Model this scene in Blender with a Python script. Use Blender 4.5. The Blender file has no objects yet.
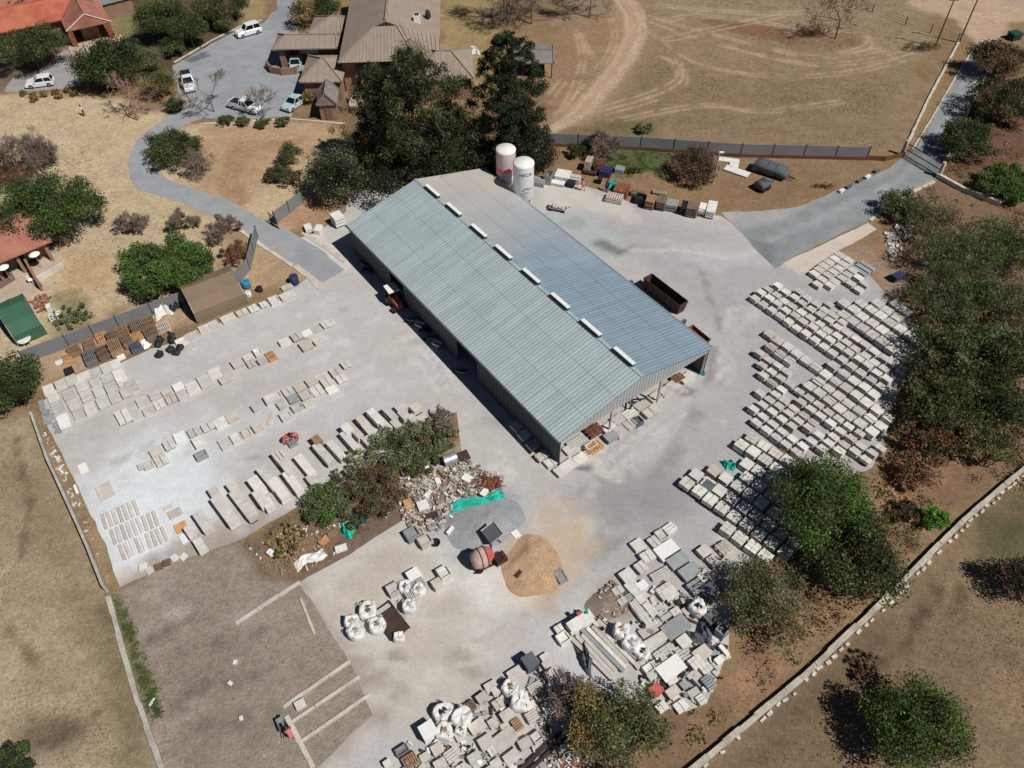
import bpy, bmesh, math, random
import numpy as np
from mathutils import Vector, Matrix
from mathutils.geometry import delaunay_2d_cdt
R = math.radians
rnd = random.Random(7)
sc = bpy.context.scene
COL = sc.collection

# ------------------------------------------------------------------ camera, sky, sun, exposure
CAM_H, FPX, PITCH, ROLL = 60.0, 779.0, R(48.54), R(-0.48)
cd = bpy.data.cameras.new('camera'); cam = bpy.data.objects.new('camera', cd); COL.objects.link(cam)
cd.sensor_width = 36.0; cd.lens = 36.0 * FPX / 1024.0; cd.clip_start = 0.5; cd.clip_end = 6000
fw = np.array([0, math.cos(PITCH), -math.sin(PITCH)]); rt = np.array([1., 0, 0]); upv = np.cross(rt, fw)
rt2 = math.cos(ROLL) * rt + math.sin(ROLL) * upv; up2 = -math.sin(ROLL) * rt + math.cos(ROLL) * upv
M4 = Matrix(((rt2[0], up2[0], -fw[0], 0), (rt2[1], up2[1], -fw[1], 0), (rt2[2], up2[2], -fw[2], CAM_H), (0, 0, 0, 1)))
cam.matrix_world = M4
sc.camera = cam

SUN_EL, SUN_AZ = R(52), R(-34)
world = bpy.data.worlds.new('World'); sc.world = world; world.use_nodes = True
wn = world.node_tree.nodes; wl = world.node_tree.links
bg = wn.get('Background') or wn.new('ShaderNodeBackground')
sky = wn.new('ShaderNodeTexSky'); sky.sky_type = 'NISHITA'; sky.sun_disc = False
sky.sun_elevation = SUN_EL; sky.sun_rotation = math.atan2(math.cos(SUN_AZ), math.sin(SUN_AZ))
sky.altitude = 1800; sky.dust_density = 0.05; sky.air_density = 0.55
wl.new(sky.outputs[0], bg.inputs[0]); bg.inputs[1].default_value = 0.05
sd = bpy.data.lights.new('sun', 'SUN'); sun = bpy.data.objects.new('sun', sd); COL.objects.link(sun)
sd.energy = 4.9; sd.angle = R(0.53); sd.color = (1.0, 0.955, 0.88)
sv = Vector((math.cos(SUN_EL) * math.cos(SUN_AZ), math.cos(SUN_EL) * math.sin(SUN_AZ), math.sin(SUN_EL)))
sun.rotation_euler = sv.to_track_quat('Z', 'Y').to_euler(); sun.location = (60, -40, 120)
sc.view_settings.view_transform = 'Standard'; sc.view_settings.look = 'None'
sc.view_settings.exposure = -0.25; sc.view_settings.gamma = 1.0; sc.view_settings.use_curve_mapping = False

# ------------------------------------------------------------------ survey: photo point -> place on the ground (or at height z)
def G(px, py, z=0.0):
    d = fw * FPX + rt2 * (px - 512) - up2 * (py - 384)
    t = (z - CAM_H) / d[2]
    return Vector((d[0] * t, d[1] * t, z))
def PJ(x, y, z=0.0):
    p = np.array([x, y, z - CAM_H]); d = p @ fw
    return np.array([512 + FPX * (p @ rt2) / d, 384 - FPX * (p @ up2) / d])
def wang(a, b, z=0.0):
    p = G(*a, z); q = G(*b, z); return math.atan2(q.y - p.y, q.x - p.x)
def ppm(px, py, ang):                       # photo pixels per metre along a ground direction
    p = G(px, py); a = PJ(p.x, p.y); b = PJ(p.x + math.cos(ang), p.y + math.sin(ang))
    return float(np.hypot(*(b - a)))
def mpp(px, py):                            # metres per pixel across the view
    p = G(px, py); return float(np.dot(np.array([p.x, p.y, -CAM_H]), fw)) / FPX

# ------------------------------------------------------------------ mesh builder
class MB:
    def __init__(s): s.v = []; s.f = []; s.m = []; s.sm = []
    def add(s, vs, fs, mi=0, smooth=False):
        o = len(s.v); s.v += [tuple(v) for v in vs]
        for f in fs: s.f.append([i + o for i in f]); s.m.append(mi); s.sm.append(smooth)
    def box(s, c, size, rot=0.0, mi=0, taper=1.0, tilt=0.0):
        hx, hy, hz = size[0] / 2, size[1] / 2, size[2] / 2
        cs, sn = math.cos(rot), math.sin(rot); vs = []
        for z, k in ((-hz, 1.0), (hz, taper)):
            for x, y in ((-hx, -hy), (hx, -hy), (hx, hy), (-hx, hy)):
                x2, y2 = x * k, y * k; zz = z + tilt * x2
                vs.append((c[0] + x2 * cs - y2 * sn, c[1] + x2 * sn + y2 * cs, c[2] + zz))
        s.add(vs, [(3, 2, 1, 0), (4, 5, 6, 7), (0, 1, 5, 4), (1, 2, 6, 5), (2, 3, 7, 6), (3, 0, 4, 7)], mi)
    def bar(s, p, q, w, h=None, mi=0, n=4):  # prism between two points
        s.tube(p, q, w / 2, (h or w) / 2, n=n, mi=mi, flat=True)
    def tube(s, p, q, r0, r1=None, n=8, mi=0, cap=True, flat=False):
        p = Vector(p); q = Vector(q); r1 = r0 if (r1 is None or flat) else r1
        d = (q - p); 
        if d.length < 1e-6: return
        d.normalize(); a = d.cross(Vector((0, 0, 1)))
        if a.length < 1e-3: a = Vector((1, 0, 0))
        a.normalize(); b = d.cross(a); vs = []
        for c, r in ((p, r0), (q, r1)):
            for i in range(n):
                t = 2 * math.pi * (i + .5) / n
                k = 1.4142 if (flat and n == 4) else 1.0
                vs.append(c + (a * math.cos(t) + b * math.sin(t)) * r * k)
        fs = [(i, (i + 1) % n, n + (i + 1) % n, n + i) for i in range(n)]
        s.add(vs, fs, mi, smooth=(n > 4))
        if cap: s.add(vs[:n], [tuple(range(n))[::-1]], mi); s.add(vs[n:], [tuple(range(n))], mi)
    def lathe(s, prof, n=20, mi=0, o=(0, 0, 0), smooth=True):
        vs = []
        for r, z in prof:
            for i in range(n):
                t = 2 * math.pi * i / n; vs.append((o[0] + r * math.cos(t), o[1] + r * math.sin(t), o[2] + z))
        fs = []
        for k in range(len(prof) - 1):
            for i in range(n):
                j = (i + 1) % n; fs.append((k * n + i, k * n + j, (k + 1) * n + j, (k + 1) * n + i))
        s.add(vs, fs, mi, smooth)
        s.add(vs[:n], [tuple(range(n))[::-1]], mi); s.add(vs[-n:], [tuple(range(n))], mi)
    def poly(s, pts, h, z0=0.0, mi=0):       # extruded flat outline
        n = len(pts); vs = [(p[0], p[1], z0) for p in pts] + [(p[0], p[1], z0 + h) for p in pts]
        s.add(vs, [tuple(range(n))[::-1], tuple(range(n, 2 * n))] + [(i, (i + 1) % n, n + (i + 1) % n, n + i) for i in range(n)], mi)
    def mesh(s, name, mats):
        me = bpy.data.meshes.new(name); me.from_pydata(s.v, [], s.f); me.validate(clean_customdata=False)
        for m in (mats if isinstance(mats, (list, tuple)) else [mats]): me.materials.append(m)
        if len(me.polygons) == len(s.f):
            me.polygons.foreach_set('material_index', s.m); me.polygons.foreach_set('use_smooth', s.sm)
        me.update(); return me
    def build(s, name, mats, parent=None, loc=None, rotz=0.0):
        return link(name, s.mesh(name, mats), parent, loc, rotz)
def link(name, me, parent=None, loc=None, rotz=0.0):
    o = bpy.data.objects.new(name, me); COL.objects.link(o)
    if parent: o.parent = parent
    if loc is not None: o.location = loc
    if rotz: o.rotation_euler.z = rotz
    return o
def tag(o, label, cat, group=None):
    o['label'] = label; o['category'] = cat; o['kind'] = 'thing'
    if group: o['group'] = group
    return o
def struct(o): o['kind'] = 'structure'; return o
def stuff(o, label=None, cat=None):
    o['kind'] = 'stuff'
    if label: o['label'] = label; o['category'] = cat
    return o
def thing(name, label, cat, loc=(0, 0, 0), rotz=0.0, group=None):
    o = bpy.data.objects.new(name, None); COL.objects.link(o); o.empty_display_size = .3
    o.location = loc; o.rotation_euler.z = rotz
    return tag(o, label, cat, group)
def copy_tree(o, loc=None, rotz=None, label=None, parent=None):
    c = o.copy(); COL.objects.link(c)
    if parent: c.parent = parent
    if loc is not None: c.location = loc
    if rotz is not None: c.rotation_euler.z = rotz
    if label: c['label'] = label
    for ch in list(o.children): copy_tree(ch, parent=c)
    return c

# ------------------------------------------------------------------ materials
def srgb(r, g, b):
    return tuple(((c / 255) / 12.92 if c / 255 < .04045 else ((c / 255 + .055) / 1.055) ** 2.4) for c in (r, g, b))
def mat(name, col, rough=.85, var=.25, scale=1.2, col2=None, bump=0.0, mid=0.0, streak=0.0, metal=0.0, rand=0.0, island=0.0, attr=None, detail=.0, spec=.3, wave=None, trans=0.0, bscale=None):
    m = bpy.data.materials.new(name); m.use_nodes = True; nt = m.node_tree; N = nt.nodes; L = nt.links
    b = N['Principled BSDF']; b.inputs['Roughness'].default_value = rough; b.inputs['Metallic'].default_value = metal
    b.inputs['Specular IOR Level'].default_value = spec
    geo = N.new('ShaderNodeNewGeometry')
    if attr:
        a = N.new('ShaderNodeAttribute'); a.attribute_name = attr; cur = a.outputs['Color']
    else:
        c = N.new('ShaderNodeRGB'); c.outputs[0].default_value = (*col, 1); cur = c.outputs[0]
    def noise(sca, det=4, ro=.6):
        n = N.new('ShaderNodeTexNoise'); n.inputs['Scale'].default_value = sca; n.inputs['Detail'].default_value = det
        n.inputs['Roughness'].default_value = ro; L.new(geo.outputs['Position'], n.inputs['Vector']); return n.outputs['Fac']
    def mulc(cur, fac, lo, hi, a=.3, z=.7):
        mr = N.new('ShaderNodeMapRange'); mr.inputs[1].default_value = a; mr.inputs[2].default_value = z
        mr.inputs[3].default_value = lo; mr.inputs[4].default_value = hi; L.new(fac, mr.inputs[0])
        mx = N.new('ShaderNodeMix'); mx.data_type = 'RGBA'; mx.blend_type = 'MULTIPLY'; mx.inputs[0].default_value = 1
        L.new(cur, mx.inputs[6]); L.new(mr.outputs[0], mx.inputs[7]); return mx.outputs[2]
    if col2 is not None:
        mr = N.new('ShaderNodeMapRange'); mr.inputs[1].default_value = .42; mr.inputs[2].default_value = .62; L.new(noise(scale * .6), mr.inputs[0])
        mx = N.new('ShaderNodeMix'); mx.data_type = 'RGBA'; L.new(mr.outputs[0], mx.inputs[0]); L.new(cur, mx.inputs[6]); mx.inputs[7].default_value = (*col2, 1); cur = mx.outputs[2]
    if var: cur = mulc(cur, noise(scale), 1 - var, 1 + var)
    if mid: cur = mulc(cur, noise(scale * 3.4, 5, .75), 1 - mid, 1 + mid, .36, .64)
    if streak:
        tc = N.new('ShaderNodeTexCoord'); mp = N.new('ShaderNodeMapping'); mp.inputs['Scale'].default_value = (2.6, .12, .12); L.new(tc.outputs['Object'], mp.inputs[0])
        n = N.new('ShaderNodeTexNoise'); n.inputs['Scale'].default_value = 1.0; n.inputs['Detail'].default_value = 3; L.new(mp.outputs[0], n.inputs['Vector']); cur = mulc(cur, n.outputs['Fac'], 1 - streak, 1 + streak)
    if detail: cur = mulc(cur, noise(scale * 9, 3, .7), 1 - detail, 1 + detail)
    if rand:
        oi = N.new('ShaderNodeObjectInfo'); cur = mulc(cur, oi.outputs['Random'], 1 - rand, 1 + rand, 0, 1)
    if island: cur = mulc(cur, geo.outputs['Random Per Island'], 1 - island, 1 + island, 0, 1)
    if wave:
        w = N.new('ShaderNodeTexWave'); w.inputs['Scale'].default_value = wave[0]; tc = N.new('ShaderNodeTexCoord')
        L.new(tc.outputs['Object'], w.inputs['Vector']); w.bands_direction = wave[1]; cur = mulc(cur, w.outputs['Fac'], 1 - wave[2], 1 + wave[2], 0, 1)
    L.new(cur, b.inputs['Base Color'])
    if bump:
        bp = N.new('ShaderNodeBump'); bp.inputs['Strength'].default_value = bump; bp.inputs['Distance'].default_value = .15
        L.new(noise(bscale or scale * 6, 5, .7), bp.inputs['Height']); L.new(bp.outputs[0], b.inputs['Normal'])
    if trans:
        b.inputs['Subsurface Weight'].default_value = 0
        t = N.new('ShaderNodeBsdfTranslucent'); L.new(cur, t.inputs[0]); ms = N.new('ShaderNodeMixShader'); ms.inputs[0].default_value = trans
        L.new(b.outputs[0], ms.inputs[1]); L.new(t.outputs[0], ms.inputs[2]); L.new(ms.outputs[0], N['Material Output'].inputs[0])
    return m
MT = {}
def mk(key, *a, **k): MT[key] = mat(key, *a, **k); return MT[key]
mk('ground', (0, 0, 0), .95, .12, .55, attr='paint', mid=.17, detail=.2, bump=.6, bscale=5, spec=.1)
mk('yard', (0, 0, 0), .9, .06, .5, attr='paint', mid=.05, detail=.10, bump=.12, bscale=9, spec=.15)
mk('asphalt', (0, 0, 0), .9, .12, .5, attr='paint', detail=.12, bump=.15, spec=.15)
mk('conc', srgb(205, 202, 197), .9, .14, 1.5, rand=.2, detail=.16, bump=.1, spec=.15)
mk('conc2', srgb(197, 192, 187), .9, .12, 1.5, col2=srgb(194, 184, 177), rand=.12, detail=.12, bump=.1, spec=.15)
mk('conc_pink', srgb(199, 189, 181), .9, .15, 1.5, rand=.1, detail=.1, spec=.15)
mk('conc_grey', srgb(150, 154, 156), .9, .12, 1.5, rand=.12, detail=.1, spec=.15)
mk('conc_dark', srgb(92, 98, 106), .85, .12, 1.5, rand=.1, spec=.2)
mk('kerb', srgb(196, 190, 180), .9, .2, .9, detail=.2, spec=.1)
mk('shade_spacer', srgb(74, 64, 56), .9, .2, 2.0)  # dark spacers added between slab layers so stack sides read as shaded
mk('white', srgb(232, 232, 230), .6, .06, 2.0, spec=.3)
mk('bag', srgb(228, 228, 226), .7, .12, 3.0, detail=.1, bump=.5, spec=.2)
mk('wood', srgb(150, 122, 96), .85, .25, 2.0, rand=.2, detail=.15)
mk('wood_orange', srgb(196, 150, 104), .85, .25, 2.0, rand=.1, detail=.15)
mk('wood_dark', srgb(122, 102, 88), .85, .25, 2.0, rand=.2, detail=.15)
mk('rust', srgb(140, 88, 68), .8, .3, 2.0, col2=srgb(104, 66, 52), detail=.15)
mk('rust_dark', srgb(72, 54, 47), .8, .3, 1.5, detail=.15)
mk('red', srgb(186, 96, 82), .6, .2, 2.0, spec=.4)
mk('pink', srgb(196, 160, 148), .8, .2, 1.5, col2=srgb(186, 172, 166))
mk('teal', srgb(42, 178, 160), .6, .2, 2.0, bump=.5, spec=.3)
mk('teal_dark', srgb(38, 70, 68), .7, .2, 2.0)
mk('blue', srgb(60, 130, 165), .5, .15, 2.0, spec=.4)
mk('navy', srgb(48, 56, 92), .6, .2, 2.0)
mk('black', srgb(42, 42, 46), .6, .2, 2.0, spec=.3)
mk('tyre', srgb(34, 34, 36), .9, .2, 3.0)
mk('glass', srgb(24, 30, 36), .12, .05, 2.0, spec=.6)
mk('steel', srgb(150, 152, 154), .45, .15, 2.0, metal=.5)
mk('galv', srgb(196, 200, 200), .4, .1, 2.0, metal=.6)
mk('carpaint', srgb(226, 228, 230), .3, .02, 2.0, spec=.5)
mk('bonnet_blue', srgb(176, 196, 204), .3, .04, 2.0, spec=.5)
mk('fence_grey', srgb(122, 124, 128), .8, .1, .8, detail=.08, wave=(1.2, 'Z', .06))
mk('plinth', srgb(108, 74, 56), .95, .2, .8)
mk('sand', srgb(196, 164, 132), .95, .16, 1.2, mid=.1, detail=.2, bump=1.0)
mk('gravel', srgb(158, 161, 165), .95, .1, .8, detail=.25, bump=.8, bscale=8)
mk('soil', srgb(140, 126, 116), .95, .2, .8, detail=.2, bump=.6)
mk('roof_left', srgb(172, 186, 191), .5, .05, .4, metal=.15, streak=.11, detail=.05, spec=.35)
mk('roof_edge', srgb(84, 90, 96), .6, .1, 1.0, metal=.2)
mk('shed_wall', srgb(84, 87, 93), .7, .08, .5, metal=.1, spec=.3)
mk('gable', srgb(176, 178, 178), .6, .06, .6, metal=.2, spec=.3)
mk('dark_in', srgb(46, 46, 48), .9, .2, .8)
mk('tile_brown', srgb(152, 137, 127), .85, .10, .5, detail=.10, spec=.15)
mk('tile_red', srgb(180, 110, 88), .85, .15, .6, col2=srgb(168, 92, 74), detail=.15, spec=.15)
mk('tile_pink', srgb(172, 118, 102), .85, .15, .6, col2=srgb(150, 100, 88), detail=.15, spec=.15)
mk('brick_wall', srgb(142, 114, 98), .9, .15, 1.0, detail=.2)
mk('thatch_grey', srgb(134, 126, 122), .9, .2, 1.0, detail=.15)
mk('tent_green', srgb(62, 98, 78), .7, .08, .6, detail=.05, spec=.25)
mk('tent_khaki', srgb(130, 112, 94), .8, .1, .6, detail=.05, spec=.15)
mk('paving', srgb(182, 164, 148), .9, .12, .8, detail=.15)
mk('skin', srgb(92, 62, 48), .6, .05, 3.0)
mk('cloth_red', srgb(206, 92, 72), .8, .1, 4.0)
mk('cloth_pink', srgb(196, 110, 116), .8, .1, 4.0)
mk('cloth_navy', srgb(46, 52, 84), .8, .1, 4.0)
mk('cloth_pale', srgb(216, 208, 190), .8, .1, 4.0)
mk('cloth_dark', srgb(56, 50, 48), .8, .1, 4.0)
mk('hair', srgb(26, 22, 20), .7, .1, 4.0)
mk('bark', srgb(98, 82, 70), .95, .2, 3.0)
mk('bark_grey', srgb(128, 114, 104), .95, .2, 3.0)
mk('bark_pink', srgb(150, 122, 108), .95, .2, 3.0)
mk('twig_dark', srgb(92, 76, 70), .95, .2, 3.0)
def leafm(key, c, isl=.45): return mk(key, srgb(*[min(255, v * 1.32 + 6) for v in c]), .75, .28, .35, island=isl, spec=.15, trans=.45)
leafm('leaf_dark', (50, 60, 40)); leafm('leaf_deep', (42, 46, 34)); leafm('leaf_mid', (72, 84, 50))
leafm('leaf_vivid', (76, 100, 50)); leafm('leaf_olive', (80, 86, 56)); leafm('leaf_grey', (98, 104, 78))
leafm('leaf_brown', (104, 88, 68)); leafm('leaf_red', (106, 74, 56)); leafm('leaf_fresh', (92, 132, 52))
leafm('leaf_straw', (146, 122, 80)); leafm('leaf_silver', (128, 130, 106)); leafm('leaf_purple', (88, 70, 62))
# ------------------------------------------------------------------ ground paint (colour of the soil itself)
_rs = np.random.RandomState(3)
_T = _rs.rand(256, 256)
def vnoise(x, y):
    xi = np.floor(x).astype(int); yi = np.floor(y).astype(int); fx = x - xi; fy = y - yi
    fx = fx * fx * (3 - 2 * fx); fy = fy * fy * (3 - 2 * fy)
    a = _T[xi % 256, yi % 256]; b = _T[(xi + 1) % 256, yi % 256]; c = _T[xi % 256, (yi + 1) % 256]; d = _T[(xi + 1) % 256, (yi + 1) % 256]
    return (a * (1 - fx) + b * fx) * (1 - fy) + (c * (1 - fx) + d * fx) * fy
def fbm(x, y, s, o=4):
    t = 0; am = .5; x = x / s; y = y / s; n = 0
    for k in range(o): t = t + am * vnoise(x + 17 * k, y + 31 * k); n += am; am *= .55; x = x * 2.03; y = y * 2.03
    return t / n
def pdist(P, poly, closed=True):             # signed distance (inside positive)
    x, y = P[:, 0], P[:, 1]; n = len(poly); d = np.full(len(P), 1e9); ins = np.zeros(len(P), bool)
    for i in range(n if closed else n - 1):
        ax, ay = poly[i]; bx, by = poly[(i + 1) % n]
        ex, ey = bx - ax, by - ay; L2 = ex * ex + ey * ey + 1e-9
        t = np.clip(((x - ax) * ex + (y - ay) * ey) / L2, 0, 1)
        d = np.minimum(d, np.hypot(x - ax - t * ex, y - ay - t * ey))
        if closed and abs(by - ay) > 1e-9:
            c = ((ay > y) != (by > y)) & (x < ex * (y - ay) / (by - ay + 1e-12) + ax); ins ^= c
    return np.where(ins, d, -d) if closed else d
def spline(pts, n=6):
    q = [pts[0]] + list(pts) + [pts[-1]]; out = []
    for i in range(1, len(q) - 2):
        a, b, c, d = (np.array(v, float) for v in q[i - 1:i + 3])
        for k in range(n):
            t = k / n; out.append(tuple(.5 * (2 * b + (c - a) * t + (2 * a - 5 * b + 4 * c - d) * t * t + (3 * b - a - 3 * c + d) * t ** 3)))
    return out + [tuple(pts[-1])]
def W(pts): return [tuple(G(*p)[:2]) for p in pts]
def sm(t): t = np.clip(t, 0, 1); return t * t * (3 - 2 * t)
class Paint:
    def __init__(s, P, base): s.P = P; s.C = np.tile(np.array(base), (len(P), 1)); s.n1 = fbm(P[:, 0], P[:, 1], 3.0); s.n2 = fbm(P[:, 0] + 90, P[:, 1] + 40, 9.0); s.n3 = fbm(P[:, 0] + 30, P[:, 1] + 70, 1.2)
    def mixin(s, w, col): s.C = s.C * (1 - w[:, None]) + np.array(col) * w[:, None]
    def poly(s, pts, col, feather=1.5, rag=1.5, a=1.0, patch=0.0):
        d = pdist(s.P, W(pts)) + (s.n1 - .5) * rag * 2
        w = sm(d / feather + .5) * a
        if patch: w = w * sm((s.n2 * .5 + s.n1 * .5 - .5) / .16 + (1 - patch))
        s.mixin(w, col)
    def line(s, pts, col, width, feather=.4, rag=.3, a=1.0, broken=0.0):
        d = pdist(s.P, W(pts), False) + (s.n3 - .5) * rag * 2
        w = sm((width / 2 - d) / feather + .5) * a
        if broken: w = w * sm((s.n1 - .5) / .2 + (1 - broken))
        s.mixin(w, col)
    def blob(s, c, rx, col, ry=None, a=1.0, rag=.5, soft=.5):
        p = G(*c); ry = ry or rx
        d = np.hypot((s.P[:, 0] - p.x) / rx, (s.P[:, 1] - p.y) / ry) + (s.n1 - .5) * rag * 2 + (s.n3 - .5) * rag
        s.mixin(sm((1 - d) / soft + .5) * a, col)
    def vary(s, amt, n): s.C = s.C * (1 + (n[:, None] - .5) * 2 * amt)
def set_paint(me, C):
    at = me.color_attributes.new('paint', 'FLOAT_COLOR', 'POINT')
    at.data.foreach_set('color', np.c_[np.clip(C, 0, 1), np.ones(len(C))].astype(np.float32).ravel())

# one sheet out to the horizon: fine where the camera looks, coarse beyond
def axis(a, b, st, far):
    c = list(np.arange(a, b + st / 2, st)); k = st * 3; lo = [a]; hi = [b]
    while lo[-1] > -far: lo.append(lo[-1] - k); hi.append(hi[-1] + k); k *= 1.7
    return np.array(lo[:0:-1] + c + hi[1:])
gx = axis(-98, 98, .38, 2500); gy = axis(12, 150, .38, 2500)
GX, GY = np.meshgrid(gx, gy); P = np.c_[GX.ravel(), GY.ravel()]
pt = Paint(P, srgb(138, 116, 88))
def S(r, g, b, k=.82):
    m = (r + g + b) / 3; return srgb(m + (r - m) * k, m + (g - m) * k, m + (b - m) * k)
pt.vary(.12, pt.n2)
# top-right paddock
pt.poly([(545, 130), (560, -30), (940, -30), (905, 150), (700, 140)], S(148, 124, 97), 4, 3)
pt.poly([(660, -20), (930, 10), (900, 60), (800, 55), (720, 30), (650, 10)], S(152, 132, 102), 8, 5, .8)
pt.poly([(690, 18), (760, 22), (800, 35), (790, 45), (720, 30)], S(132, 92, 70), 2, 2, .8)
pt.poly([(770, 38), (790, 30), (850, 25), (870, 45), (800, 52)], S(136, 98, 74), 3, 2, .55)
pt.poly([(610, 60), (900, 80), (890, 145), (600, 130)], S(138, 115, 88), 6, 4, .7)
pt.poly([(545, 125), (590, 60), (640, 20), (600, 10), (560, 30), (535, 90)], S(156, 122, 88), 4, 3, .7)
# wheel tracks of the farm road
for off, a in ((-6, .9), (0, .55), (6, .9), (11, .6)):
    pt.line([(548 + off * .5, 132), (580 + off, 112), (600 + off, 88), (622 + off, 60), (634 + off, 34), (632 + off, 14), (618 + off, -6), (600 + off, -30)], S(206, 178, 146), .9, .5, .35, a)
pt.line([(552, 128), (590, 108), (612, 76), (632, 40), (628, 8), (612, -20)], S(176, 146, 116), 5.0, 2.5, .8, .5)
TRK = [[(548, 132), (580, 112), (600, 88), (622, 60), (634, 34), (632, 14), (618, -6), (600, -30)], [(556, 132), (590, 112), (612, 88), (634, 60), (646, 34), (644, 14), (630, -6)]]
for tr in ([(553, 118), (570, 92), (580, 60), (575, 34)], [(600, 92), (596, 70), (576, 30)], [(545, 100), (560, 80)], [(596, 108), (650, 92), (676, 78), (672, 62), (660, 56)], [(600, 112), (655, 96), (682, 80), (676, 60)], [(640, 26), (660, 38), (700, 30), (780, 14)], [(650, 22), (720, 44), (800, 62), (860, 60), (910, 50)], [(650, 16), (730, 38), (810, 55), (880, 48)], [(660, 4), (760, 12), (860, 8)], [(862, 30), (866, 44), (840, 52)], [(560, 112), (588, 80), (612, 40), (606, 10)], [(650, 30), (690, 60), (760, 74), (840, 72), (900, 58)], [(660, 20), (700, 14), (780, 24), (850, 30)], [(620, 118), (700, 104), (760, 110), (840, 100)]):
    tr = spline(tr, 5); TRK.append(tr)
    pt.line(tr, S(182, 154, 123), .5, .4, .2, .8, .05)
    tr2 = [(x + 5, y + 3) for x, y in tr]; TRK.append(tr2); pt.line(tr2, S(182, 154, 123), .5, .4, .2, .8, .05)
pt.poly([(600, 120), (660, 120), (655, 136), (560, 134)], S(92, 92, 58), 2, 2, .55)
pt.poly([(590, 143), (690, 150), (660, 170), (620, 176), (585, 165)], S(84, 96, 54), 2, 2, .95)
pt.poly([(545, 145), (600, 150), (610, 172), (680, 185), (880, 185), (840, 200), (720, 208), (600, 180), (545, 165)], S(146, 114, 82), 2, 2, .8)
pt.poly([(690, 160), (900, 160), (840, 196), (730, 205)], S(140, 112, 82), 3, 3, .6)
# top-left lawn
LW = S(193, 170, 134)
pt.poly([(-60, 95), (20, 92), (100, 96), (130, 105), (185, 125), (260, 118), (345, 125), (380, 160), (330, 210), (270, 240), (240, 290), (150, 300), (60, 330), (20, 360), (-60, 380)], LW, 3, 2)
pt.poly([(-60, 110), (60, 130), (110, 190), (100, 260), (120, 280), (90, 320), (40, 330), (-60, 250)], S(197, 175, 141), 6, 4, .8)
pt.poly([(205, 125), (345, 122), (360, 140), (300, 165), (250, 200), (215, 205), (190, 180)], S(180, 146, 108), 3, 2, .9)
for tr in ([(245, 200), (232, 175), (250, 150), (300, 140)], [(235, 205), (222, 178), (240, 145)]):
    pt.line(tr, S(168, 128, 98), 1.6, 1.2, .6, .7)
pt.poly([(230, 205), (270, 240), (255, 290), (215, 290), (222, 240)], S(150, 112, 84), 2, 2, .7)
pt.poly([(60, 240), (110, 250), (115, 290), (60, 300)], S(188, 154, 106), 3, 3, .7)
pt.poly([(55, 296), (80, 292), (92, 315), (75, 335), (52, 330)], S(128, 122, 84), 2, 2, .8)
pt.poly([(30, 350), (110, 315), (180, 292), (200, 320), (110, 360), (45, 385)], S(178, 148, 118), 1.5, 1.2, .9)
pt.poly([(238, 288), (262, 235), (320, 262), (312, 276), (300, 285)], S(182, 152, 116), 1.5, 1, .9)
pt.poly([(277, 222), (300, 192), (345, 205), (352, 232), (318, 240)], S(172, 134, 100), 1.2, 1, .95)
# gardens round the houses
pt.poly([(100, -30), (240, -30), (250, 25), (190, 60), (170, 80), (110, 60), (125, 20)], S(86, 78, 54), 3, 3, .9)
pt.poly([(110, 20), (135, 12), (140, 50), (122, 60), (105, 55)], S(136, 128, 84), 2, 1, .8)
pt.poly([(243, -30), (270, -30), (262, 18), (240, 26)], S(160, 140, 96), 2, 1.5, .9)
pt.poly([(430, -30), (500, -30), (490, 60), (470, 95), (440, 90), (445, 30)], S(158, 136, 92), 2, 2, .9)
pt.poly([(-30, 40), (40, 55), (70, 85), (-30, 90)], S(120, 100, 84), 2, 2, .8)
pt.poly([(300, 100), (380, 95), (480, 150), (470, 175), (400, 190), (345, 185), (340, 130)], S(120, 96, 72), 3, 2, .85)
pt.poly([(470, 100), (548, 95), (548, 170), (480, 172)], S(132, 104, 76), 3, 2, .8)
# bottom-left paddock
pt.poly([(-80, 420), (30, 415), (70, 480), (112, 590), (165, 800), (-120, 800)], S(164, 143, 115), 3, 2)
pt.poly([(-60, 560), (60, 540), (110, 640), (120, 760), (-80, 780)], S(174, 156, 128), 8, 5, .7)
pt.poly([(10, 470), (50, 480), (105, 620), (130, 720), (105, 720), (60, 600)], S(134, 114, 88), 4, 3, .6)
pt.poly([(30, 715), (85, 715), (100, 735), (40, 748), (20, 735)], S(98, 82, 66), 2, 2, .75)
pt.poly([(95, 600), (118, 600), (150, 760), (120, 760)], S(116, 106, 74), 3, 2, .7)
for tr in ([(15, 440), (30, 500), (20, 560)], [(62, 440), (85, 540), (110, 640)], [(0, 620), (60, 690), (100, 690)], [(30, 745), (60, 740), (95, 715)], [(28, 700), (29, 760)]):
    pt.line(tr, S(84, 68, 50), .5, .5, .5, .6, .5)
pt.poly([(36, 412), (60, 470), (95, 545), (120, 590), (108, 590), (72, 500), (40, 430)], S(150, 122, 90), 1.0, .8, .8)
pt.poly([(108, 590), (122, 598), (160, 700), (165, 730), (150, 715), (132, 660)], S(82, 98, 58), .8, .8, .95)
pt.poly([(130, 640), (160, 640), (165, 700), (150, 670)], S(136, 106, 80), 1, .8, .7)
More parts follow.
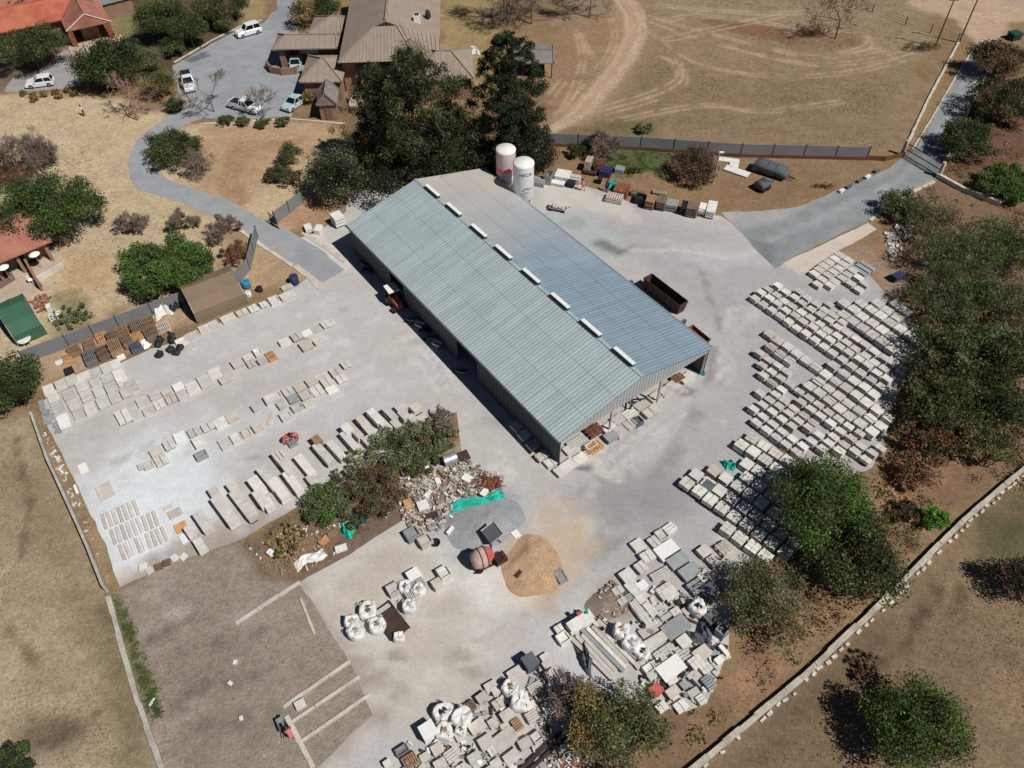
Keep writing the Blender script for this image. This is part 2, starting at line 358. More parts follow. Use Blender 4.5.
# brown pad and the weedy island in the yard
pad = [(118, 592), (175, 560), (240, 540), (262, 560), (312, 578), (348, 625), (368, 656), (392, 716), (350, 800), (170, 820), (150, 735), (160, 700), (134, 640)]
pt.poly(pad, S(152, 138, 126), 1.0, .8)
pt.poly([(160, 620), (210, 600), (260, 660), (290, 740), (200, 760), (165, 700)], S(140, 126, 114), 5, 3, .8)
pt.poly([(140, 600), (200, 575), (235, 570), (190, 610), (150, 630)], S(172, 162, 154), 2, 1.5, .8, .6)
for k in range(9):
    y = 585 + k * 17; pt.line([(140 + k * 5, y + 20), (200, y - 10 + k * 2), (250 + k * 4, y - 40 + k * 4)], S(160, 146, 136) if k % 2 else S(104, 92, 88), .6, .8, .8, .5, .5)
pt.poly([(195, 575), (250, 555), (290, 585), (250, 610), (210, 605)], S(158, 148, 142), 2, 2, .6, .6)
pt.poly([(240, 545), (275, 520), (335, 486), (420, 430), (456, 410), (462, 470), (430, 520), (402, 520), (300, 584), (262, 578)], S(128, 104, 84), 1, .8)
pt.poly([(262, 540), (300, 520), (330, 545), (300, 575), (270, 572)], S(156, 122, 90), 1.5, 1.5, .7)
pt.poly([(340, 520), (410, 490), (430, 510), (402, 522), (330, 568)], S(122, 100, 90), 1, 1, .9)
pt.poly([(405, 455), (460, 440), (500, 480), (460, 530), (410, 530)], S(164, 138, 118), 1.5, 1.5, .9)
# right-hand woodland floor and bottom-right paddock
pt.poly([(880, 225), (940, 170), (1000, 60), (1080, 20), (1100, 480), (1000, 480), (880, 570), (800, 640), (700, 768), (560, 790), (600, 720), (735, 690), (760, 560), (880, 460), (915, 350), (880, 280)], S(132, 104, 80), 2, 2)
pt.poly([(880, 465), (960, 480), (940, 520), (850, 610), (770, 680), (720, 730), (640, 768), (700, 720), (760, 650), (880, 540)], S(166, 124, 92), 3, 3, .85, .7)
pt.poly([(940, 170), (985, 90), (1010, 60), (1040, 160), (960, 180)], S(110, 76, 60), 3, 2, .8)
pt.poly([(1100, 470), (1024, 478), (880, 605), (700, 768), (690, 860), (1200, 860)], S(132, 109, 84), 1.5, 1)
pt.poly([(950, 560), (1060, 500), (1100, 760), (950, 780), (985, 640)], S(146, 121, 94), 8, 5, .7)
pt.poly([(985, 515), (1060, 490), (1060, 550), (990, 560)], S(76, 82, 50), 3, 3, .7)
pt.poly([(800, 690), (870, 630), (900, 640), (830, 720), (780, 768), (740, 768)], S(102, 84, 66), 4, 3, .6)
for tr in ([(930, 600), (905, 640), (860, 680)], [(960, 590), (955, 620)], [(880, 640), (940, 590)]): pt.line(tr, S(74, 62, 46), 1.0, 1.0, .8, .6, .5)
# dirt road top right, yard margins, tan ground
pt.poly([(880, -60), (1100, -60), (1100, 20), (1010, 22), (1002, 44), (975, 42), (958, 20), (910, 6)], S(188, 158, 132), 2, 1)
pt.poly([(990, -40), (1060, -40), (1060, 8), (1000, 2)], S(170, 150, 136), 2, 1, .8)
pt.poly([(838, 252), (885, 232), (900, 255), (905, 300), (880, 300), (872, 275)], S(158, 132, 110), 2, 1.5, .9)
pt.poly([(862, 240), (890, 230), (900, 258), (880, 262)], S(150, 110, 80), 2, 1.5, .8)
pt.poly([(890, 300), (925, 330), (918, 350), (900, 320)], S(160, 148, 140), 2, 1.5, .8)
pt.vary(.10, pt.n1); pt.vary(.10, pt.n3)
me = bpy.data.meshes.new('ground')
nx, ny = len(gx), len(gy)
idx = np.arange(nx * ny).reshape(ny, nx)
F = np.stack([idx[:-1, :-1], idx[:-1, 1:], idx[1:, 1:], idx[1:, :-1]], -1).reshape(-1, 4)
me.vertices.add(nx * ny); me.vertices.foreach_set('co', np.c_[P, np.zeros(len(P))].astype(np.float32).ravel())
me.loops.add(F.size); me.loops.foreach_set('vertex_index', F.ravel().astype(np.int32))
me.polygons.add(len(F)); me.polygons.foreach_set('loop_start', (np.arange(len(F)) * 4).astype(np.int32))
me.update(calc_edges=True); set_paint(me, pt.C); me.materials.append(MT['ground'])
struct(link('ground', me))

# ------------------------------------------------------------------ sheets laid on the ground
def sheet(name, pts, z, step, m, base, painter, rag=.13, sub=.9):
    w = W(pts); edge = []
    for i in range(len(w)):
        a = Vector(w[i]); b = Vector(w[(i + 1) % len(w)]); n = max(1, int((b - a).length / sub))
        for k in range(n): edge.append(a.lerp(b, k / n))
    e = np.array([tuple(v) for v in edge]); e[:, 0] += (fbm(e[:, 0], e[:, 1], 2.2) - .5) * rag * 4; e[:, 1] += (fbm(e[:, 0] + 50, e[:, 1], 2.2) - .5) * rag * 4
    lo = e.min(0); hi = e.max(0)
    X, Y = np.meshgrid(np.arange(lo[0], hi[0], step), np.arange(lo[1], hi[1], step)); Q = np.c_[X.ravel(), Y.ravel()]
    Q = Q + (_rs.rand(*Q.shape) - .5) * step * .3
    Q = Q[pdist(Q, [tuple(p) for p in e]) > step * .45]
    allv = [Vector(p) for p in e] + [Vector(p) for p in Q]; n = len(e)
    vs, _, fs, *_r = delaunay_2d_cdt(allv, [], [list(range(n))], 1, 1e-5)
    V = np.array([tuple(v) for v in vs]); me = bpy.data.meshes.new(name)
    me.from_pydata(np.c_[V, np.full(len(V), z)].tolist(), [], [list(f) for f in fs])
    if len(me.polygons) and me.polygons[0].normal.z < 0: me.flip_normals()
    p = Paint(V, base); painter(p); set_paint(me, p.C); me.materials.append(MT[m]); me.update()
    return struct(link(name, me))
yard_px = [(38, 405), (62, 384), (95, 376), (150, 350), (200, 333), (250, 311), (297, 286), (318, 268), (300, 238), (318, 232), (346, 212), (350, 185), (400, 170), (480, 160), (535, 178), (560, 180), (600, 190), (640, 206), (690, 214), (722, 216), (748, 235), (776, 266), (820, 246), (868, 223), (876, 230), (838, 252), (866, 272), (885, 292), (905, 322), (922, 350), (905, 380), (893, 405), (884, 445), (872, 468), (815, 500), (775, 545), (736, 592), (729, 618), (728, 652), (706, 704), (686, 713), (640, 705), (592, 690), (576, 735), (540, 764), (500, 830), (290, 830), (318, 768), (372, 716), (352, 664), (300, 584), (402, 521), (440, 525), (500, 500), (462, 462), (456, 412), (420, 431), (335, 487), (272, 522), (240, 540), (175, 561), (120, 587), (95, 522), (68, 468)]
def paint_yard(p):
    p.vary(.05, p.n2)
    p.poly([(560, 180), (600, 185), (760, 250), (880, 225), (930, 340), (880, 470), (760, 560), (640, 600), (560, 500), (640, 420), (720, 350), (620, 260)], S(168, 165, 168), 9, 4, .9)
    p.poly([(90, 480), (160, 420), (300, 400), (420, 380), (380, 400), (240, 450), (200, 520), (170, 570), (120, 560)], S(190, 192, 197), 5, 3, .7)
    p.blob((155, 490), 6, S(214, 222, 230), 7, .85, .5, .8); p.blob((140, 520), 4, S(214, 220, 226), 6, .6)
    p.poly([(120, 400), (330, 330), (380, 300), (300, 290), (120, 370)], S(190, 190, 190), 4, 3, .6)
    for k in range(10):
        p.line([(150 + k * 14, 470 - k * 9), (280 + k * 8, 420 - k * 10), (380, 380 - k * 8)], S(180, 182, 188) if k % 2 else S(204, 204, 204), .8, .9, .8, .5, .5)
    p.poly([(300, 584), (402, 521), (470, 560), (520, 640), (420, 700), (360, 700), (350, 660)], S(194, 188, 180), 3, 1, .9)
    p.poly([(420, 520), (520, 510), (560, 560), (520, 600), (440, 590)], S(198, 196, 194), 3, 2, .7)
    for c, r in (((360, 590), 2.2), ((330, 610), 1.5), ((390, 560), 1.6), ((445, 600), 2.0), ((420, 640), 1.6)): p.blob(c, r, S(182, 168, 154), r * .7, .5, .9, .9)
    p.poly([(352, 664), (470, 640), (500, 680), (400, 740), (372, 716)], S(190, 182, 172), 3, 2, .7)
    for c, r in (((395, 690), 1.8), ((460, 656), 1.0), ((375, 712), 1.2), ((360, 662), 1.0), ((366, 680), 1.0), ((380, 675), .9), ((467, 672), .8), ((395, 655), 1.0)): p.blob(c, r * .8, S(152, 140, 130), r * .45, .6, 1.0, .8)
    p.blob((640, 490), 4.5, S(146, 145, 149), 3.5, .8, .5, .8); p.blob((620, 470), 3, S(154, 152, 155), 2, .7); p.blob((600, 500), 3, S(154, 152, 155), 3, .6)
    for k in range(16): p.line([(480 + k * 16, 650 - k * 16), (560 + k * 12, 520 - k * 12), (640 + k * 10, 470 - k * 14)], S(200, 197, 194) if k % 2 else S(172, 170, 171), .7, 1.0, .8, .35, .5)
    p.line([(577, 467), (590, 470), (600, 478), (609, 483)], S(104, 96, 92), .45, .25, .25, .9)
    for tr in ([(676, 389), (684, 396), (692, 394), (694, 391)], [(684, 384), (690, 390), (698, 393)]): p.line(tr, S(130, 120, 112), .25, .2, .2, .8)
    for k in range(14): p.line([(372 + k * 7, 700 - k * 3), (430 + k * 6, 660 - k * 4), (500 + k * 5, 620 - k * 6)], S(176, 166, 156) if k % 2 else S(206, 202, 196), .5, .6, .9, .5, .6)
    # soil carried over the edge of the concrete, tyre tracks, spots
    p.line([(118, 590), (175, 562), (240, 541), (272, 523)], S(160, 148, 140), 3.0, 2.2, 2.2, .85)
    p.line([(300, 586), (352, 666), (374, 718), (318, 770)], S(164, 152, 142), 1.2, 1.4, 1.4, .7)
    for k in range(7):
        o = k * 9
        for q in (0, 5): p.line([(420 + o + q, 690 - o), (520 + o + q, 610 - o * .6), (600 + q, 500 - o), (640 + o + q, 440 - o), (720 + q, 390 - o), (735 + q, 300)], S(156, 152, 151) if k % 2 else S(204, 201, 197), .4, .35, .4, .55, .4)
    for k in range(5):
        for q in (0, 4): p.line([(110, 455 + k * 9 + q), (230, 410 - k * 3 + q), (340, 365 - k * 4 + q), (420, 330 + q + k * 8), (520, 480 + q + k * 6)], S(166, 165, 167) if k % 2 else S(210, 208, 206), .4, .35, .4, .55, .4)
    for k in range(5):
        for q in (0, 4): p.line([(520 + q, 640 - k * 8), (640 + q, 520 - k * 7), (700, 420 - k * 6 + q), (720, 330 - k * 4 + q), (690, 240 + q)], S(146, 143, 143), .35, .35, .4, .5, .4)
    for k in range(70):
        c = (rnd.uniform(150, 740), rnd.uniform(240, 700)); p.blob(c, rnd.uniform(.2, .9), S(140, 134, 130) if rnd.random() < .6 else S(210, 207, 203), rnd.uniform(.2, .6), rnd.uniform(.25, .6), .8, .7)
    # wet mixing bay behind the shed
    p.poly([(545, 215), (575, 212), (620, 240), (625, 262), (600, 262), (560, 232)], S(166, 176, 176), 1.2, 1.2, .9)
    p.poly([(590, 242), (600, 240), (622, 248), (634, 246), (620, 256), (612, 254)], S(120, 122, 122), .8, .8, .9)
    p.line([(632, 250), (680, 250), (730, 258), (760, 250)], S(206, 204, 202), .5, .5, .5, .6); p.blob((573, 225), 1.8, S(150, 160, 160), 1.4, .7)
    p.poly([(660, 240), (760, 250), (770, 262), (700, 270)], S(192, 190, 194), 2, 2, .5)
    p.poly([(475, 160), (560, 182), (600, 195), (640, 220), (560, 205)], S(208, 201, 190), 2, 2, .6)
    p.poly([(776, 262), (868, 220), (880, 230), (838, 252), (800, 275)], S(206, 192, 178), .6, .3, .9)
    p.poly([(300, 238), (320, 232), (356, 262), (345, 275), (330, 262)], S(206, 201, 194), .6, .4, .8)
    p.poly([(800, 470), (880, 400), (900, 420), (870, 470), (760, 560), (740, 570)], S(170, 164, 158), 3, 2, .7)
    p.blob((590, 640), 4, S(192, 196, 196), 3, .7); p.blob((560, 590), 3, S(180, 184, 186), 4, .5)
    p.poly([(596, 590), (612, 575), (640, 595), (630, 620), (600, 625)], S(150, 138, 122), 1.2, 1.2, .8)
    p.blob((486, 522), 4.3, S(164, 166, 170), 3.4, .85, .6, .5); p.blob((520, 540), 3.0, S(170, 172, 175), 2.2, .5, .8, .8)
    p.blob((532, 565), 3.2, S(192, 166, 138), 4.0, .85, .8, .5)
    p.blob((560, 545), 3.4, S(196, 172, 146), 4.0, .8, .5, .8)
    p.blob((500, 590), 3, S(222, 220, 218), 2, .6, .6, .8)
    p.vary(.035, p.n1); p.vary(.035, p.n3)
sheet('concrete_yard', yard_px, .012, .5, 'yard', S(186, 182, 180), paint_yard)
drive_px = [(318, 284), (344, 270), (322, 250), (298, 236), (270, 222), (240, 206), (205, 192), (170, 180), (152, 168), (149, 155), (152, 146), (168, 135), (186, 124), (205, 118), (240, 119), (292, 117), (292, 96), (332, 78), (334, 45), (300, 40), (296, 20), (301, -30), (274, -30), (278, 8), (262, 24), (240, 29), (215, 42), (172, 66), (182, 104), (170, 116), (150, 128), (135, 142), (128, 160), (129, 178), (138, 190), (170, 198), (200, 210), (240, 228), (262, 244), (292, 264)]
def paint_drive(p):
    p.vary(.06, p.n2); p.line([(150, 192), (220, 210), (290, 250)], S(158, 161, 167), 2.5, 1.5, .6, .5)
    p.line(drive_px + drive_px[:1], S(172, 158, 138), .9, 1.0, .8, .6, .6)
    p.poly([(185, 60), (205, 50), (210, 56), (192, 64)], S(98, 98, 106), .6, .5, .9)
    p.poly([(270, 6), (300, 6), (300, 18), (270, 20)], S(120, 124, 132), 1, 1, .4)
    p.vary(.05, p.n1)
sheet('asphalt_driveway', drive_px, .02, .7, 'asphalt', S(150, 154, 162), paint_drive, .22)
sheet('parking_bay', [(5, 92), (12, 78), (40, 70), (62, 52), (80, 44), (92, 50), (80, 66), (80, 86), (52, 90)], .02, .8, 'asphalt', S(156, 152, 154), lambda p: p.vary(.06, p.n1), .2)
road_px = [(977, 42), (957, 75), (932, 120), (912, 152), (890, 168), (850, 186), (800, 206), (762, 212), (722, 212), (738, 230), (752, 246), (774, 268), (800, 254), (868, 221), (898, 200), (936, 180), (943, 165), (957, 130), (978, 88), (994, 50)]
def paint_road(p):
    p.vary(.06, p.n2)
    p.line(road_px + road_px[:1], S(172, 158, 138), .9, 1.2, .8, .6, .6)
    for k in range(12): p.blob((rnd.uniform(760, 990), rnd.uniform(60, 250)), rnd.uniform(.5, 1.6), S(122, 126, 130) if k % 2 else S(158, 158, 156), rnd.uniform(.4, 1.0), .4, .9, .8)
    p.line([(984, 46), (962, 90), (930, 150), (900, 180), (830, 215), (770, 240)], S(158, 164, 168), 1.0, 1.2, .5, .7); p.line([(990, 52), (968, 92), (938, 150)], S(154, 158, 160), 1.0, 1.0, .5, .6)
    p.line([(978, 46), (955, 86), (922, 146), (895, 176), (820, 208)], S(128, 134, 140), .8, .8, .5, .6)
    p.poly([(720, 210), (800, 206), (780, 225), (735, 228)], S(166, 164, 164), 2, 1.5, .8); p.poly([(748, 240), (775, 246), (778, 268), (760, 256)], S(118, 118, 122), 1.2, 1, .8)
    p.poly([(975, 40), (1000, 44), (996, 54), (972, 52)], S(186, 168, 150), 1, .8, .7); p.vary(.06, p.n1)
sheet('access_road', road_px, .02, .7, 'asphalt', S(136, 142, 147), paint_road, .22)
def strip(name, pts, w, h, m, z0=0.0):      # kerbs and edgings
    mb = MB(); q = [G(*p) for p in pts]
    for a, b in zip(q, q[1:]):
        d = b - a; n = max(1, int(d.length / 1.5))
        for k in range(n):
            c = a.lerp(b, (k + .5) / n); mb.box((c.x + rnd.uniform(-.03, .03), c.y + rnd.uniform(-.03, .03), z0 + h / 2), (d.length / n - .02, w * rnd.uniform(.85, 1.1), h * rnd.uniform(.9, 1.1)), math.atan2(d.y, d.x))
    return mb.build(name, MT[m])
struct(strip('road_kerb', [(959, 42), (930, 96), (903, 154)], .35, .25, 'kerb')); struct(strip('road_kerb', [(975, 46), (955, 78), (931, 120), (912, 150)], .22, .12, 'kerb'))
struct(strip('road_kerb', [(996, 52), (979, 90), (958, 131), (944, 165)], .4, .25, 'kerb')); struct(strip('road_kerb', [(976, 43), (996, 50)], .4, .05, 'kerb'))
struct(strip('gate_sill', [(902, 157), (918, 166), (937, 176)], .35, .06, 'kerb', .02))
struct(strip('drive_kerb', [(292, 266), (262, 246), (240, 230)], .5, .12, 'kerb')); struct(strip('drive_kerb', [(346, 262), (324, 246), (303, 233)], .6, .08, 'kerb', .012)); struct(strip('drive_kerb', [(296, 266), (322, 288)], .8, .06, 'kerb', .02))
struct(strip('road_kerb', [(870, 221), (892, 204), (912, 193), (934, 182)], .4, .15, 'kerb'))
struct(strip('parking_kerb', [(174, 63), (213, 40), (240, 27), (262, 20)], .3, .12, 'kerb')); struct(strip('parking_kerb', [(200, 124), (240, 122), (290, 119), (345, 124)], .3, .1, 'kerb'))
# pipe-like concrete edgings on the brown pad
for a, b, w in (((300, 582), (236, 624), .3), ((301, 598), (315, 634), .2), ((350, 661), (283, 708), .28), ((360, 677), (292, 722), .26), ((371, 694), (302, 741), .26), ((286, 716), (313, 768), .38)):
    tag(strip('concrete_edging', [a, b], w, .12, 'kerb'), {0: 'long straight pale concrete edging running into the brown pad from its top corner', 1: 'short pale edging bar lying alone on the brown dirt pad', 2: 'uppermost of the three parallel pale edgings at the pad corner', 3: 'middle of the three parallel pale edgings at the pad corner', 4: 'lowest of the three parallel pale edgings at the pad corner', 5: 'thick white edging beam crossing the ends of the three parallel edgings'}[len([o for o in bpy.data.objects if o.name.startswith('concrete_edging')]) - 1], 'edging')
# ------------------------------------------------------------------ the long shed
SA, SL, SW_, SE_, SR = 2.2024, 39.6, 19.2, 3.97, 6.24
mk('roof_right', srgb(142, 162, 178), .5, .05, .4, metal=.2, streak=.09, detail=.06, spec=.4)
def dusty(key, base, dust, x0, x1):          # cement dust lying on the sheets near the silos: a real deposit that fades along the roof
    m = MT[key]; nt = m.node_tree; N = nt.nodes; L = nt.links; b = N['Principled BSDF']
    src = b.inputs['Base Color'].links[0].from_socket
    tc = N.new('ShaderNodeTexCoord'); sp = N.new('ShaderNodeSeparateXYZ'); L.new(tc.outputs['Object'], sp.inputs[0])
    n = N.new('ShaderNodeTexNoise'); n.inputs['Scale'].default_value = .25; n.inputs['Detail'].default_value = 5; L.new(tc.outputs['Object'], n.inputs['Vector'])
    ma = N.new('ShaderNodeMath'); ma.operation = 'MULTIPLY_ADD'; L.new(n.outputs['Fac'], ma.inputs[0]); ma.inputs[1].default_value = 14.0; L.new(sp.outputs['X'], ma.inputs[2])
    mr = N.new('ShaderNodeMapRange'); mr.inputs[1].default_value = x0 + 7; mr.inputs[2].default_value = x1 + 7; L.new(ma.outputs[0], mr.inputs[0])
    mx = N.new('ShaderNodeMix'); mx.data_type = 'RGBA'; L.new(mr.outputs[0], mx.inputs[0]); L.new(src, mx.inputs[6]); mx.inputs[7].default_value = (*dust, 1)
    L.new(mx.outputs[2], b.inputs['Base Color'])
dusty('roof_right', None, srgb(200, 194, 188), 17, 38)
SO = Vector((4.32, 42.72, 0))
shed = thing('warehouse_shed', 'long metal shed with a ribbed blue grey gable roof amid the concrete yard', 'shed', SO, SA)
def S2W(x, y, z=0.0):
    return Vector((SO.x + x * math.cos(SA) - y * math.sin(SA), SO.y + x * math.sin(SA) + y * math.cos(SA), z))
sl = (SR - SE_) / (SW_ / 2)
for side in (0, 1):
    mb = MB(); y0 = .25 if side == 0 else -SW_ - .25; y1 = -SW_ / 2; z0 = SE_ - .25 * sl; z1 = SR
    nseg = 99; rows = 1
    xs = np.linspace(-.15, SL + .15, nseg * 4 + 1)          # box-rib sheeting
    prof = [0, 0, .06, .06]
    vs = []
    for i, x in enumerate(xs):
        dz = [0.0, 0.0, .022, .022][i % 4]; vs.append((x + (.12 if i % 4 in (1, 3) else 0) * 0, y0, z0 + dz)); vs.append((x, y1, z1 + dz))
    n = len(xs); fs = [((2 * i, 2 * i + 2, 2 * i + 3, 2 * i + 1) if side else (2 * i, 2 * i + 1, 2 * i + 3, 2 * i + 2)) for i in range(n - 1)]
    mb.add(vs, fs, 0)
    # underside lining and eave edge
    mb.add([(-.15, y0, z0 - .05), (SL + .15, y0, z0 - .05), (SL + .15, y1, z1 - .05), (-.15, y1, z1 - .05)], [(0, 1, 2, 3)], 1)
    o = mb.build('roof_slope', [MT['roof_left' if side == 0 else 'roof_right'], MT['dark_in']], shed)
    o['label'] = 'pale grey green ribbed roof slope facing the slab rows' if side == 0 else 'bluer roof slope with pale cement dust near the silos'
    mb = MB()
    for f in (.34, .67): mb.box((SL / 2, y0 + (y1 - y0) * f, z0 + (z1 - z0) * f + .036), (SL + .3, .025, .012))
    mb.build('sheet_lap', MT['roof_right' if side else 'roof_left'], shed)
    # gutter at the eave
    mb = MB(); ex = SL / 2
    mb.box((ex, y0 + (-.06 if side else .06), z0 - .02), (SL + .3, .16, .16)); mb.build('gutter', MT['roof_edge' if side == 0 else 'galv'], shed)
mb = MB(); mb.box((SL / 2, -SW_ / 2, SR + .02), (SL + .3, .36, .06)); mb.build('ridge_cap', MT['roof_left'], shed)
vpx = [((426, 182), (441, 197)), ((446, 203), (461, 217)), ((470, 224), (486, 240)), ((494, 246), (511, 261)), ((521, 270), (539, 286)), ((549, 293), (570, 311)), ((579, 319), (601, 338)), ((611, 347), (635, 367))]
for k in range(8):
    (ax, ay), (bx, by) = vpx[k]; xc = min(np.arange(0, SL, .1), key=lambda x: np.hypot(*(PJ(*S2W(x, -SW_ / 2, SR + .3)) - np.array([(ax + bx) / 2, (ay + by) / 2]))))
    mb = MB(); mb.box((xc, -SW_ / 2 - .1, SR + .47), (2.75, .42, .06)); mb.box((xc, -SW_ / 2 - .1, SR + .22), (2.65, .32, .42), mi=1)
    mb.build('ridge_vent', [MT['white'], MT['roof_edge']], shed)  # dark sides below the white lid: vent shade put into the colour
mb = MB()   # bright patch on the right slope
ap = S2W(0, 0)
# walls
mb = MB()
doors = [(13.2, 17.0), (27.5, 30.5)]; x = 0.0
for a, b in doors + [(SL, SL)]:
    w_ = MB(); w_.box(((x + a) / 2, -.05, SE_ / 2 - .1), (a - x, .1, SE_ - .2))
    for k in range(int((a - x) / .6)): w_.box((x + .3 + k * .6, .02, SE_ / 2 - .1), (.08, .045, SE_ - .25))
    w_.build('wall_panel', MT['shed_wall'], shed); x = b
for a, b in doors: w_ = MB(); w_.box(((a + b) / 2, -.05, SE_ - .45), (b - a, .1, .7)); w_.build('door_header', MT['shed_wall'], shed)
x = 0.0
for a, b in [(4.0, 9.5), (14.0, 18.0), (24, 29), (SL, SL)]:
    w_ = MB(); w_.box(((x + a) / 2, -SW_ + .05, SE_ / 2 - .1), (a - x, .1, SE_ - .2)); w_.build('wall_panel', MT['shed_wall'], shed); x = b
def gable(x):
    mb = MB(); zb = SE_ - .55
    for k in range(96):
        ya = -SW_ * k / 96; yb = -SW_ * (k + 1) / 96; f = lambda y: SE_ + (SW_ / 2 - abs(y + SW_ / 2)) * sl - .06
        dx = .018 if k % 2 else -.018
        za = min(zb, f(ya) - .02)
        mb.add([(x + dx, ya, zb), (x + dx, yb, zb), (x + dx, yb, f(yb)), (x + dx, ya, f(ya))], [(0, 1, 2, 3)])
        mb.add([(x - .018, yb, zb), (x + .018, yb, zb), (x + .018, yb, f(yb)), (x - .018, yb, f(yb))], [(0, 1, 2, 3)])
    return mb
gable(0.02).build('gable_panel', MT['gable'], shed)
g2 = gable(SL - .02)
g2.box((SL - .06, -SW_ / 2, SE_ / 2 - .3), (.1, SW_ - .2, SE_ - .7)); g2.build('gable_panel', MT['gable'], shed)
for y in (-.12, -SW_ / 3, -2 * SW_ / 3, -SW_ + .12):
    mb = MB(); mb.box((.15, y, (SE_ - .3) / 2), (.18, .18, SE_ - .3)); mb.build('column', MT['galv'], shed)
for k in range(1, 6):
    mb = MB(); xx = k * SL / 6
    for s in (-1, 1): mb.bar((xx, -SW_ / 2 + s * SW_ / 2 * .98, SE_ - .3), (xx, -SW_ / 2, SR - .3), .15, .3)
    mb.box((xx, -SW_ + .25, SE_ / 2 - .2), (.2, .2, SE_ - .4)); mb.box((xx, -.25, SE_ / 2 - .2), (.2, .2, SE_ - .4)); mb.build('portal_frame', MT['steel'], shed)

# ------------------------------------------------------------------ silos
def silo(cx, cy, top, rad, mats, label, text=False, bands=()):
    p = Vector((cx, cy, 0)); t = thing('cement_silo', label, 'silo', p)
    mb = MB(); mb.lathe([(.45, 1.7), (rad, 3.3), (rad, top - .25)], 28); mb.build('shell', mats[0], t)
    mb = MB(); mb.lathe([(rad + .03, top - .3), (rad + .03, top - .12), (rad * .93, top), (.15, top + .12)], 28); mb.build('domed_top', MT['white'], t)
    for z, m in bands:
        mb = MB(); mb.lathe([(rad + .015, z), (rad + .015, z + .55)], 28); mb.build('painted_band', m, t)
    for k in range(4):
        a = R(45 + 90 * k); mb = MB(); mb.tube((rad * .85 * math.cos(a), rad * .85 * math.sin(a), 0), (rad * .85 * math.cos(a), rad * .85 * math.sin(a), 3.4), .09, n=6); mb.build('leg', MT['steel'], t)
    mb = MB(); mb.bar((rad * .85, 0, 1.1), (-rad * .85, 0, 1.1), .06); mb.tube((0, 0, 1.0), (0, 0, 1.8), .2, n=8); mb.build('discharge_spout', MT['steel'], t)
    la = R(140); mb = MB()
    for s in (-.18, .18):
        c = math.cos(la); sn = math.sin(la); mb.tube((c * (rad + .15) - sn * s, sn * (rad + .15) + c * s, .3), (c * (rad + .15) - sn * s, sn * (rad + .15) + c * s, top), .025, n=5)
    for q in range(20): z = .5 + q * (top - .8) / 20; mb.bar((c * (rad + .15) + sn * .18, sn * (rad + .15) - c * .18, z), (c * (rad + .15) - sn * .18, sn * (rad + .15) + c * .18, z), .03)
    mb.build('ladder', MT['steel'], t)
    return t
sA = G(505.7, 148, 7.6); sB = G(523.6, 161.5, 7.9)
mk('silo_white', srgb(222, 222, 224), .5, .06, .8, spec=.35); mk('silo_pinkish', srgb(206, 186, 182), .6, .12, .8, spec=.3); mk('band_pink', srgb(214, 126, 128), .6, .15, 2.0)
s1 = silo(sA.x, sA.y, 7.6, 1.22, [MT['silo_pinkish']], 'dusty pinkish cement silo with a red band, the one farther from the yard', bands=((4.7, MT['band_pink']), (3.6, MT['silo_white'])))
s2 = silo(sB.x, sB.y, 7.9, 1.26, [MT['silo_white']], 'clean white cement silo with dark lettering, standing in front of the pinkish silo')
def wrap_text(body, size, z, ang, rad, parent, m, name):
    cu = bpy.data.curves.new('txt', 'FONT'); cu.body = body; cu.size = size; cu.align_x = 'CENTER'; cu.extrude = .006; cu.resolution_u = 3
    to = bpy.data.objects.new('txt', cu); COL.objects.link(to); dg = bpy.context.evaluated_depsgraph_get(); dg.update()
    me = bpy.data.meshes.new_from_object(to.evaluated_get(dg)); bpy.data.objects.remove(to); bpy.data.curves.remove(cu)
    bm = bmesh.new(); bm.from_mesh(me); bmesh.ops.triangulate(bm, faces=bm.faces[:]); bmesh.ops.subdivide_edges(bm, edges=[e for e in bm.edges if e.calc_length() > .15], cuts=2)
    for v in bm.verts:
        a = ang + v.co.x / rad; r = rad + .012 + v.co.z; v.co = Vector((r * math.cos(a), r * math.sin(a), z + v.co.y))
    bm.to_mesh(me); bm.free(); me.materials.clear(); me.materials.append(m)
    return link(name, me, parent)
wrap_text('HEOR', .62, 6.55, R(-76), 1.26, s2, MT['cloth_navy'], 'lettering')
mb = MB()
for k in range(14):
    a = R(-96 + k * 4.2); r = 1.275; z = 4.55 + .18 * math.sin(k * .42) + k * .035; mb.box((r * math.cos(a), r * math.sin(a), z), (.02, .12, .05 + .05 * math.sin(k / 13 * 3.14)), a)
for k in range(7):
    a = R(-88 + k * 4.2); r = 1.275; mb.box((r * math.cos(a), r * math.sin(a), 4.25 + k * .012), (.02, .12, .05), a)
mb.build('emblem', MT['cloth_navy'], s2)

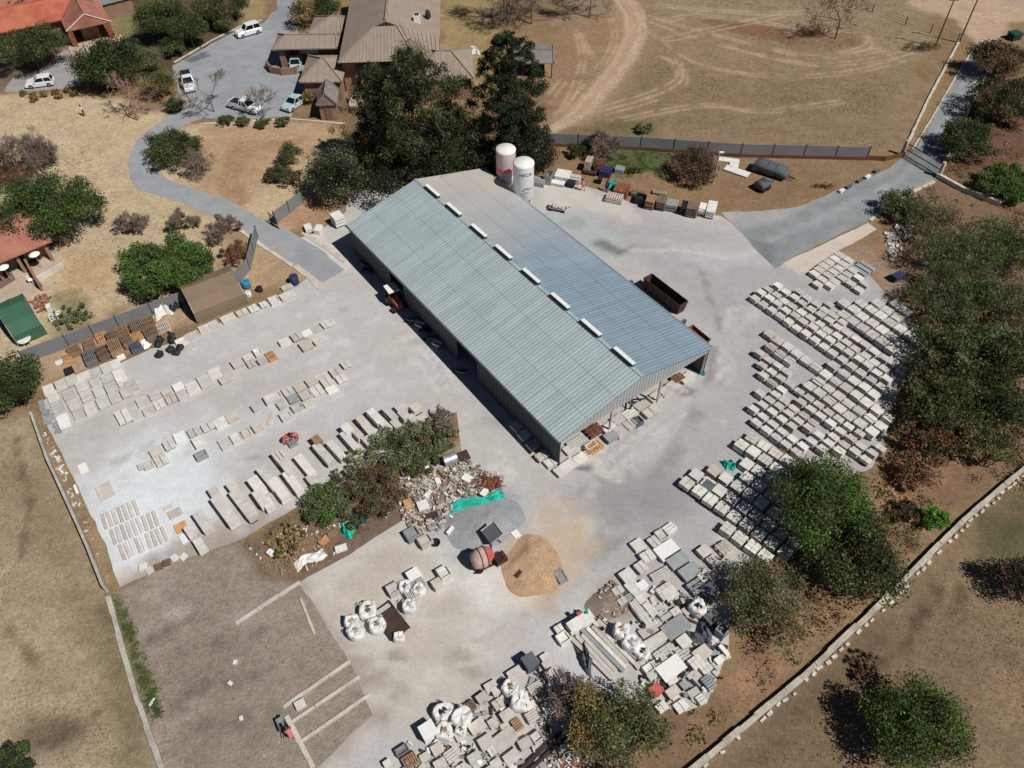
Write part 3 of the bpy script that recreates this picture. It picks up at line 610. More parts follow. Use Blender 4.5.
# ------------------------------------------------------------------ houses
def hip_roof(mb, L_, D_, z0, rise, hipx=(0, 0), hipy=None, over=.0, th=.18, mi=0, ribs=0):
    """Roof over [0,L]x[0,D]; ridge along x at D/2; hipx = inset of the ridge at the x=0 / x=L end."""
    a, b = hipx; r0 = (a, D_ / 2, z0 + rise); r1 = (L_ - b, D_ / 2, z0 + rise)
    c = [(0, 0, z0), (L_, 0, z0), (L_, D_, z0), (0, D_, z0)]; lo = [(x, y, z - th) for x, y, z in c]
    vs = c + [r0, r1] + lo
    fs = [(0, 1, 5, 4), (2, 3, 4, 5), (3, 0, 4), (1, 2, 5), (6, 9, 8, 7), (0, 6, 7, 1), (1, 7, 8, 2), (2, 8, 9, 3), (3, 9, 6, 0)]
    mb.add(vs, fs, mi)
    # ridge and hip tiles
    for p, q in ((r0, r1), (c[0], r0), (c[3], r0), (c[1], r1), (c[2], r1)): mb.bar((p[0], p[1], p[2] + .05), (q[0], q[1], q[2] + .05), .22, .12, mi=mi)
    # standing ribs on both main slopes
    if ribs:
        n = int(L_ / ribs)
        for k in range(1, n):
            x = k * L_ / n
            t = 1.0
            if a and x < a: t = x / a
            if b and x > L_ - b: t = min(t, (L_ - x) / b)
            for y0, y1 in ((0, D_ / 2), (D_, D_ / 2)):
                mb.bar((x, y0, z0 + .03), (x, y0 + (y1 - y0) * t, z0 + rise * t + .03), .07, .09, mi=mi)
def house_local(p_origin, p_x, z):           # origin + angle from two eave points
    o = G(*p_origin, z); q = G(*p_x, z); return o, math.atan2(q.y - o.y, q.x - o.x), (q - o).length
# main brown-roofed house
zE = 5.2
hA, hang, hL = house_local((338, 63), (434, 60), zE)
house = thing('large_house', 'big two storey house with brown metal tile roofs and a carport beside the parking court', 'house', (hA.x, hA.y, 0), hang)
hp = G(345, 2, zE) - hA; depth = hp.y * math.cos(hang) - hp.x * math.sin(hang)
depth = max(12.0, depth)
print('house', hL, depth, math.degrees(hang))
L1 = hL
mb = MB()
# big block: ridge running away from the yard, hip with a small gablet at the front
vs = [(0, 0, zE), (L1 * .82, 0, zE), (L1 * .82, depth + 8, zE), (0, depth + 8, zE), (L1 * .5, 6.2, zE + 3.3), (L1 * .5, depth + 8, zE + 3.3), (L1 * .38, 5.9, zE + 2.6), (L1 * .62, 5.9, zE + 2.6)]
mb.add(vs, [(0, 1, 7, 6), (0, 6, 4, 5, 3), (1, 2, 5, 4, 7), (6, 7, 4), (3, 2, 1, 0)], 0)
n = 22
for k in range(1, n):
    x = L1 * .82 * k / n; t = min(1, x / (L1 * .38), (L1 * .82 - x) / (L1 * .2)); mb.bar((x, 0, zE + .04), (x, 5.9 * t, zE + 2.6 * t + .04), .08, .1)
mb.bar((L1 * .5, 6.2, zE + 3.36), (L1 * .5, depth + 8, zE + 3.36), .3, .14); mb.bar((0, 0, zE + .06), (L1 * .38, 5.9, zE + 2.66), .24, .12); mb.bar((L1 * .82, 0, zE + .06), (L1 * .62, 5.9, zE + 2.66), .24, .12)
mb.build('main_roof', MT['tile_brown'], house)
mb = MB(); mb.add([(L1 * .385, 5.88, zE + 2.66), (L1 * .615, 5.88, zE + 2.66), (L1 * .5, 6.1, zE + 3.2)], [(0, 1, 2)]); mb.build('gablet', MT['dark_in'], house)
# east part of the roof, falling to the right
mb = MB()
vs = [(L1 * .5, depth - 1, zE + 3.0), (L1 * .5, depth + 8, zE + 3.0), (L1 * 1.02, depth + 8, zE + .1), (L1 * 1.02, depth - 12, zE + .1), (L1 * .68, depth - 12, zE + 1.5)]
mb.add([(L1 * .5, 8.5, zE + 3.1), (L1 * .5, depth + 8, zE + 3.1), (L1 * 1.06, depth + 8, zE + .2), (L1 * 1.06, 6.5, zE + .2), (L1 * .66, 6.3, zE + 2.3)], [(4, 3, 2, 1, 0)])
mb.add([(L1 * 1.06, 6.5, zE + .2), (L1 * 1.06, depth + 8, zE + .2), (L1 * 1.06, depth + 8, zE - .1), (L1 * 1.06, 6.5, zE - .1)], [(3, 2, 1, 0)])
# lower front slope of the east wing with ribs
mb.add([(L1 * .66, 6.3, zE + 2.25), (L1 * 1.06, 6.5, zE + .6), (L1 * 1.06, 1.2, zE - .9), (L1 * .82, 0.9, zE - .1)], [(3, 2, 1, 0)])
for k in range(9):
    t = k / 8; mb.bar((L1 * (.68 + .38 * t), 6.3, zE + 2.2 - 1.6 * t + .04), (L1 * (.80 + .26 * t), 1.0, zE - .1 - .8 * t + .04), .08, .1)
mb.build('wing_roof', MT['tile_brown'], house)
mb = MB(); q = G(417, 18, zE + 2.0) - hA; lx, ly = q.x * math.cos(hang) + q.y * math.sin(hang), -q.x * math.sin(hang) + q.y * math.cos(hang)
mb.box((lx, ly, zE + 1.7), (1.0, .9, 1.6)); mb.box((lx, ly, zE + 2.55), (.7, .6, .12), mi=1); mb.build('chimney', [MT['white'], MT['black']], house)
mb = MB(); mb.lathe([(.5, zE + 1.2), (.35, zE + 2.1), (.1, zE + 2.3)], 10, o=(lx + 1.6, ly + 2.2, 0)); mb.build('roof_vent', MT['black'], house)
# east hipped wing
oE, aE, lE = house_local((432, 82), (457, 80), 3.6)
def sub(px, py, z): q = G(px, py, z) - hA; return (q.x * math.cos(hang) + q.y * math.sin(hang), -q.x * math.sin(hang) + q.y * math.cos(hang))
x0, y0 = sub(416, 80, 3.6); x1, y1 = sub(462, 44, 3.6)
mb = MB(); hip_roof(mb, 8.5, 9.5, 0, 2.0, (3.2, 3.2), ribs=.9); o = mb.build('wing_roof', MT['tile_brown'], house, (x0, y0, 3.6)); EX, EY = x0, y0
mb = MB(); mb.box((x0 + 4.25, y0 + 4.75, 1.75), (7.6, 8.6, 3.5)); mb.build('wing_wall', MT['brick_wall'], house)
mb = MB(); mb.box((x0 + 8.05, y0 + 3.6, 1.5), (.14, 1.2, 2.0)); mb.build('window', MT['glass'], house)
# walls of the main block with windows and a veranda
mb = MB(); mb.box((L1 * .41, (depth + 8) / 2 + .6, zE / 2 - .1), (L1 * .78, depth + 6.4, zE - .2)); mb.build('main_wall', MT['brick_wall'], house)
mb = MB(); mb.box((L1 * .85, 6 + (depth + 2) / 2, (zE - .6) / 2), (L1 * .36, depth, zE - .6)); mb.build('wing_wall', MT['brick_wall'], house)
for xx, w, z, hh in ((L1 * .22, 1.6, 3.6, 1.6), (L1 * .44, 3.2, 3.5, 1.7), (L1 * .64, 1.8, 3.6, 1.5), (L1 * .30, 3.0, 1.2, 2.1), (L1 * .62, 2.0, 1.2, 2.0)):
    mb = MB(); mb.box((xx, .70, z), (w, .1, hh)); f = mb.build('window', MT['glass'], house)
    mb = MB(); mb.box((xx, .68, z - hh / 2 - .06), (w + .3, .2, .1)); mb.build('sill', MT['kerb'], f)
mb = MB(); mb.box((L1 * .3, -1.8, .1), (6.5, 3.6, .2)); mb.build('patio', MT['paving'], house)
mb = MB(); mb.box((L1 * .34, -.3, 2.55), (3.4, 2.0, .14)); mb.build('porch_roof', MT['thatch_grey'], house)
# carport, garage wing and entrance wing to the left
def wing(px0, px1, dep, z, rise, hips, name, walls=True, mat_='tile_brown', ribs=.9):
    o, a, l = house_local(px0, px1, z); x, y = sub(*px0, z)
    mb = MB(); hip_roof(mb, l, dep, 0, rise, hips, ribs=ribs); r = mb.build(name, MT[mat_], house, (x, y, z), a - hang)
    if walls:
        mb = MB(); mb.box((l / 2, dep / 2, -z / 2 - .1), (l - 1.0, dep - 1.0, z - .22)); mb.build('wall', MT['brick_wall'], r)
    return r, l
car, cl = wing((272, 49), (337, 48), 5.2, 3.4, 1.0, (2.0, .3), 'carport_roof', walls=False)
for xx in (1.2,):
    for yy in (.8, 4.4):
        mb = MB(); mb.box((xx, yy, -1.75), (.9, .5, 3.3)); mb.build('pillar', MT['brick_wall'], car)
mb = MB(); mb.box((cl * .52, 4.6, -1.9), (cl * .9, .25, 3.0)); mb.build('back_wall', MT['brick_wall'], car)
mb = MB(); mb.box((4.6, 4.44, -2.3), (3.0, .1, 1.2)); mb.build('garage_window', MT['white'], car)
wing((299, 82), (342, 81.5), 8.4, 3.3, 1.5, (3.0, 3.0), 'garage_roof')
wing((308, 33), (342, 33), 6.0, 3.3, 1.4, (3.5, .5), 'entrance_roof')
tw = [G(*p) for p in ((268, 68), (272, 73), (282, 75), (296, 74), (300, 72))]
mb = MB()
for a, b in zip(tw, tw[1:]): d = b - a; mb.box(((a.x + b.x) / 2, (a.y + b.y) / 2, .55), (d.length + .25, .35, 1.1), math.atan2(d.y, d.x))
tag(mb.build('garden_wall', MT['brick_wall']), 'low curved brick wall with a planter at the carport entrance', 'wall')
# little gabled hut at the garden edge
def simple_house(name, label, cat, pa, pb, dep, z, rise, roof, wall, hips=(0, 0), axis='x', over=.4, door=None, ribs=0, gable_mat=None):
    o, a, l = house_local(pa, pb, z); t = thing(name, label, cat, (o.x, o.y, 0), a)
    mb = MB()
    if axis == 'x': hip_roof(mb, l, dep, z, rise, hips, ribs=ribs); 
    else:
        m2 = MB(); hip_roof(m2, dep, l, z, rise, hips, ribs=ribs); mb.add([(l - y, x, zz) for x, y, zz in m2.v], m2.f, 0)
    mb.build('roof', MT[roof], t)
    mb = MB(); mb.box((l / 2, dep / 2, z / 2 - .1), (l - 2 * over, dep - 2 * over, z - .2)); mb.build('wall', MT[wall], t)
    if door:
        mb = MB(); mb.box((door[0] * l, over - .04, 1.0), (door[1], .1, 2.0)); mb.build('door', MT['wood_dark'], t)
    return t, l
hut, l = simple_house('garden_hut', 'small grey gabled hut in front of the brown roofed house', 'hut', (316, 105), (337, 104), 4.2, 2.6, 1.6, 'thatch_grey', 'brick_wall', axis='y', over=.3, door=(.5, .9))
# red tiled house top left
rh, l = simple_house('red_roof_house', 'house with orange red tiled roof and open front porch at the top left corner', 'house', (66, 31), (111, 21), 9.5, 3.0, 2.0, 'tile_pink', 'brick_wall', axis='y', over=2.2, hips=(0, 0))
mb = MB(); hip_roof(mb, 15, 8.5, 0, 2.0, (3, 0), ribs=0); mb.build('wing_roof', MT['tile_red'], rh, (-11.5, 5.0, 3.0))
mb = MB(); hip_roof(mb, 16, 8.5, 0, 2.0, (0, 0)); mb.build('rear_roof', MT['tile_pink'], rh, (-8, 13.5, 3.1))
mb = MB(); mb.box((-4, 9.2, 1.4), (13, 6.4, 2.8)); mb.box((0, 17.5, 1.4), (15, 6, 2.8)); mb.build('wing_wall', MT['brick_wall'], rh)
for xx in (.5, l - .7):
    mb = MB(); mb.box((xx, .5, 1.45), (.8, .8, 2.9)); mb.build('pillar', MT['rust'], rh)
mb = MB(); mb.box((l / 2, -1.2, .12), (l + 1.5, 4.5, .24)); mb.build('porch_floor', MT['paving'], rh)
mb = MB()
mb.add([(l * .06, .06, 3.0), (l * .94, .06, 3.0), (l / 2, .06, 4.75)], [(0, 1, 2)]); mb.build('gable_wall', MT['brick_wall'], rh)
mb = MB(); mb.bar((0, -.05, 3.0), (l / 2, -.05, 5.0), .14, .3); mb.bar((l, -.05, 3.0), (l / 2, -.05, 5.0), .14, .3); mb.build('barge_board', MT['white'], rh)
mb = MB(); mb.box((0, 0, 2.75), (5.2, 4.5, .16), 0); mb.build('lean_to_roof', MT['galv'], rh, (l + 2.4, 10.5, 0), .1)
mb = MB(); mb.box((0, 0, 1.3), (4.8, 4.2, 2.6), 0); mb.build('lean_to_wall', MT['brick_wall'], rh, (l + 2.4, 10.7, 0), .1)
pg = G(128, 6); t = thing('timber_pergola', 'red brown timber pergola frame behind the red roofed house', 'pergola', (pg.x, pg.y, 0), .3)
for xx in (-1.6, 1.6):
    for yy in (-1.4, 1.4):
        mb = MB(); mb.box((xx, yy, 1.2), (.14, .14, 2.4)); mb.build('post', MT['rust'], t)
mb = MB()
for k in range(6): mb.box((0, -1.5 + k * .6, 2.45), (3.8, .1, .14))
for yy in (-1.6, 1.6): mb.box((yy, 0, 2.34), (.12, 3.4, .1))
mb.build('rafter_frame', MT['rust'], t)
# house at the left edge under the acacia
oL, aL, lL = house_local((-14, 268), (51, 241), 2.9)
lh = thing('cottage', 'pinkish tiled cottage with a paved terrace, partly under the big acacia at the left edge', 'house', (oL.x, oL.y, 0), aL)
mb = MB(); hip_roof(mb, lL, 9.0, 2.9, 1.9, (3.0, 0)); mb.build('roof', MT['tile_pink'], lh)
mb = MB(); mb.box((lL / 2 - .2, 5.2, 1.4), (lL - 1.2, 6.6, 2.8)); mb.build('wall', MT['brick_wall'], lh)
for k, xx in enumerate((lL * .35, lL * .6)):
    mb = MB(); mb.box((xx, 1.85, 1.2), (2.4, .1, 2.2)); mb.build('glass_door', MT['glass'], lh)
for xx in (lL * .12, lL * .45, lL - .8):
    mb = MB(); mb.box((xx, .7, 1.4), (.35, .35, 2.75)); mb.build('pillar', MT['brick_wall'], lh)
def pad_thing(name, pts, h, m, label, cat):
    q = [G(*p) for p in pts]; mb = MB(); mb.poly([(v.x, v.y) for v in q], h); return tag(mb.build(name, MT[m]), label, cat)
mk('paving_dark', srgb(120, 100, 92), .9, .12, .8, detail=.15)
def flat(name, pts, h, m, z0=0.0):
    q = [G(*p) for p in pts]; mb = MB(); mb.poly([(v.x, v.y) for v in q], h, z0); return struct(mb.build(name, MT[m]))
flat('terrace_paving', [(25, 254), (51, 241), (61, 263), (36, 277)], .05, 'paving')
flat('terrace_step', [(36, 277), (61, 263), (64, 268), (39, 281)], .12, 'kerb')
flat('terrace_paving', [(-20, 290), (14, 266), (27, 264), (43, 290), (-20, 318)], .05, 'paving')
flat('pool_deck', [(-20, 286), (10, 270), (16, 280), (-20, 302)], .06, 'paving_dark', .004)
lw = thing('brick_wall', 'low brick wall closing the cottage terrace beside the lawn', 'wall')
mb = MB(); a, b = G(27, 263), G(43, 291); d = b - a; mb.box(((a.x + b.x) / 2, (a.y + b.y) / 2, .75), (d.length, .25, 1.5), math.atan2(d.y, d.x)); mb.build('wall_body', MT['brick_wall'], lw)
# open shelter in the paddock
sh, l = simple_house('open_shelter', 'open sided lean to shelter with a grey sheet roof at the paddock corner', 'shelter', (514, 63), (554, 63), 6.5, 2.6, .5, 'thatch_grey', 'dark_in', over=1.4)  # near-black block inside paints the shade below the roof
for xx in (.3, l / 2, l - .3):
    mb = MB(); mb.tube((xx, .3, 0), (xx, .3, 2.5), .1, n=6); mb.build('post', MT['bark'], sh)
# marquees
def tent(name, label, pa, pb, dep, hw, rise, m, open_end=True):
    o, a, l = house_local(pa, pb, 0); t = thing(name, label, 'tent', (o.x, o.y, 0), a)
    prof = [(0, 0), (.05, hw * .9), (.18 * dep, hw + rise * .55), (.5 * dep, hw + rise), (.82 * dep, hw + rise * .55), (dep - .05, hw * .9), (dep, 0)]
    mb = MB(); n = len(prof); nx_ = 7; vs = []
    for i in range(nx_):
        sg = -.07 * math.sin(math.pi * ((i * 2) % (nx_ - 1)) / (nx_ - 1)) if 0 < i < nx_ - 1 else 0
        for y, z in prof: vs.append((l * i / (nx_ - 1), y, z + (sg if z > hw else 0)))
    fs = [(i * n + j, (i + 1) * n + j, (i + 1) * n + j + 1, i * n + j + 1) for i in range(nx_ - 1) for j in range(n - 1)]
    mb.add(vs, fs, 0, smooth=False); mb.add([(l, y, z) for y, z in prof], [tuple(range(n))]); mb.build('canvas', MT[m], t)
    for x in (0.02, l - .02):
        mb = MB()
        for (ya, za), (yb, zb) in zip(prof, prof[1:]): mb.tube((x, ya, za), (x, yb, zb), .05, n=5)
        mb.build('pole_frame', MT['steel'], t)
    if open_end:
        mb = MB(); mb.add([(.4, y * .94 + dep * .03, z * .95) for y, z in prof], [tuple(range(n))[::-1]]); mb.build('shade_sheet', MT['black'], t)  # black sheet set in the open end, standing in for the shade inside
    return t
tent('green_tent', 'dark green ridge tent on the lawn beside the cottage terrace', (19, 347), (48, 334), 6.4, 1.6, 1.4, 'tent_green')
tent('khaki_marquee', 'long khaki canvas marquee at the edge of the slab yard', (198, 324), (248, 304), 5.6, 1.7, 1.3, 'tent_khaki')

# ------------------------------------------------------------------ fences and walls
def fence(name, label, pts, h, m, post_every=3.0, cat='fence', th=.08, plinth=0.0, pm='roof_edge', post_top=.15):
    q = [G(*p) for p in pts]; t = thing(name, label, cat, q[0])
    mb = MB(); pl = MB(); posts = []
    for a, b in zip(q, q[1:]):
        d = b - a; an = math.atan2(d.y, d.x); n = max(1, round(d.length / post_every))
        mid = (a + b) / 2 - q[0]; mb.box((mid.x, mid.y, plinth + (h - plinth) / 2), (d.length, th, h - plinth), an)
        if plinth: pl.box((mid.x, mid.y, plinth / 2), (d.length, th + .12, plinth), an)
        for k in range(n): posts.append((a.lerp(b, k / n) - q[0], an))
    posts.append((q[-1] - q[0], an))
    mb.build('panel', MT[m], t)
    if plinth: pl.build('plinth', MT['plinth'], t)
    me = None
    for p, an in posts:
        if me is None:
            pb = MB(); pb.box((0, 0, (h + post_top) / 2), (.12, .16, h + post_top)); me = pb.mesh('post', MT[pm])
        link('post', me, t, (p.x, p.y, 0), an)
    return t
fence('metal_fence', 'long grey sheet fence with a brown foot dividing the paddock from the yard', [(547, 146), (640, 150), (740, 157), (866, 160)], 2.0, 'fence_grey', 4.6, plinth=.5)
fence('low_wall', 'low dark brown wall continuing the grey fence up to the gate', [(866, 160), (884, 161), (903, 157)], .7, 'plinth', 3.0, pm='plinth', post_top=.05)
fence('metal_fence', 'grey sheet fence between the cottage lawn and the pallet stacks', [(26, 363), (70, 347), (120, 328), (186, 303)], 1.75, 'fence_grey', 3.0)
fence('metal_fence', 'short grey fence leg running down to the khaki marquee', [(258, 238), (250, 270), (236, 287)], 1.75, 'fence_grey', 3.0)
fence('metal_fence', 'grey sheet fence from the driveway gate to the round grey green tree', [(276, 224), (303, 203)], 1.75, 'fence_grey', 2.5)
mk('precast', srgb(178, 171, 162), .9, .25, .8, detail=.2)
fence('precast_wall', 'low pale precast boundary wall with posts along the left side of the yard', [(36, 420), (52, 465), (74, 512), (92, 552), (108, 592)], 1.15, 'precast', 3.2, 'wall', .22, pm='precast')
pwall = strip('boundary_footing', [(109, 598), (124, 652), (140, 705), (162, 768), (172, 800)], .4, .3, 'precast'); tag(pwall, 'crumbling pale wall footing continuing the left boundary wall past the weeds', 'wall')
tag(strip('boundary_wall', [(1060, 436), (1024, 469), (960, 524), (882, 603), (800, 680), (690, 772), (640, 815)], .42, .45, 'precast'), 'long pale low boundary wall crossing the lower right corner', 'wall')
mb = MB(); q = [G(*p) for p in ((1024, 476), (960, 531), (884, 610), (800, 688), (698, 772))]
for a, b in zip(q, q[1:]):
    d = b - a; n = int(d.length / .8)
    for k in range(n):
        if rnd.random() < .72:
            c = a.lerp(b, k / n); mb.box((c.x + rnd.uniform(-.12, .12), c.y + rnd.uniform(-.12, .12), .08), (rnd.uniform(.25, .6), rnd.uniform(.15, .28), .16), math.atan2(d.y, d.x) + rnd.uniform(-.3, .3))
stuff(mb.build('stone_debris', MT['kerb']), 'broken white stones lying along the lower right boundary wall', 'rubble')
tag(strip('low_wall', [(936, 177), (960, 190), (985, 200), (1000, 206)], .4, .6, 'kerb'), 'low pale wall running from the gate into the reeds on the right', 'wall')
gq = G(904, 156); gt = thing('sliding_gate', 'dark steel bar gate across the access road', 'gate', gq, wang((904, 156), (937, 176)))
gl = (G(937, 176) - gq).length; mb = MB()
for z in (.15, 1.0, 1.85): mb.box((gl / 2, 0, z), (gl, .08, .1))
mb.build('gate_frame', MT['black'], gt); mb = MB()
for k in range(int(gl / .16)): mb.box((k * .16, 0, 1.0), (.035, .035, 1.75))
mb.build('gate_bars', MT['black'], gt)
for s in (-.35, gl + .2):
    mb = MB(); mb.box((s, 0, 1.1), (.4, .4, 2.2)); mb.build('gate_post', MT['precast'], gt)
g2 = thing('driveway_gate', 'open dark gate leaf at the driveway beside the short grey fence', 'gate', G(271, 223), wang((271, 223), (283, 232)))
mb = MB()
for k in range(9): mb.box((k * .22, 0, .8), (.04, .04, 1.6))
for z in (.1, .8, 1.55): mb.box((.9, 0, z), (1.9, .06, .08))
mb.build('gate_frame', MT['black'], g2)
def pole(name, base, h, label, cat, m='bark', arm=0):
    p = G(*base); t = thing(name, label, cat, p); mb = MB(); mb.tube((0, 0, 0), (0, 0, h), .13, .09, 8); mb.build('shaft', MT[m], t)
    if arm: mb = MB(); mb.box((0, 0, h - .5), (arm, .1, .12)); mb.build('crossarm', MT[m], t)
    return t
pole('utility_pole', (935, 47), 8.0, 'wooden utility pole in the paddock beside the brushwood pile', 'pole', arm=1.6)
pole('utility_pole', (959, 43), 9.5, 'taller wooden utility pole at the corner where the access road starts', 'pole', arm=1.6)
lp = pole('yard_light', (713, 183), 4.6, 'thin steel lamp post in front of the dark round bush', 'lamp post', 'galv')
mb = MB(); mb.box((.25, 0, 4.6), (.6, .25, .14)); mb.build('lamp_head', MT['white'], lp)
fence_w = thing('wire_fence', 'wire fence with thin posts along the far edge of the paddock', 'fence', G(840, -4))
mb = MB(); q = [G(*p) for p in ((838, -2), (872, 12), (905, 25), (930, 33), (957, 42))]
for a, b in zip(q, q[1:]):
    a = a - G(840, -4); b = b - G(840, -4)
    for z in (.4, .8, 1.2): mb.bar((a.x, a.y, z), (b.x, b.y, z), .03)
mb.build('wire', MT['bark'], fence_w)
for a in q:
    a = a - G(840, -4); mb = MB(); mb.tube((a.x, a.y, 0), (a.x, a.y, 1.4), .09, n=6); mb.build('post', MT['bark'], fence_w)
# ------------------------------------------------------------------ trees and shrubs
def leaves_mesh(name, clumps, n, size, mats, rs, aspect=.55, up=0.0, droop=0.0, weights=None):
    """n small leaf sprays spread through clumps (x,y,z,r)."""
    c = np.array(clumps); w = c[:, 3] ** 2; w = w / w.sum()
    k = rs.choice(len(c), n, p=w); d = rs.normal(size=(n, 3)); d /= np.linalg.norm(d, axis=1)[:, None]
    rad = rs.rand(n) ** .55; pos = c[k, :3] + d * (c[k, 3] * rad)[:, None] * np.array([1, 1, .8])
    pos[:, 2] = np.maximum(pos[:, 2], .06)
    a = rs.normal(size=(n, 3)); a[:, 2] = a[:, 2] * (1 - min(up, .95)) + up * np.abs(rs.normal(size=n)) * 2.0 + droop * -1.0
    a /= np.linalg.norm(a, axis=1)[:, None]
    b = np.cross(a, rs.normal(size=(n, 3))); b /= np.linalg.norm(b, axis=1)[:, None] + 1e-9
    s = size * (.55 + .9 * rs.rand(n)); A = a * (s / 2)[:, None]; B = b * (s * aspect / 2)[:, None]
    V = np.stack([pos - A, pos - B * 1.0, pos + A, pos + B], 1).reshape(-1, 3)
    me = bpy.data.meshes.new(name); me.vertices.add(4 * n); me.vertices.foreach_set('co', V.astype(np.float32).ravel())
    me.loops.add(4 * n); me.loops.foreach_set('vertex_index', np.arange(4 * n, dtype=np.int32))
    me.polygons.add(n); me.polygons.foreach_set('loop_start', (np.arange(n) * 4).astype(np.int32))
    me.update(calc_edges=True)
    for m in mats: me.materials.append(MT[m])
    wts = np.array(weights or [1.0] * len(mats)); wts = wts / wts.sum()
    cm = rs.choice(len(mats), len(c), p=wts)                      # each clump leans to one leaf tone
    mi = np.where(rs.rand(n) < .65, cm[k], rs.choice(len(mats), n, p=wts)); me.polygons.foreach_set('material_index', mi.astype(np.int32))
    return me
def crown_clumps(rs, rx, ry, rz, z, n, cr, flat=.0, gap=0.0):
    out = []
    while len(out) < n:
        d = rs.normal(size=3); d /= np.linalg.norm(d); r = rs.rand() ** .42
        if d[2] < -.35 - flat * .0 and rs.rand() < .6: continue
        x, y, zz = d[0] * rx * r, d[1] * ry * r, d[2] * rz * r
        if flat and zz < 0: zz *= (1 - flat)
        out.append((x, y, z + zz, cr * (.55 + .8 * rs.rand())))
    return out
def trunk_mesh(name, h, r, tips, m, rs, wob=.15):
    mb = MB(); p = Vector((0, 0, -.05)); k = 4; ax = []
    for i in range(k + 1):
        ax.append(Vector((rs.normal() * wob * h * .08 * i / k, rs.normal() * wob * h * .08 * i / k, h * i / k - .05 * (i == 0))))
    for i in range(k): mb.tube(ax[i], ax[i + 1], r * (1 - .6 * i / k), r * (1 - .6 * (i + 1) / k), 7)
    for t in tips:
        s = ax[1 + int(rs.rand() * (k - 1))]; e = Vector(t[:3]); m1 = s.lerp(e, .5) + Vector((rs.normal(), rs.normal(), rs.normal() + .5)) * .12 * (e - s).length * .5
        mb.tube(s, m1, r * .4, r * .25, 5, cap=False); mb.tube(m1, e, r * .25, r * .06, 5, cap=False)
    return mb.mesh(name, MT[m])
TN = [0]
def tree(kind, label, cpx, rpx, mats, h, dens=1.0, leaf=.34, rz=None, cz=None, group=None, bark='bark', weights=None, cr=.38, up=0.0, nclump=None, base_z=None, cat='tree', ry=None, aspect=.55, cone=0.0, droop=0.0, flat=.5):
    """crown centre and half width in the photo; h = real height."""
    TN[0] += 1; rs = np.random.RandomState(100 + TN[0])
    rz = rz or h * .42; cz = cz or (h - rz)
    c = G(cpx[0], cpx[1], cz); rx = rpx * 1.12 * mpp(*cpx) * (1 - .25 * cz / CAM_H)
    ry = (ry or 1.0) * rx
    t = thing(kind, label, cat, (c.x, c.y, 0), 0, group)
    n = nclump or int(26 + 10 * rx)
    cl = crown_clumps(rs, rx * .82, ry * .82, rz * .84, cz, n, cr * min(rx, rz * 1.3), flat)
    if cone:
        cl = [(x * (1 - cone * max(0, (z - cz + rz) / (2 * rz))) , y * (1 - cone * max(0, (z - cz + rz) / (2 * rz))), z, r * (1 - .5 * cone * max(0, (z - cz + rz) / (2 * rz)))) for x, y, z, r in cl]
    leaf = leaf * .74
    nl = int(dens * 300 * rx * ry * max(1.0, rz / max(rx, .1)) ** .5 * (.34 / leaf) ** 1.75) + 260
    link('crown', leaves_mesh('crown', cl, nl, leaf, mats, rs, up=up, weights=weights, aspect=aspect, droop=droop), t)
    tips = [cl[i] for i in rs.choice(len(cl), min(len(cl), 14), replace=False)]
    link('trunk', trunk_mesh('trunk', max(.4, cz), max(.07, rx * .055), tips, bark, rs), t)
    return t
def bare_mesh(rs, h, spread, m, levels=4, trunkr=.12, nb=4, upb=.5):
    mb = MB(); tb = MB()
    def grow(p, d, l, r, lev):
        q = p + d * l
        if lev == 0: tb.tube(p, q, r, r * .75, 6)
        else: mb.tube(p, q, r, r * .6, 4 if lev < 2 else 3, cap=False)
        if lev >= levels: return
        k = nb + (lev > 0) * rs.randint(0, 2)
        for i in range(k):
            nd = d * (.75 if lev else .5) + Vector(rs.normal(size=3)) * spread * (1.0 if lev else 1.1); nd.z += upb * .3
            nd.normalize(); st = p.lerp(q, 1.0 if lev == 0 else .45 + .55 * rs.rand())
            grow(st, nd, l * (.62 + .2 * rs.rand()) * (1.0 if lev else 1.2), max(.026, r * .55), lev + 1)
    grow(Vector((0, 0, -.05)), Vector((rs.normal() * .06, rs.normal() * .06, 1)).normalized(), h * .28, trunkr, 0)
    return mb, tb
def bare(kind, label, base, h, m='twig_dark', spread=.55, levels=4, trunkr=.12, nb=4, stems=1, upb=.5, cat='bare tree', group=None, seed=None):
    h *= 2.1 if kind == 'bare_tree' else 1.55; TN[0] += 1; rs = np.random.RandomState(seed or 300 + TN[0]); p = G(*base); t = thing(kind, label, cat, p, 0, group)
    mb = MB(); tb = MB()
    for s in range(stems):
        a, b = bare_mesh(rs, h * (.8 + .3 * rs.rand()), spread, m, levels, trunkr, nb, upb)
        ox, oy = (rs.normal() * .6, rs.normal() * .6) if stems > 1 else (0, 0)
        mb.add([(x + ox, y + oy, z) for x, y, z in a.v], a.f); tb.add([(x + ox, y + oy, z) for x, y, z in b.v], b.f)
    mb.build('crown', MT[m], t); tb.build('trunk', MT[m], t); return t
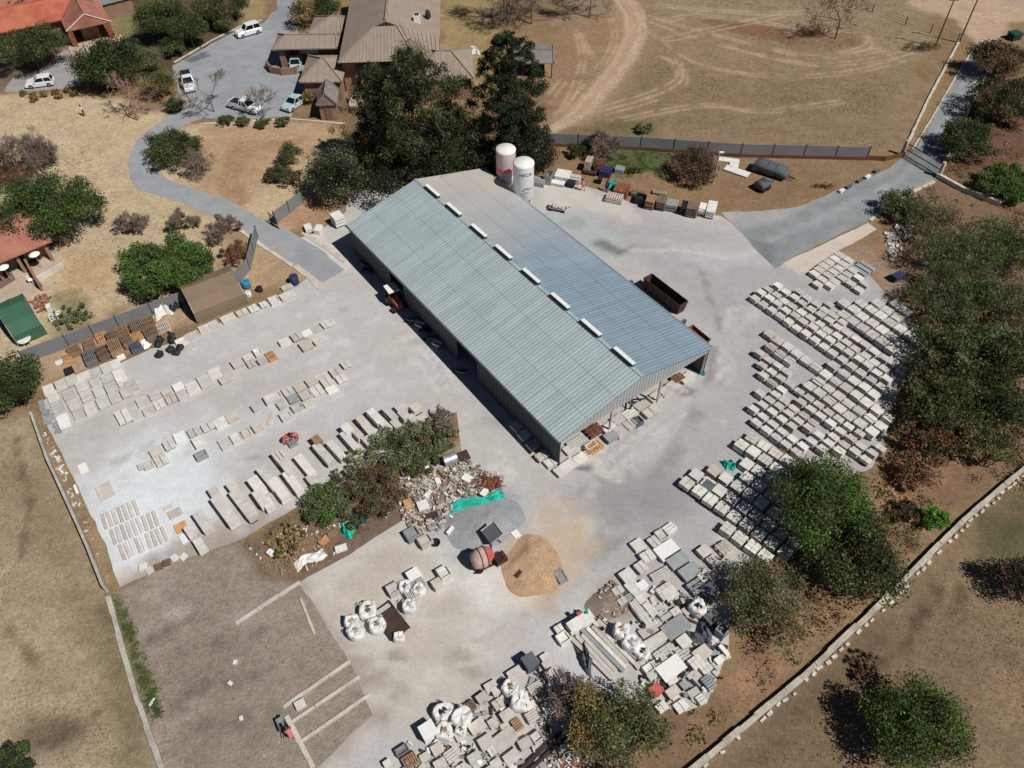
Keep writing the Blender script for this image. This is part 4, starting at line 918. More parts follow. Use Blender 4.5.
def conifer(kind, label, base, topy, rpx, mats, prof, dens=1.0, leaf=.34, cat='tree', aspect=.35):
    TN[0] += 1; rs = np.random.RandomState(700 + TN[0]); b = G(*base); h = 4.0
    while PJ(b.x, b.y, h)[1] > topy and h < 20: h += .1
    R_ = rpx * mpp(*base); t = thing(kind, label, cat, b); cl = []
    while len(cl) < 330:
        u = rs.rand() ** .85; rr = R_ * np.interp(u, [0, .12, .3, .55, .8, 1], prof); a = rs.rand() * 6.283; q = rs.rand() ** .45
        lump = 1 + .28 * math.sin(3 * a + u * 9) + .14 * rs.normal()
        cl.append((rr * q * lump * math.cos(a), rr * q * lump * math.sin(a), .5 + u * (h - .6), R_ * (.11 + .16 * rs.rand()) * (1.05 - .6 * u)))
    n = int(dens * 9500 * (R_ / 5) * (h / 12)); link('crown', leaves_mesh('crown', cl, n, leaf, mats, rs, aspect=aspect), t)
    tips = [cl[i] for i in rs.choice(len(cl), 26, replace=False)]; link('trunk', trunk_mesh('trunk', h * .92, .26, tips, 'bark', rs, .05), t); print(label, 'h', round(h, 1), 'R', round(R_, 1)); return t
GR = 'garden and boundary trees'
# top-left garden
tree('thorn_tree', 'broad dull olive thorn tree beside the red roofed house, above the white hatchback', (29, 46), 34, ['leaf_olive', 'leaf_mid', 'leaf_deep'], 6.0, 1.0, .34, rz=2.6, cz=3.6)
tree('leafy_tree', 'round dense dark green tree beside the parked white hatchback', (107, 64), 32, ['leaf_dark', 'leaf_mid', 'leaf_deep'], 7.5, 1.5, .4, rz=3.8, cz=3.8)
tree('leafy_tree', 'tall mid green tree at the top edge beside the pergola', (163, 18), 27, ['leaf_mid', 'leaf_olive', 'leaf_dark'], 6.5, 1.2, .38)
tree('leafy_tree', 'darker green tree right of the tall mid green tree at the top', (188, 28), 20, ['leaf_dark', 'leaf_mid'], 5.5, 1.2, .36)
tree('leafy_tree', 'green tree on the top edge near the lawn bank', (212, 8), 20, ['leaf_mid', 'leaf_dark', 'leaf_brown'], 5.5, 1.1, .36)
tree('leafy_tree', 'small upright green tree at the top edge by the drive curve', (234, 4), 12, ['leaf_dark', 'leaf_mid'], 4.5, 1.1, .34)
tree('leafy_tree', 'small brownish tree between the green trees at the top', (225, 22), 10, ['leaf_brown', 'leaf_olive'], 3.0, .8, .3)
tree('shrub', 'dark low shrub by the edge of the car park bank', (172, 46), 14, ['leaf_dark', 'leaf_mid'], 2.6, 1.2, .3, cat='shrub')
tree('shrub', 'small dark round shrub left of the olive brown hedge', (130, 44), 9, ['leaf_deep', 'leaf_dark'], 2.2, 1.2, .28, cat='shrub')
tree('shrub', 'loose olive shrub behind the dark round tree', (150, 60), 16, ['leaf_olive', 'leaf_grey', 'leaf_brown'], 3.5, .8, .3, cat='shrub')
tree('shrub', 'tall olive brown bush next to the white pickup', (158, 83), 17, ['leaf_olive', 'leaf_brown', 'leaf_mid'], 4.0, .9, .3, cat='shrub')
tree('shrub', 'low green bush at the foot of the olive brown bush', (176, 104), 11, ['leaf_mid', 'leaf_dark'], 2.0, 1.0, .28, cat='shrub')
tree('shrub', 'dark bushes at the very top left corner', (22, 6), 20, ['leaf_deep', 'leaf_dark', 'leaf_olive'], 4.0, 1.0, .36, cat='shrub')
tree('shrub', 'yellow green bush in the gravel beside the garage wing', (308, 96), 7, ['leaf_mid', 'leaf_straw'], 2.2, 1.0, .26, cat='shrub')
tree('leafy_tree', 'tree behind the entrance wing of the brown roofed house', (302, 12), 14, ['leaf_olive', 'leaf_brown', 'leaf_straw'], 4.5, .8, .34)
tree('leafy_tree', 'dark green tree beside the roof of the brown roofed house', (326, 6), 14, ['leaf_dark', 'leaf_mid'], 4.5, 1.2, .34)
tree('shrub', 'first low hedge shrub on the bottom kerb of the car park', (226, 120), 9, ['leaf_mid', 'leaf_olive'], 1.2, 1.0, .26, cat='shrub')
tree('shrub', 'second low hedge shrub on the bottom kerb of the car park', (243, 121), 8, ['leaf_mid', 'leaf_olive'], 1.2, 1.0, .26, cat='shrub')
tree('shrub', 'third low hedge shrub on the bottom kerb of the car park', (262, 122), 9, ['leaf_mid', 'leaf_olive'], 1.2, 1.0, .26, cat='shrub')
tree('shrub', 'fourth low hedge shrub on the bottom kerb of the car park', (283, 121), 8, ['leaf_mid', 'leaf_olive'], 1.2, 1.0, .26, cat='shrub')
tree('shrub', 'round olive bush beside the asphalt drive', (172, 149), 29, ['leaf_olive', 'leaf_mid', 'leaf_deep'], 3.6, 1.2, .3, cat='shrub', rz=1.9, cz=1.8)
bare('bare_shrub', 'grey leafless shrub growing against the round olive bush', (200, 176), 3.2, 'bark_grey', .8, 4, .06, 4, 3, cat='bare shrub')
tree('leafy_tree', 'little grey green tree standing in the dry grass', (290, 152), 11, ['leaf_grey', 'leaf_mid', 'leaf_dark'], 3.4, 1.0, .28)
tree('shrub', 'low dark bush below the little grey green tree', (277, 173), 14, ['leaf_dark', 'leaf_olive'], 2.0, 1.1, .26, cat='shrub')
tree('shrub', 'brownish bush beside the low dark bush', (291, 177), 12, ['leaf_olive', 'leaf_brown'], 2.0, .9, .26, cat='shrub')
tree('leafy_tree', 'round grey green tree beside the grey fence and driveway', (338, 174), 33, ['leaf_grey', 'leaf_dark', 'leaf_deep'], 6.2, 1.5, .34, rz=3.0, cz=3.2)
# dark tall trees behind the shed
conifer('casuarina', 'huge dark feathery tree behind the shed', (420, 180), 52, 58, ['leaf_deep', 'leaf_dark', 'leaf_olive', 'leaf_deep'], [.75, 1, 1, .82, .55, .15], 2.1)
conifer('casuarina', 'dark feathery tree rising left of the huge dark tree', (386, 168), 64, 34, ['leaf_deep', 'leaf_dark', 'leaf_olive'], [.6, .9, 1, .85, .55, .15], 1.9)
conifer('casuarina', 'lower dark tree skirt between the huge dark tree and the shed roof', (452, 176), 104, 34, ['leaf_deep', 'leaf_olive', 'leaf_dark'], [.7, 1, 1, .85, .6, .2], 2.0)
conifer('conifer', 'tall dark narrow conifer right of the huge dark tree', (508, 174), 33, 40, ['leaf_deep', 'leaf_dark', 'leaf_deep'], [.9, 1, .98, .86, .66, .2], 3.2)
conifer('conifer', 'lower dark conifer branches beside the silos', (527, 168), 98, 20, ['leaf_deep', 'leaf_dark'], [.8, 1, 1, .8, .5, .15], 1.6)
tree('leafy_tree', 'grey brown half bare tree over the wing roof of the brown roofed house', (412, 56), 18, ['leaf_grey', 'leaf_brown'], 8.0, .25, .3, bark='bark_grey', rz=3.0, cz=5.5)
tree('shrub', 'brownish bush between the two dark trees', (464, 118), 14, ['leaf_brown', 'leaf_olive'], 3.5, .8, .34, cat='shrub')
tree('shrub', 'grey scrub against the far gable of the shed', (404, 176), 24, ['leaf_silver', 'leaf_olive', 'leaf_grey'], 1.9, .8, .26, cat='shrub', ry=.4)
# bare trees
for b, h, lab in (((532, 24), 6.5, 'spreading leafless tree behind the open shelter'), ((590, 18), 6.0, 'leafless tree at the top beside the farm track'), ((504, 20), 6.5, 'leafless tree on the lawn right of the brown house')):
    bare('bare_tree', lab, b, h, 'bark_grey', .75, 5, .16, 4)
bare('bare_tree', 'lone leafless tree in the paddock beside the brushwood heap', (835, 39), 6.0, 'twig_dark', .6, 5, .14, 3)
bare('bare_tree', 'pinkish leafless tree on the dry lawn beside the dark green tree', (138, 120), 4.6, 'bark_pink', .6, 5, .13, 3)
bare('bare_tree', 'leafless tree in the car park between the two white pickups', (214, 112), 4.6, 'bark_grey', .45, 5, .12, 3)
bare('bare_tree', 'small leafless tree at the car park edge left of the white sedan', (264, 117), 3.4, 'bark_grey', .45, 4, .08, 4)
for b, h, lab in (((131, 236), 2.2, 'leafless grey shrub left of the vivid green acacia'), ((184, 232), 2.2, 'leafless pinkish shrub above the vivid green acacia'), ((226, 238), 2.2, 'leafless grey shrub right of the vivid green acacia'), ((46, 172), 4.4, 'leafless pale shrub above the big acacia'), ((18, 172), 4.0, 'leafless pale shrub at the left edge above the big acacia'), ((604, 158), 3.6, 'leafless grey shrub over the scrap beside the grey fence')):
    bare('bare_shrub', lab, b, h, 'bark_pink' if 'p' in lab[10:16] else 'bark_grey', .5, 4, .07, 5, 3, cat='bare shrub')
tree('shrub', 'rusty brown thorny scrub below the leafless grey shrub', (236, 252), 20, ['leaf_brown', 'leaf_red'], 1.6, .45, .22, cat='shrub')
tree('shrub', 'reddish bush peeping out above the big acacia', (12, 178), 18, ['leaf_red', 'leaf_purple'], 2.6, .9, .28, cat='shrub')
tree('thorn_tree', 'big green acacia overhanging the cottage roof', (48, 208), 50, ['leaf_mid', 'leaf_vivid', 'leaf_dark'], 6.6, 1.4, .32, rz=2.9, cz=3.7)
tree('thorn_tree', 'vivid green flat topped acacia behind the khaki marquee', (167, 265), 51, ['leaf_vivid', 'leaf_mid'], 4.4, 1.9, .32, rz=2.0, cz=2.4, ry=.8)
tree('leafy_tree', 'dark green tree at the left edge above the boundary wall', (6, 385), 34, ['leaf_dark', 'leaf_mid'], 4.6, 1.6, .3, rz=2.2, cz=2.4)
tree('shrub', 'dark green bush at the bottom left corner', (12, 764), 22, ['leaf_dark', 'leaf_mid'], 1.6, 1.5, .22, cat='shrub')
tree('shrub', 'light green flower bed with pale pots beside the green tent', (72, 316), 22, ['leaf_grey', 'leaf_mid', 'leaf_silver'], .7, .9, .18, cat='flower bed', rz=.5, cz=.4)
for k, (x, y) in enumerate(((23, 93), (33, 95), (34, 99), (44, 94), (55, 92), (58, 96), (68, 90), (73, 93))):
    TN[0] += 1
    tree('grass_tussock', 'round dry tussock in the row below the white hatchback', (x, y), 4, ['leaf_brown', 'leaf_olive', 'leaf_straw'], .8, 1.2, .22, cat='tussock', group='tussocks below the hatchback', rz=.5, cz=.4)
# by the paddock fence
tree('shrub', 'dark purple brown twiggy round bush in front of the grey fence', (696, 166), 27, ['leaf_purple', 'leaf_brown', 'leaf_deep'], 3.2, 1.1, .26, cat='shrub', rz=1.7, cz=1.6)
tree('shrub', 'low green bush at the grey fence beside the scrap', (577, 150), 10, ['leaf_dark', 'leaf_mid'], 1.8, 1.0, .26, cat='shrub')
tree('shrub', 'dark green low scrub in the grass before the fence', (634, 170), 12, ['leaf_dark', 'leaf_olive'], .7, .8, .22, cat='shrub', ry=.35)
tree('shrub', 'grey green scrub on the far side of the grey fence', (645, 128), 10, ['leaf_grey', 'leaf_mid'], 1.1, .8, .24, cat='shrub')
tree('brushwood_heap', 'low dark heap of cut branches under the lone leafless tree', (812, 31), 19, ['leaf_purple', 'leaf_brown'], 1.6, .9, .4, cat='brush heap', aspect=.12, ry=.5, rz=.8, cz=.7)
tree('brushwood_heap', 'long grey heap of cut branches beside the utility pole', (922, 46), 22, ['leaf_purple', 'leaf_brown', 'leaf_grey'], 1.4, .9, .4, cat='brush heap', aspect=.12, ry=.4, rz=.7, cz=.6)
tree('brushwood_heap', 'small dark heap of twigs in the grass near the road', (825, 186), 14, ['leaf_purple', 'leaf_brown'], .5, .8, .3, cat='brush heap', aspect=.12, ry=.4, rz=.3, cz=.25)
# weedy strip in the yard
tree('shrub', 'bright green bush at the left end of the weedy strip', (325, 503), 27, ['leaf_mid', 'leaf_grey', 'leaf_vivid'], 1.9, 1.2, .24, cat='shrub', rz=1.1, cz=.9)
tree('shrub', 'grey brown twiggy bush in the middle of the weedy strip', (376, 492), 32, ['leaf_purple', 'leaf_brown', 'leaf_grey'], 1.7, 1.0, .22, cat='shrub', rz=1.0, cz=.8)
tree('shrub', 'green bush rising beside the long panels', (399, 450), 34, ['leaf_mid', 'leaf_grey', 'leaf_silver'], 2.2, 1.0, .24, cat='shrub', rz=1.2, cz=1.1)
tree('shrub', 'silvery weeds on the edge of the long panels', (362, 466), 26, ['leaf_silver', 'leaf_mid'], 1.2, .7, .22, cat='shrub')
tree('shrub', 'pale grey green weeds at the right end of the weedy strip', (434, 434), 27, ['leaf_silver', 'leaf_grey', 'leaf_mid'], 1.5, .6, .22, cat='shrub')
bare('bare_shrub', 'thin grey weeds sticking up at the right tip of the strip', (446, 424), 1.8, 'bark_grey', .5, 3, .03, 5, 5, cat='bare shrub')
tree('shrub', 'dry yellow weeds on the rubble end of the strip', (286, 540), 22, ['leaf_straw', 'leaf_olive'], .8, .4, .2, cat='shrub')
tree('shrub', 'dark tangled weeds beside the green bush', (352, 522), 12, ['leaf_dark', 'leaf_grey'], .9, .9, .2, cat='shrub')
tree('shrub', 'olive weeds joining the green bushes of the weedy strip', (348, 482), 22, ['leaf_olive', 'leaf_mid', 'leaf_silver'], 1.2, .9, .22, cat='shrub')
tree('shrub', 'green weeds below the pale weeds at the strip end', (422, 458), 22, ['leaf_mid', 'leaf_olive'], 1.3, .9, .22, cat='shrub')
# right-hand wood
RT = ['leaf_olive', 'leaf_mid', 'leaf_deep', 'leaf_grey']
for c, r, ms, h, lab, kw in (
    ((1000, 60), 24, ['leaf_deep', 'leaf_brown'], 5.0, 'dark brown tree right of the top of the access road', {}),
    ((1006, 100), 30, ['leaf_deep', 'leaf_dark', 'leaf_brown'], 5.5, 'dark tree on the right edge beside the access road', {}),
    ((970, 140), 26, ['leaf_dark', 'leaf_olive'], 4.0, 'dark green bush right of the gate', {}),
    ((1008, 182), 26, ['leaf_vivid', 'leaf_mid'], 3.0, 'bright green patch of bush on the right edge above the reeds', {}),
    ((905, 206), 20, ['leaf_olive', 'leaf_mid', 'leaf_grey'], 3.0, 'olive bush at the inside corner of the road', {}),
    ((935, 222), 26, ['leaf_olive', 'leaf_grey', 'leaf_brown'], 4.0, 'olive straw coloured tall scrub below the gate', dict(up=.6, aspect=.2, leaf=.5)),
    ((960, 258), 38, ['leaf_olive', 'leaf_mid', 'leaf_grey'], 5.2, 'tall reedy clump with straw tips in the right hand wood', dict(up=.6, aspect=.2, leaf=.55)),
    ((1005, 246), 34, ['leaf_vivid', 'leaf_mid', 'leaf_dark'], 5.0, 'bright green reedy tree at the right edge', dict(up=.5, aspect=.25, leaf=.5)),
    ((1000, 300), 36, ['leaf_olive', 'leaf_grey', 'leaf_deep'], 4.6, 'olive reedy mass at the right edge below the bright green reeds', dict(up=.6, aspect=.2, leaf=.5)),
    ((940, 300), 28, ['leaf_olive', 'leaf_deep', 'leaf_grey'], 4.2, 'olive reeds leaning over the end of the slab field', dict(up=.5, aspect=.2, leaf=.5)),
    ((972, 298), 20, ['leaf_vivid', 'leaf_dark'], 3.6, 'small vivid green clump inside the olive reeds', {}),
    ((960, 345), 34, RT, 5.0, 'dark mixed bush beside the tip of the slab field', {}),
    ((1008, 352), 32, RT, 5.0, 'dark olive tree on the right edge level with the slab field tip', {}),
    ((932, 372), 22, ['leaf_deep', 'leaf_brown', 'leaf_dark'], 3.4, 'dark brownish scrub below the slab field tip', {}),
    ((948, 402), 34, ['leaf_dark', 'leaf_olive', 'leaf_brown', 'leaf_mid'], 4.4, 'mixed green and red brown tree right of the slab field corner', {}),
    ((1000, 405), 34, ['leaf_mid', 'leaf_deep', 'leaf_dark'], 4.8, 'dark green tree on the right edge above the boundary wall', {}),
    ((985, 440), 28, ['leaf_olive', 'leaf_brown', 'leaf_olive'], 3.2, 'thin brownish thorn scrub near the boundary wall', dict(dens=.6)),
    ((925, 440), 28, ['leaf_red', 'leaf_brown', 'leaf_deep'], 3.0, 'rusty red brown scrub at the lower corner of the slab field', dict(dens=.7)),
    ((908, 470), 20, ['leaf_red', 'leaf_brown'], 1.8, 'low rusty scrub right of the big green acacia', dict(dens=.6))):
    d = dict(dens=1.05, leaf=.36); d.update(kw)
    tree('woodland_tree', lab, c, r * 1.22, ms, h, rz=h * .46, cz=h * .5, cat='tree', flat=.8, **d)
tree('thorn_tree', 'big bright green acacia shading the lower end of the slab field', (829, 503), 58, ['leaf_vivid', 'leaf_mid', 'leaf_dark'], 6.2, 1.25, .3, rz=2.7, cz=3.6)
tree('thorn_tree', 'darker olive tree directly below the big bright green acacia', (857, 563), 44, ['leaf_dark', 'leaf_deep', 'leaf_olive'], 5.0, 1.1, .3, rz=2.3, cz=2.8)
tree('thorn_tree', 'grey brown thin tree below the acacia, right of the slab heap', (768, 603), 48, ['leaf_brown', 'leaf_olive', 'leaf_grey'], 4.2, .85, .26, rz=1.9, cz=2.3)
tree('thorn_tree', 'olive thorn tree at the bottom edge beside the slab heap', (617, 724), 50, ['leaf_olive', 'leaf_straw', 'leaf_mid', 'leaf_olive', 'leaf_grey'], 4.4, 1.2, .24, rz=2.0, cz=2.5)
tree('leafy_tree', 'round green tree alone beyond the boundary wall at the bottom right', (912, 722), 50, ['leaf_dark', 'leaf_mid', 'leaf_vivid'], 4.8, 1.3, .26, rz=2.3, cz=2.5)
tree('leafy_tree', 'dark tree cut by the right edge beyond the boundary wall', (1030, 580), 26, ['leaf_deep', 'leaf_purple'], 3.6, 1.0, .26)
tree('shrub', 'small bright green bush left of the boundary wall', (934, 517), 15, ['leaf_vivid', 'leaf_fresh'], 1.6, 1.4, .24, cat='shrub')
tree('shrub', 'dark twiggy bush beside the small bright green bush', (905, 510), 15, ['leaf_deep', 'leaf_brown'], 1.4, 1.0, .24, cat='shrub')
tree('shrub', 'brown twiggy scrub left of the round green tree', (868, 668), 22, ['leaf_purple', 'leaf_brown'], .9, .5, .2, cat='shrub')
bare('bare_shrub', 'grey leafless bush between the slab heap and the olive thorn tree', (572, 716), 2.6, 'bark_grey', .7, 4, .05, 5, 2, cat='bare shrub')
bare('bare_shrub', 'leafless thorn bush over the slabs left of the big bright acacia', (800, 480), 2.4, 'bark_grey', .7, 4, .05, 4, 2, cat='bare shrub')
# ground cover nobody could count
def cover(name, label, poly, n, size, mats, h=.25, up=.7, aspect=.3, seed=1, clump=.6, even=False):
    rs = np.random.RandomState(seed); w = np.array(W(poly)); lo, hi = w.min(0), w.max(0); pts = []
    c = rs.rand(n // (2 if even else 4), 2) * (hi - lo) + lo; c = c[pdist(c, [tuple(p) for p in w]) > 0]
    nz = fbm(c[:, 0], c[:, 1], 4.0); c = c if even else c[nz > np.quantile(nz, .35)]
    cl = [(x, y, h * .35, clump * (.4 + rs.rand())) for x, y in c]
    me = leaves_mesh(name, cl, n, size, mats, rs, aspect=aspect, up=up); co = np.zeros(len(me.vertices) * 3, np.float32); me.vertices.foreach_get('co', co)
    co = co.reshape(-1, 3); q = co.reshape(-1, 4, 3); mid = q.mean(1, keepdims=True); q[:, :, 2] -= mid[:, :, 2] - (np.abs(rs.rand(len(q), 1)) * h + .04); me.vertices.foreach_set('co', co.ravel()); me.update()
    o = link(name, me); stuff(o, label, name.replace('_', ' ')); return o
cover('undergrowth', 'rusty dry undergrowth on the floor of the right hand wood', [(885, 240), (945, 175), (1010, 60), (1100, 40), (1100, 460), (960, 520), (850, 610), (740, 720), (620, 790), (600, 740), (735, 700), (745, 600), (885, 470), (922, 370), (905, 300)], 24000, .32, ['leaf_brown', 'leaf_straw', 'leaf_olive', 'leaf_grey', 'leaf_red'], .35, .4, .3, 5, .9)
cover('green_weeds', 'green weeds along the left boundary wall', [(110, 592), (124, 604), (158, 690), (162, 722), (150, 715), (132, 655)], 2800, .15, ['leaf_vivid', 'leaf_mid', 'leaf_olive'], .1, .3, .5, 6, .35, True)
cover('island_weeds', 'low weeds over the rubble strip in the yard', [(245, 545), (335, 492), (450, 415), (458, 440), (410, 500), (330, 560), (290, 575)], 4200, .17, ['leaf_straw', 'leaf_olive', 'leaf_grey', 'leaf_brown'], .2, .4, .3, 7, .4)
cover('fence_grass', 'green grass before the grey fence', [(588, 150), (690, 154), (660, 172), (620, 178), (588, 168)], 1500, .26, ['leaf_mid', 'leaf_olive'], .15, .5, .3, 8, .5)

def field_grass(name, label, poly, n, size, mats, seed, h=.22):
    rs = np.random.RandomState(seed); w = np.array(W(poly)); lo, hi = w.min(0), w.max(0); p = rs.rand(n * 3, 2) * (hi - lo) + lo
    dd = pdist(p, [tuple(q) for q in w]); p = p[rs.rand(len(p)) < np.clip(dd / 7, 0, 1)]
    for tk in (TRK if 'beyond the grey' in label else []): p = p[pdist(p, W(tk), False) > .75]
    nz = fbm(p[:, 0], p[:, 1], 6.0); p = p[rs.rand(len(p)) < np.clip((nz - .3) * 2.6, .06, 1)][:n]
    c = [(x, y, .08, .12) for x, y in p]; me = leaves_mesh(name, c, len(p), size, mats, rs, aspect=.35, up=.5)
    o = link(name, me); stuff(o, label, 'dry grass'); return o
DG = ['dry_blade', 'dun_blade', 'dun_blade']; mk('dry_blade', srgb(172, 150, 120), .95, .2, .5, island=.2, spec=.05, trans=.3); mk('dun_blade', srgb(158, 136, 108), .95, .2, .5, island=.25, spec=.05, trans=.3)
field_grass('dry_grass', 'tufts of dry grass over the paddock beyond the grey fence', [(610, 128), (640, 60), (690, -10), (930, -20), (900, 150), (700, 148)], 24000, .2, DG, 31)
field_grass('dry_grass', 'tufts of dry grass over the field left of the boundary wall', [(-60, 430), (34, 428), (100, 592), (155, 790), (-100, 790)], 36000, .15, DG, 32)
field_grass('dry_grass', 'tufts of dry grass over the field beyond the lower right boundary wall', [(1100, 440), (1030, 485), (890, 615), (720, 772), (700, 800), (1150, 800)], 30000, .13, DG, 33)
field_grass('dry_grass', 'tufts of dry grass on the lawn round the cottage and acacias', [(-40, 98), (20, 96), (130, 110), (180, 128), (130, 150), (128, 185), (240, 235), (230, 285), (110, 318), (40, 335), (60, 290), (-40, 240)], 11000, .2, ['dry_blade', 'dry_blade', 'dun_blade'], 34)
field_grass('dry_grass', 'rusty dry grass between the slab heaps and the lower right boundary wall', [(885, 475), (960, 495), (1010, 475), (880, 598), (695, 765), (590, 765), (690, 722), (735, 665), (765, 590)], 22000, .18, ['leaf_straw', 'leaf_brown', 'dun_blade', 'leaf_red'], 35)
# ------------------------------------------------------------------ concrete goods standing in the yard
def unit_slab(kind, seed, m, m2=None):  # layer gaps and spacers are shaped to darken the stack sides
    r = random.Random(seed); mb = MB()
    if kind == 'stack':
        n = r.choice((3, 4, 5))
        for k in range(n):
            mb.box((r.uniform(-.02, .02), r.uniform(-.02, .02), (k + .72) / n), (r.uniform(.95, 1.0), r.uniform(.95, 1.0), .55 / n), r.uniform(-.02, .02))
            for s in (-.36, .36): mb.box((s, 0, (k + .22) / n), (.1, .86, .42 / n), mi=1)
    elif kind == 'plain':
        mb.box((0, 0, .88), (1, 1, .24)); mb.box((r.uniform(-.01, .01), 0, .55), (.97, .97, .18), r.uniform(-.02, .02)); mb.box((r.uniform(-.01, .01), 0, .26), (.97, .97, .16), r.uniform(-.02, .02))
        for s in (-.36, 0, .36):
            for z in (.09, .4, .7): mb.box((s, 0, z), (.1, .82, .16), mi=1)
    elif kind == 'pavers':
        nx_, ny_ = r.choice(((2, 2), (3, 2), (2, 3), (3, 3)))
        for lz, lh in ((.86, .26), (.52, .26), (.2, .24)):
            for i in range(nx_):
                for j in range(ny_): mb.box((-.5 + (i + .5) / nx_ + r.uniform(-.012, .012), -.5 + (j + .5) / ny_ + r.uniform(-.012, .012), lz + r.uniform(-.02, .02)), (.93 / nx_, .93 / ny_, lh), r.uniform(-.03, .03))
        for s in (-.36, 0, .36): mb.box((s, 0, .04), (.1, .82, .08), mi=1); mb.box((s, 0, .36), (.1, .82, .06), mi=1); mb.box((s, 0, .69), (.1, .82, .06), mi=1)
    elif kind == 'pair':
        for s in (-1, 1):
            t = r.uniform(.94, 1); mb.box((s * .255, r.uniform(-.02, .02), t * .68), (.46, r.uniform(.94, 1), t * .64), r.uniform(-.015, .015)); mb.box((s * .255, 0, t * .17), (.3, .84, t * .34), mi=1)
    elif kind == 'strips':
        n = r.choice((3, 4, 5)); hs = [r.uniform(.85, 1.0) for _ in range(n)]
        for k in range(n): mb.box((0, -.5 + (k + .5) / n, hs[k] / 2), (r.uniform(.93, 1), .78 / n, hs[k]), r.uniform(-.015, .015))
    elif kind == 'frame':
        mb.box((0, 0, .3), (1, 1, .6))
        for s in (-1, 1): mb.box((s * .45, 0, .8), (.1, 1, .4)); mb.box((0, s * .45, .8), (.8, .1, .4))
    elif kind == 'pallet':
        for k in range(7): mb.box((-.5 + (k + .5) / 7, r.uniform(-.03, .03), .9 + r.uniform(0, .06)), (r.uniform(.07, .1), r.uniform(.9, 1.05), .12))
        for s in (-.45, 0, .45): mb.box((0, s, .48), (1, .1, .72))
        for k in range(4): mb.box((-.45 + k * .3, 0, .06), (.1, 1, .12))
    elif kind == 'loaded':
        for k in range(6): mb.box((-.5 + (k + .5) / 6, 0, .22), (.12, 1, .12))
        for s in (-.45, 0, .45): mb.box((0, s, .1), (1, .1, .14))
        n = 4
        for k in range(n): mb.box((r.uniform(-.04, .04), r.uniform(-.04, .04), .32 + k * .165), (r.uniform(.75, .95), r.uniform(.75, .95), .15), r.uniform(-.1, .1), mi=1)
    return mb.mesh(kind + '_goods', [MT[m], MT[m2 or ('shade_spacer' if kind in ('stack', 'plain', 'pair', 'pavers') else m)]])
PROT = {}
def proto(kind, m, m2=None, nvar=4):
    key = (kind, m, m2)
    if key not in PROT: PROT[key] = [unit_slab(kind, 10 * len(PROT) + i, m, m2) for i in range(nvar)]
    return rnd.choice(PROT[key])
def goods(name, c, L_, Wd, h, ang, kind, m, label, cat, group=None, m2=None, z=0.014):
    p = G(*c, h * .9); o = link(name, proto(kind, m, m2)); o.location = (p.x, p.y, z); o.rotation_euler.z = ang; o.scale = (L_, Wd, h)
    return tag(o, label, cat, group)
def goods_px(name, c, lpx, wpx, ang, h, kind, m, label, cat, group=None, m2=None, z=.014):
    a, b = ppm(c[0], c[1], ang), ppm(c[0], c[1], ang + math.pi / 2)
    return goods(name, c, lpx / a, wpx / b, h, ang, kind, m, label, cat, group, m2, z)
def inside(p, poly):
    x, y = p; r = False
    for i in range(len(poly)):
        (ax, ay), (bx, by) = poly[i], poly[(i + 1) % len(poly)]
        if (ay > y) != (by > y) and x < (bx - ax) * (y - ay) / (by - ay) + ax: r = not r
    return r
COUNT = {}
def field(name, poly, o, a, pitch_px, npx, h, kinds, mats, label, cat, group, fill=(.9, .86), miss=.0, jit=.04, skew=None, rowlab=None, avoid=()):
    """rows of stacks: o = photo point of one stack, a = photo point along its row; pitch in px along / across at o."""
    ang = wang(o, a); p0 = G(*o); d = Vector((math.cos(ang), math.sin(ang), 0)); e = Vector((-d.y, d.x, 0))
    la = pitch_px[0] / ppm(*o, ang); lc = pitch_px[1] / ppm(*o, ang + math.pi / 2); n = 0
    for j in range(-npx, npx + 1):
        off = rnd.uniform(-.25, .25) * la * (j != 0); hr = h * rnd.uniform(.85, 1.15); kind = rnd.choice(kinds)
        for i in range(-40, 41):
            p = p0 + d * (i * la + off) + e * (j * lc); px = PJ(p.x, p.y, 0)
            if not inside(px, poly) or rnd.random() < miss or any(inside(px, q) for q in avoid): continue
            k = kind if rnd.random() < .7 else rnd.choice(kinds)
            ob = link(name, proto(k, rnd.choice(mats)))
            ob.location = (p.x + rnd.uniform(-1, 1) * jit, p.y + rnd.uniform(-1, 1) * jit, .014); ob.rotation_euler.z = ang + rnd.uniform(-.03, .03)
            ob.scale = (la * fill[0] * rnd.uniform(.95, 1.03), lc * fill[1] * rnd.uniform(.94, 1.04), hr * rnd.uniform(.85, 1.12))
            tag(ob, label, cat, group); n += 1
    print(name, group, n); return n
CM = ['conc', 'conc', 'conc', 'conc', 'conc2']
AX = wang((754, 302), (870, 384)); print('row angle', math.degrees(AX))
NT = 0
# upper small lot beside the concrete apron
grpA = 'slab stacks in the small lot by the road'
for x, y in ((814.6, 273.4), (819.3, 269.3), (824, 265.7), (829.3, 262.2), (835, 258.7), (840.4, 255.2), (822.3, 279.3), (828, 275), (833.4, 271.5), (838.6, 268), (843.4, 264), (848.6, 260), (817.6, 284), (829.9, 285), (835, 281.5), (842.2, 278), (847.5, 274.4), (852.7, 270.4), (851, 283.3), (858.6, 277.5), (859.2, 289.5), (865.6, 284)):
    goods_px('slab_stack', (x, y), 8.6, 5.5, AX, .5, rnd.choice(('plain', 'stack')), rnd.choice(CM), 'pale slab stack in the small lot between road apron and big slab field', 'slab stack', grpA); NT += 1
goods_px('slab_bundle', (863.5, 268), 17, 14, AX, .5, 'strips', 'conc_grey', 'bundle of long grey bars beside the small slab lot', 'bar bundle')
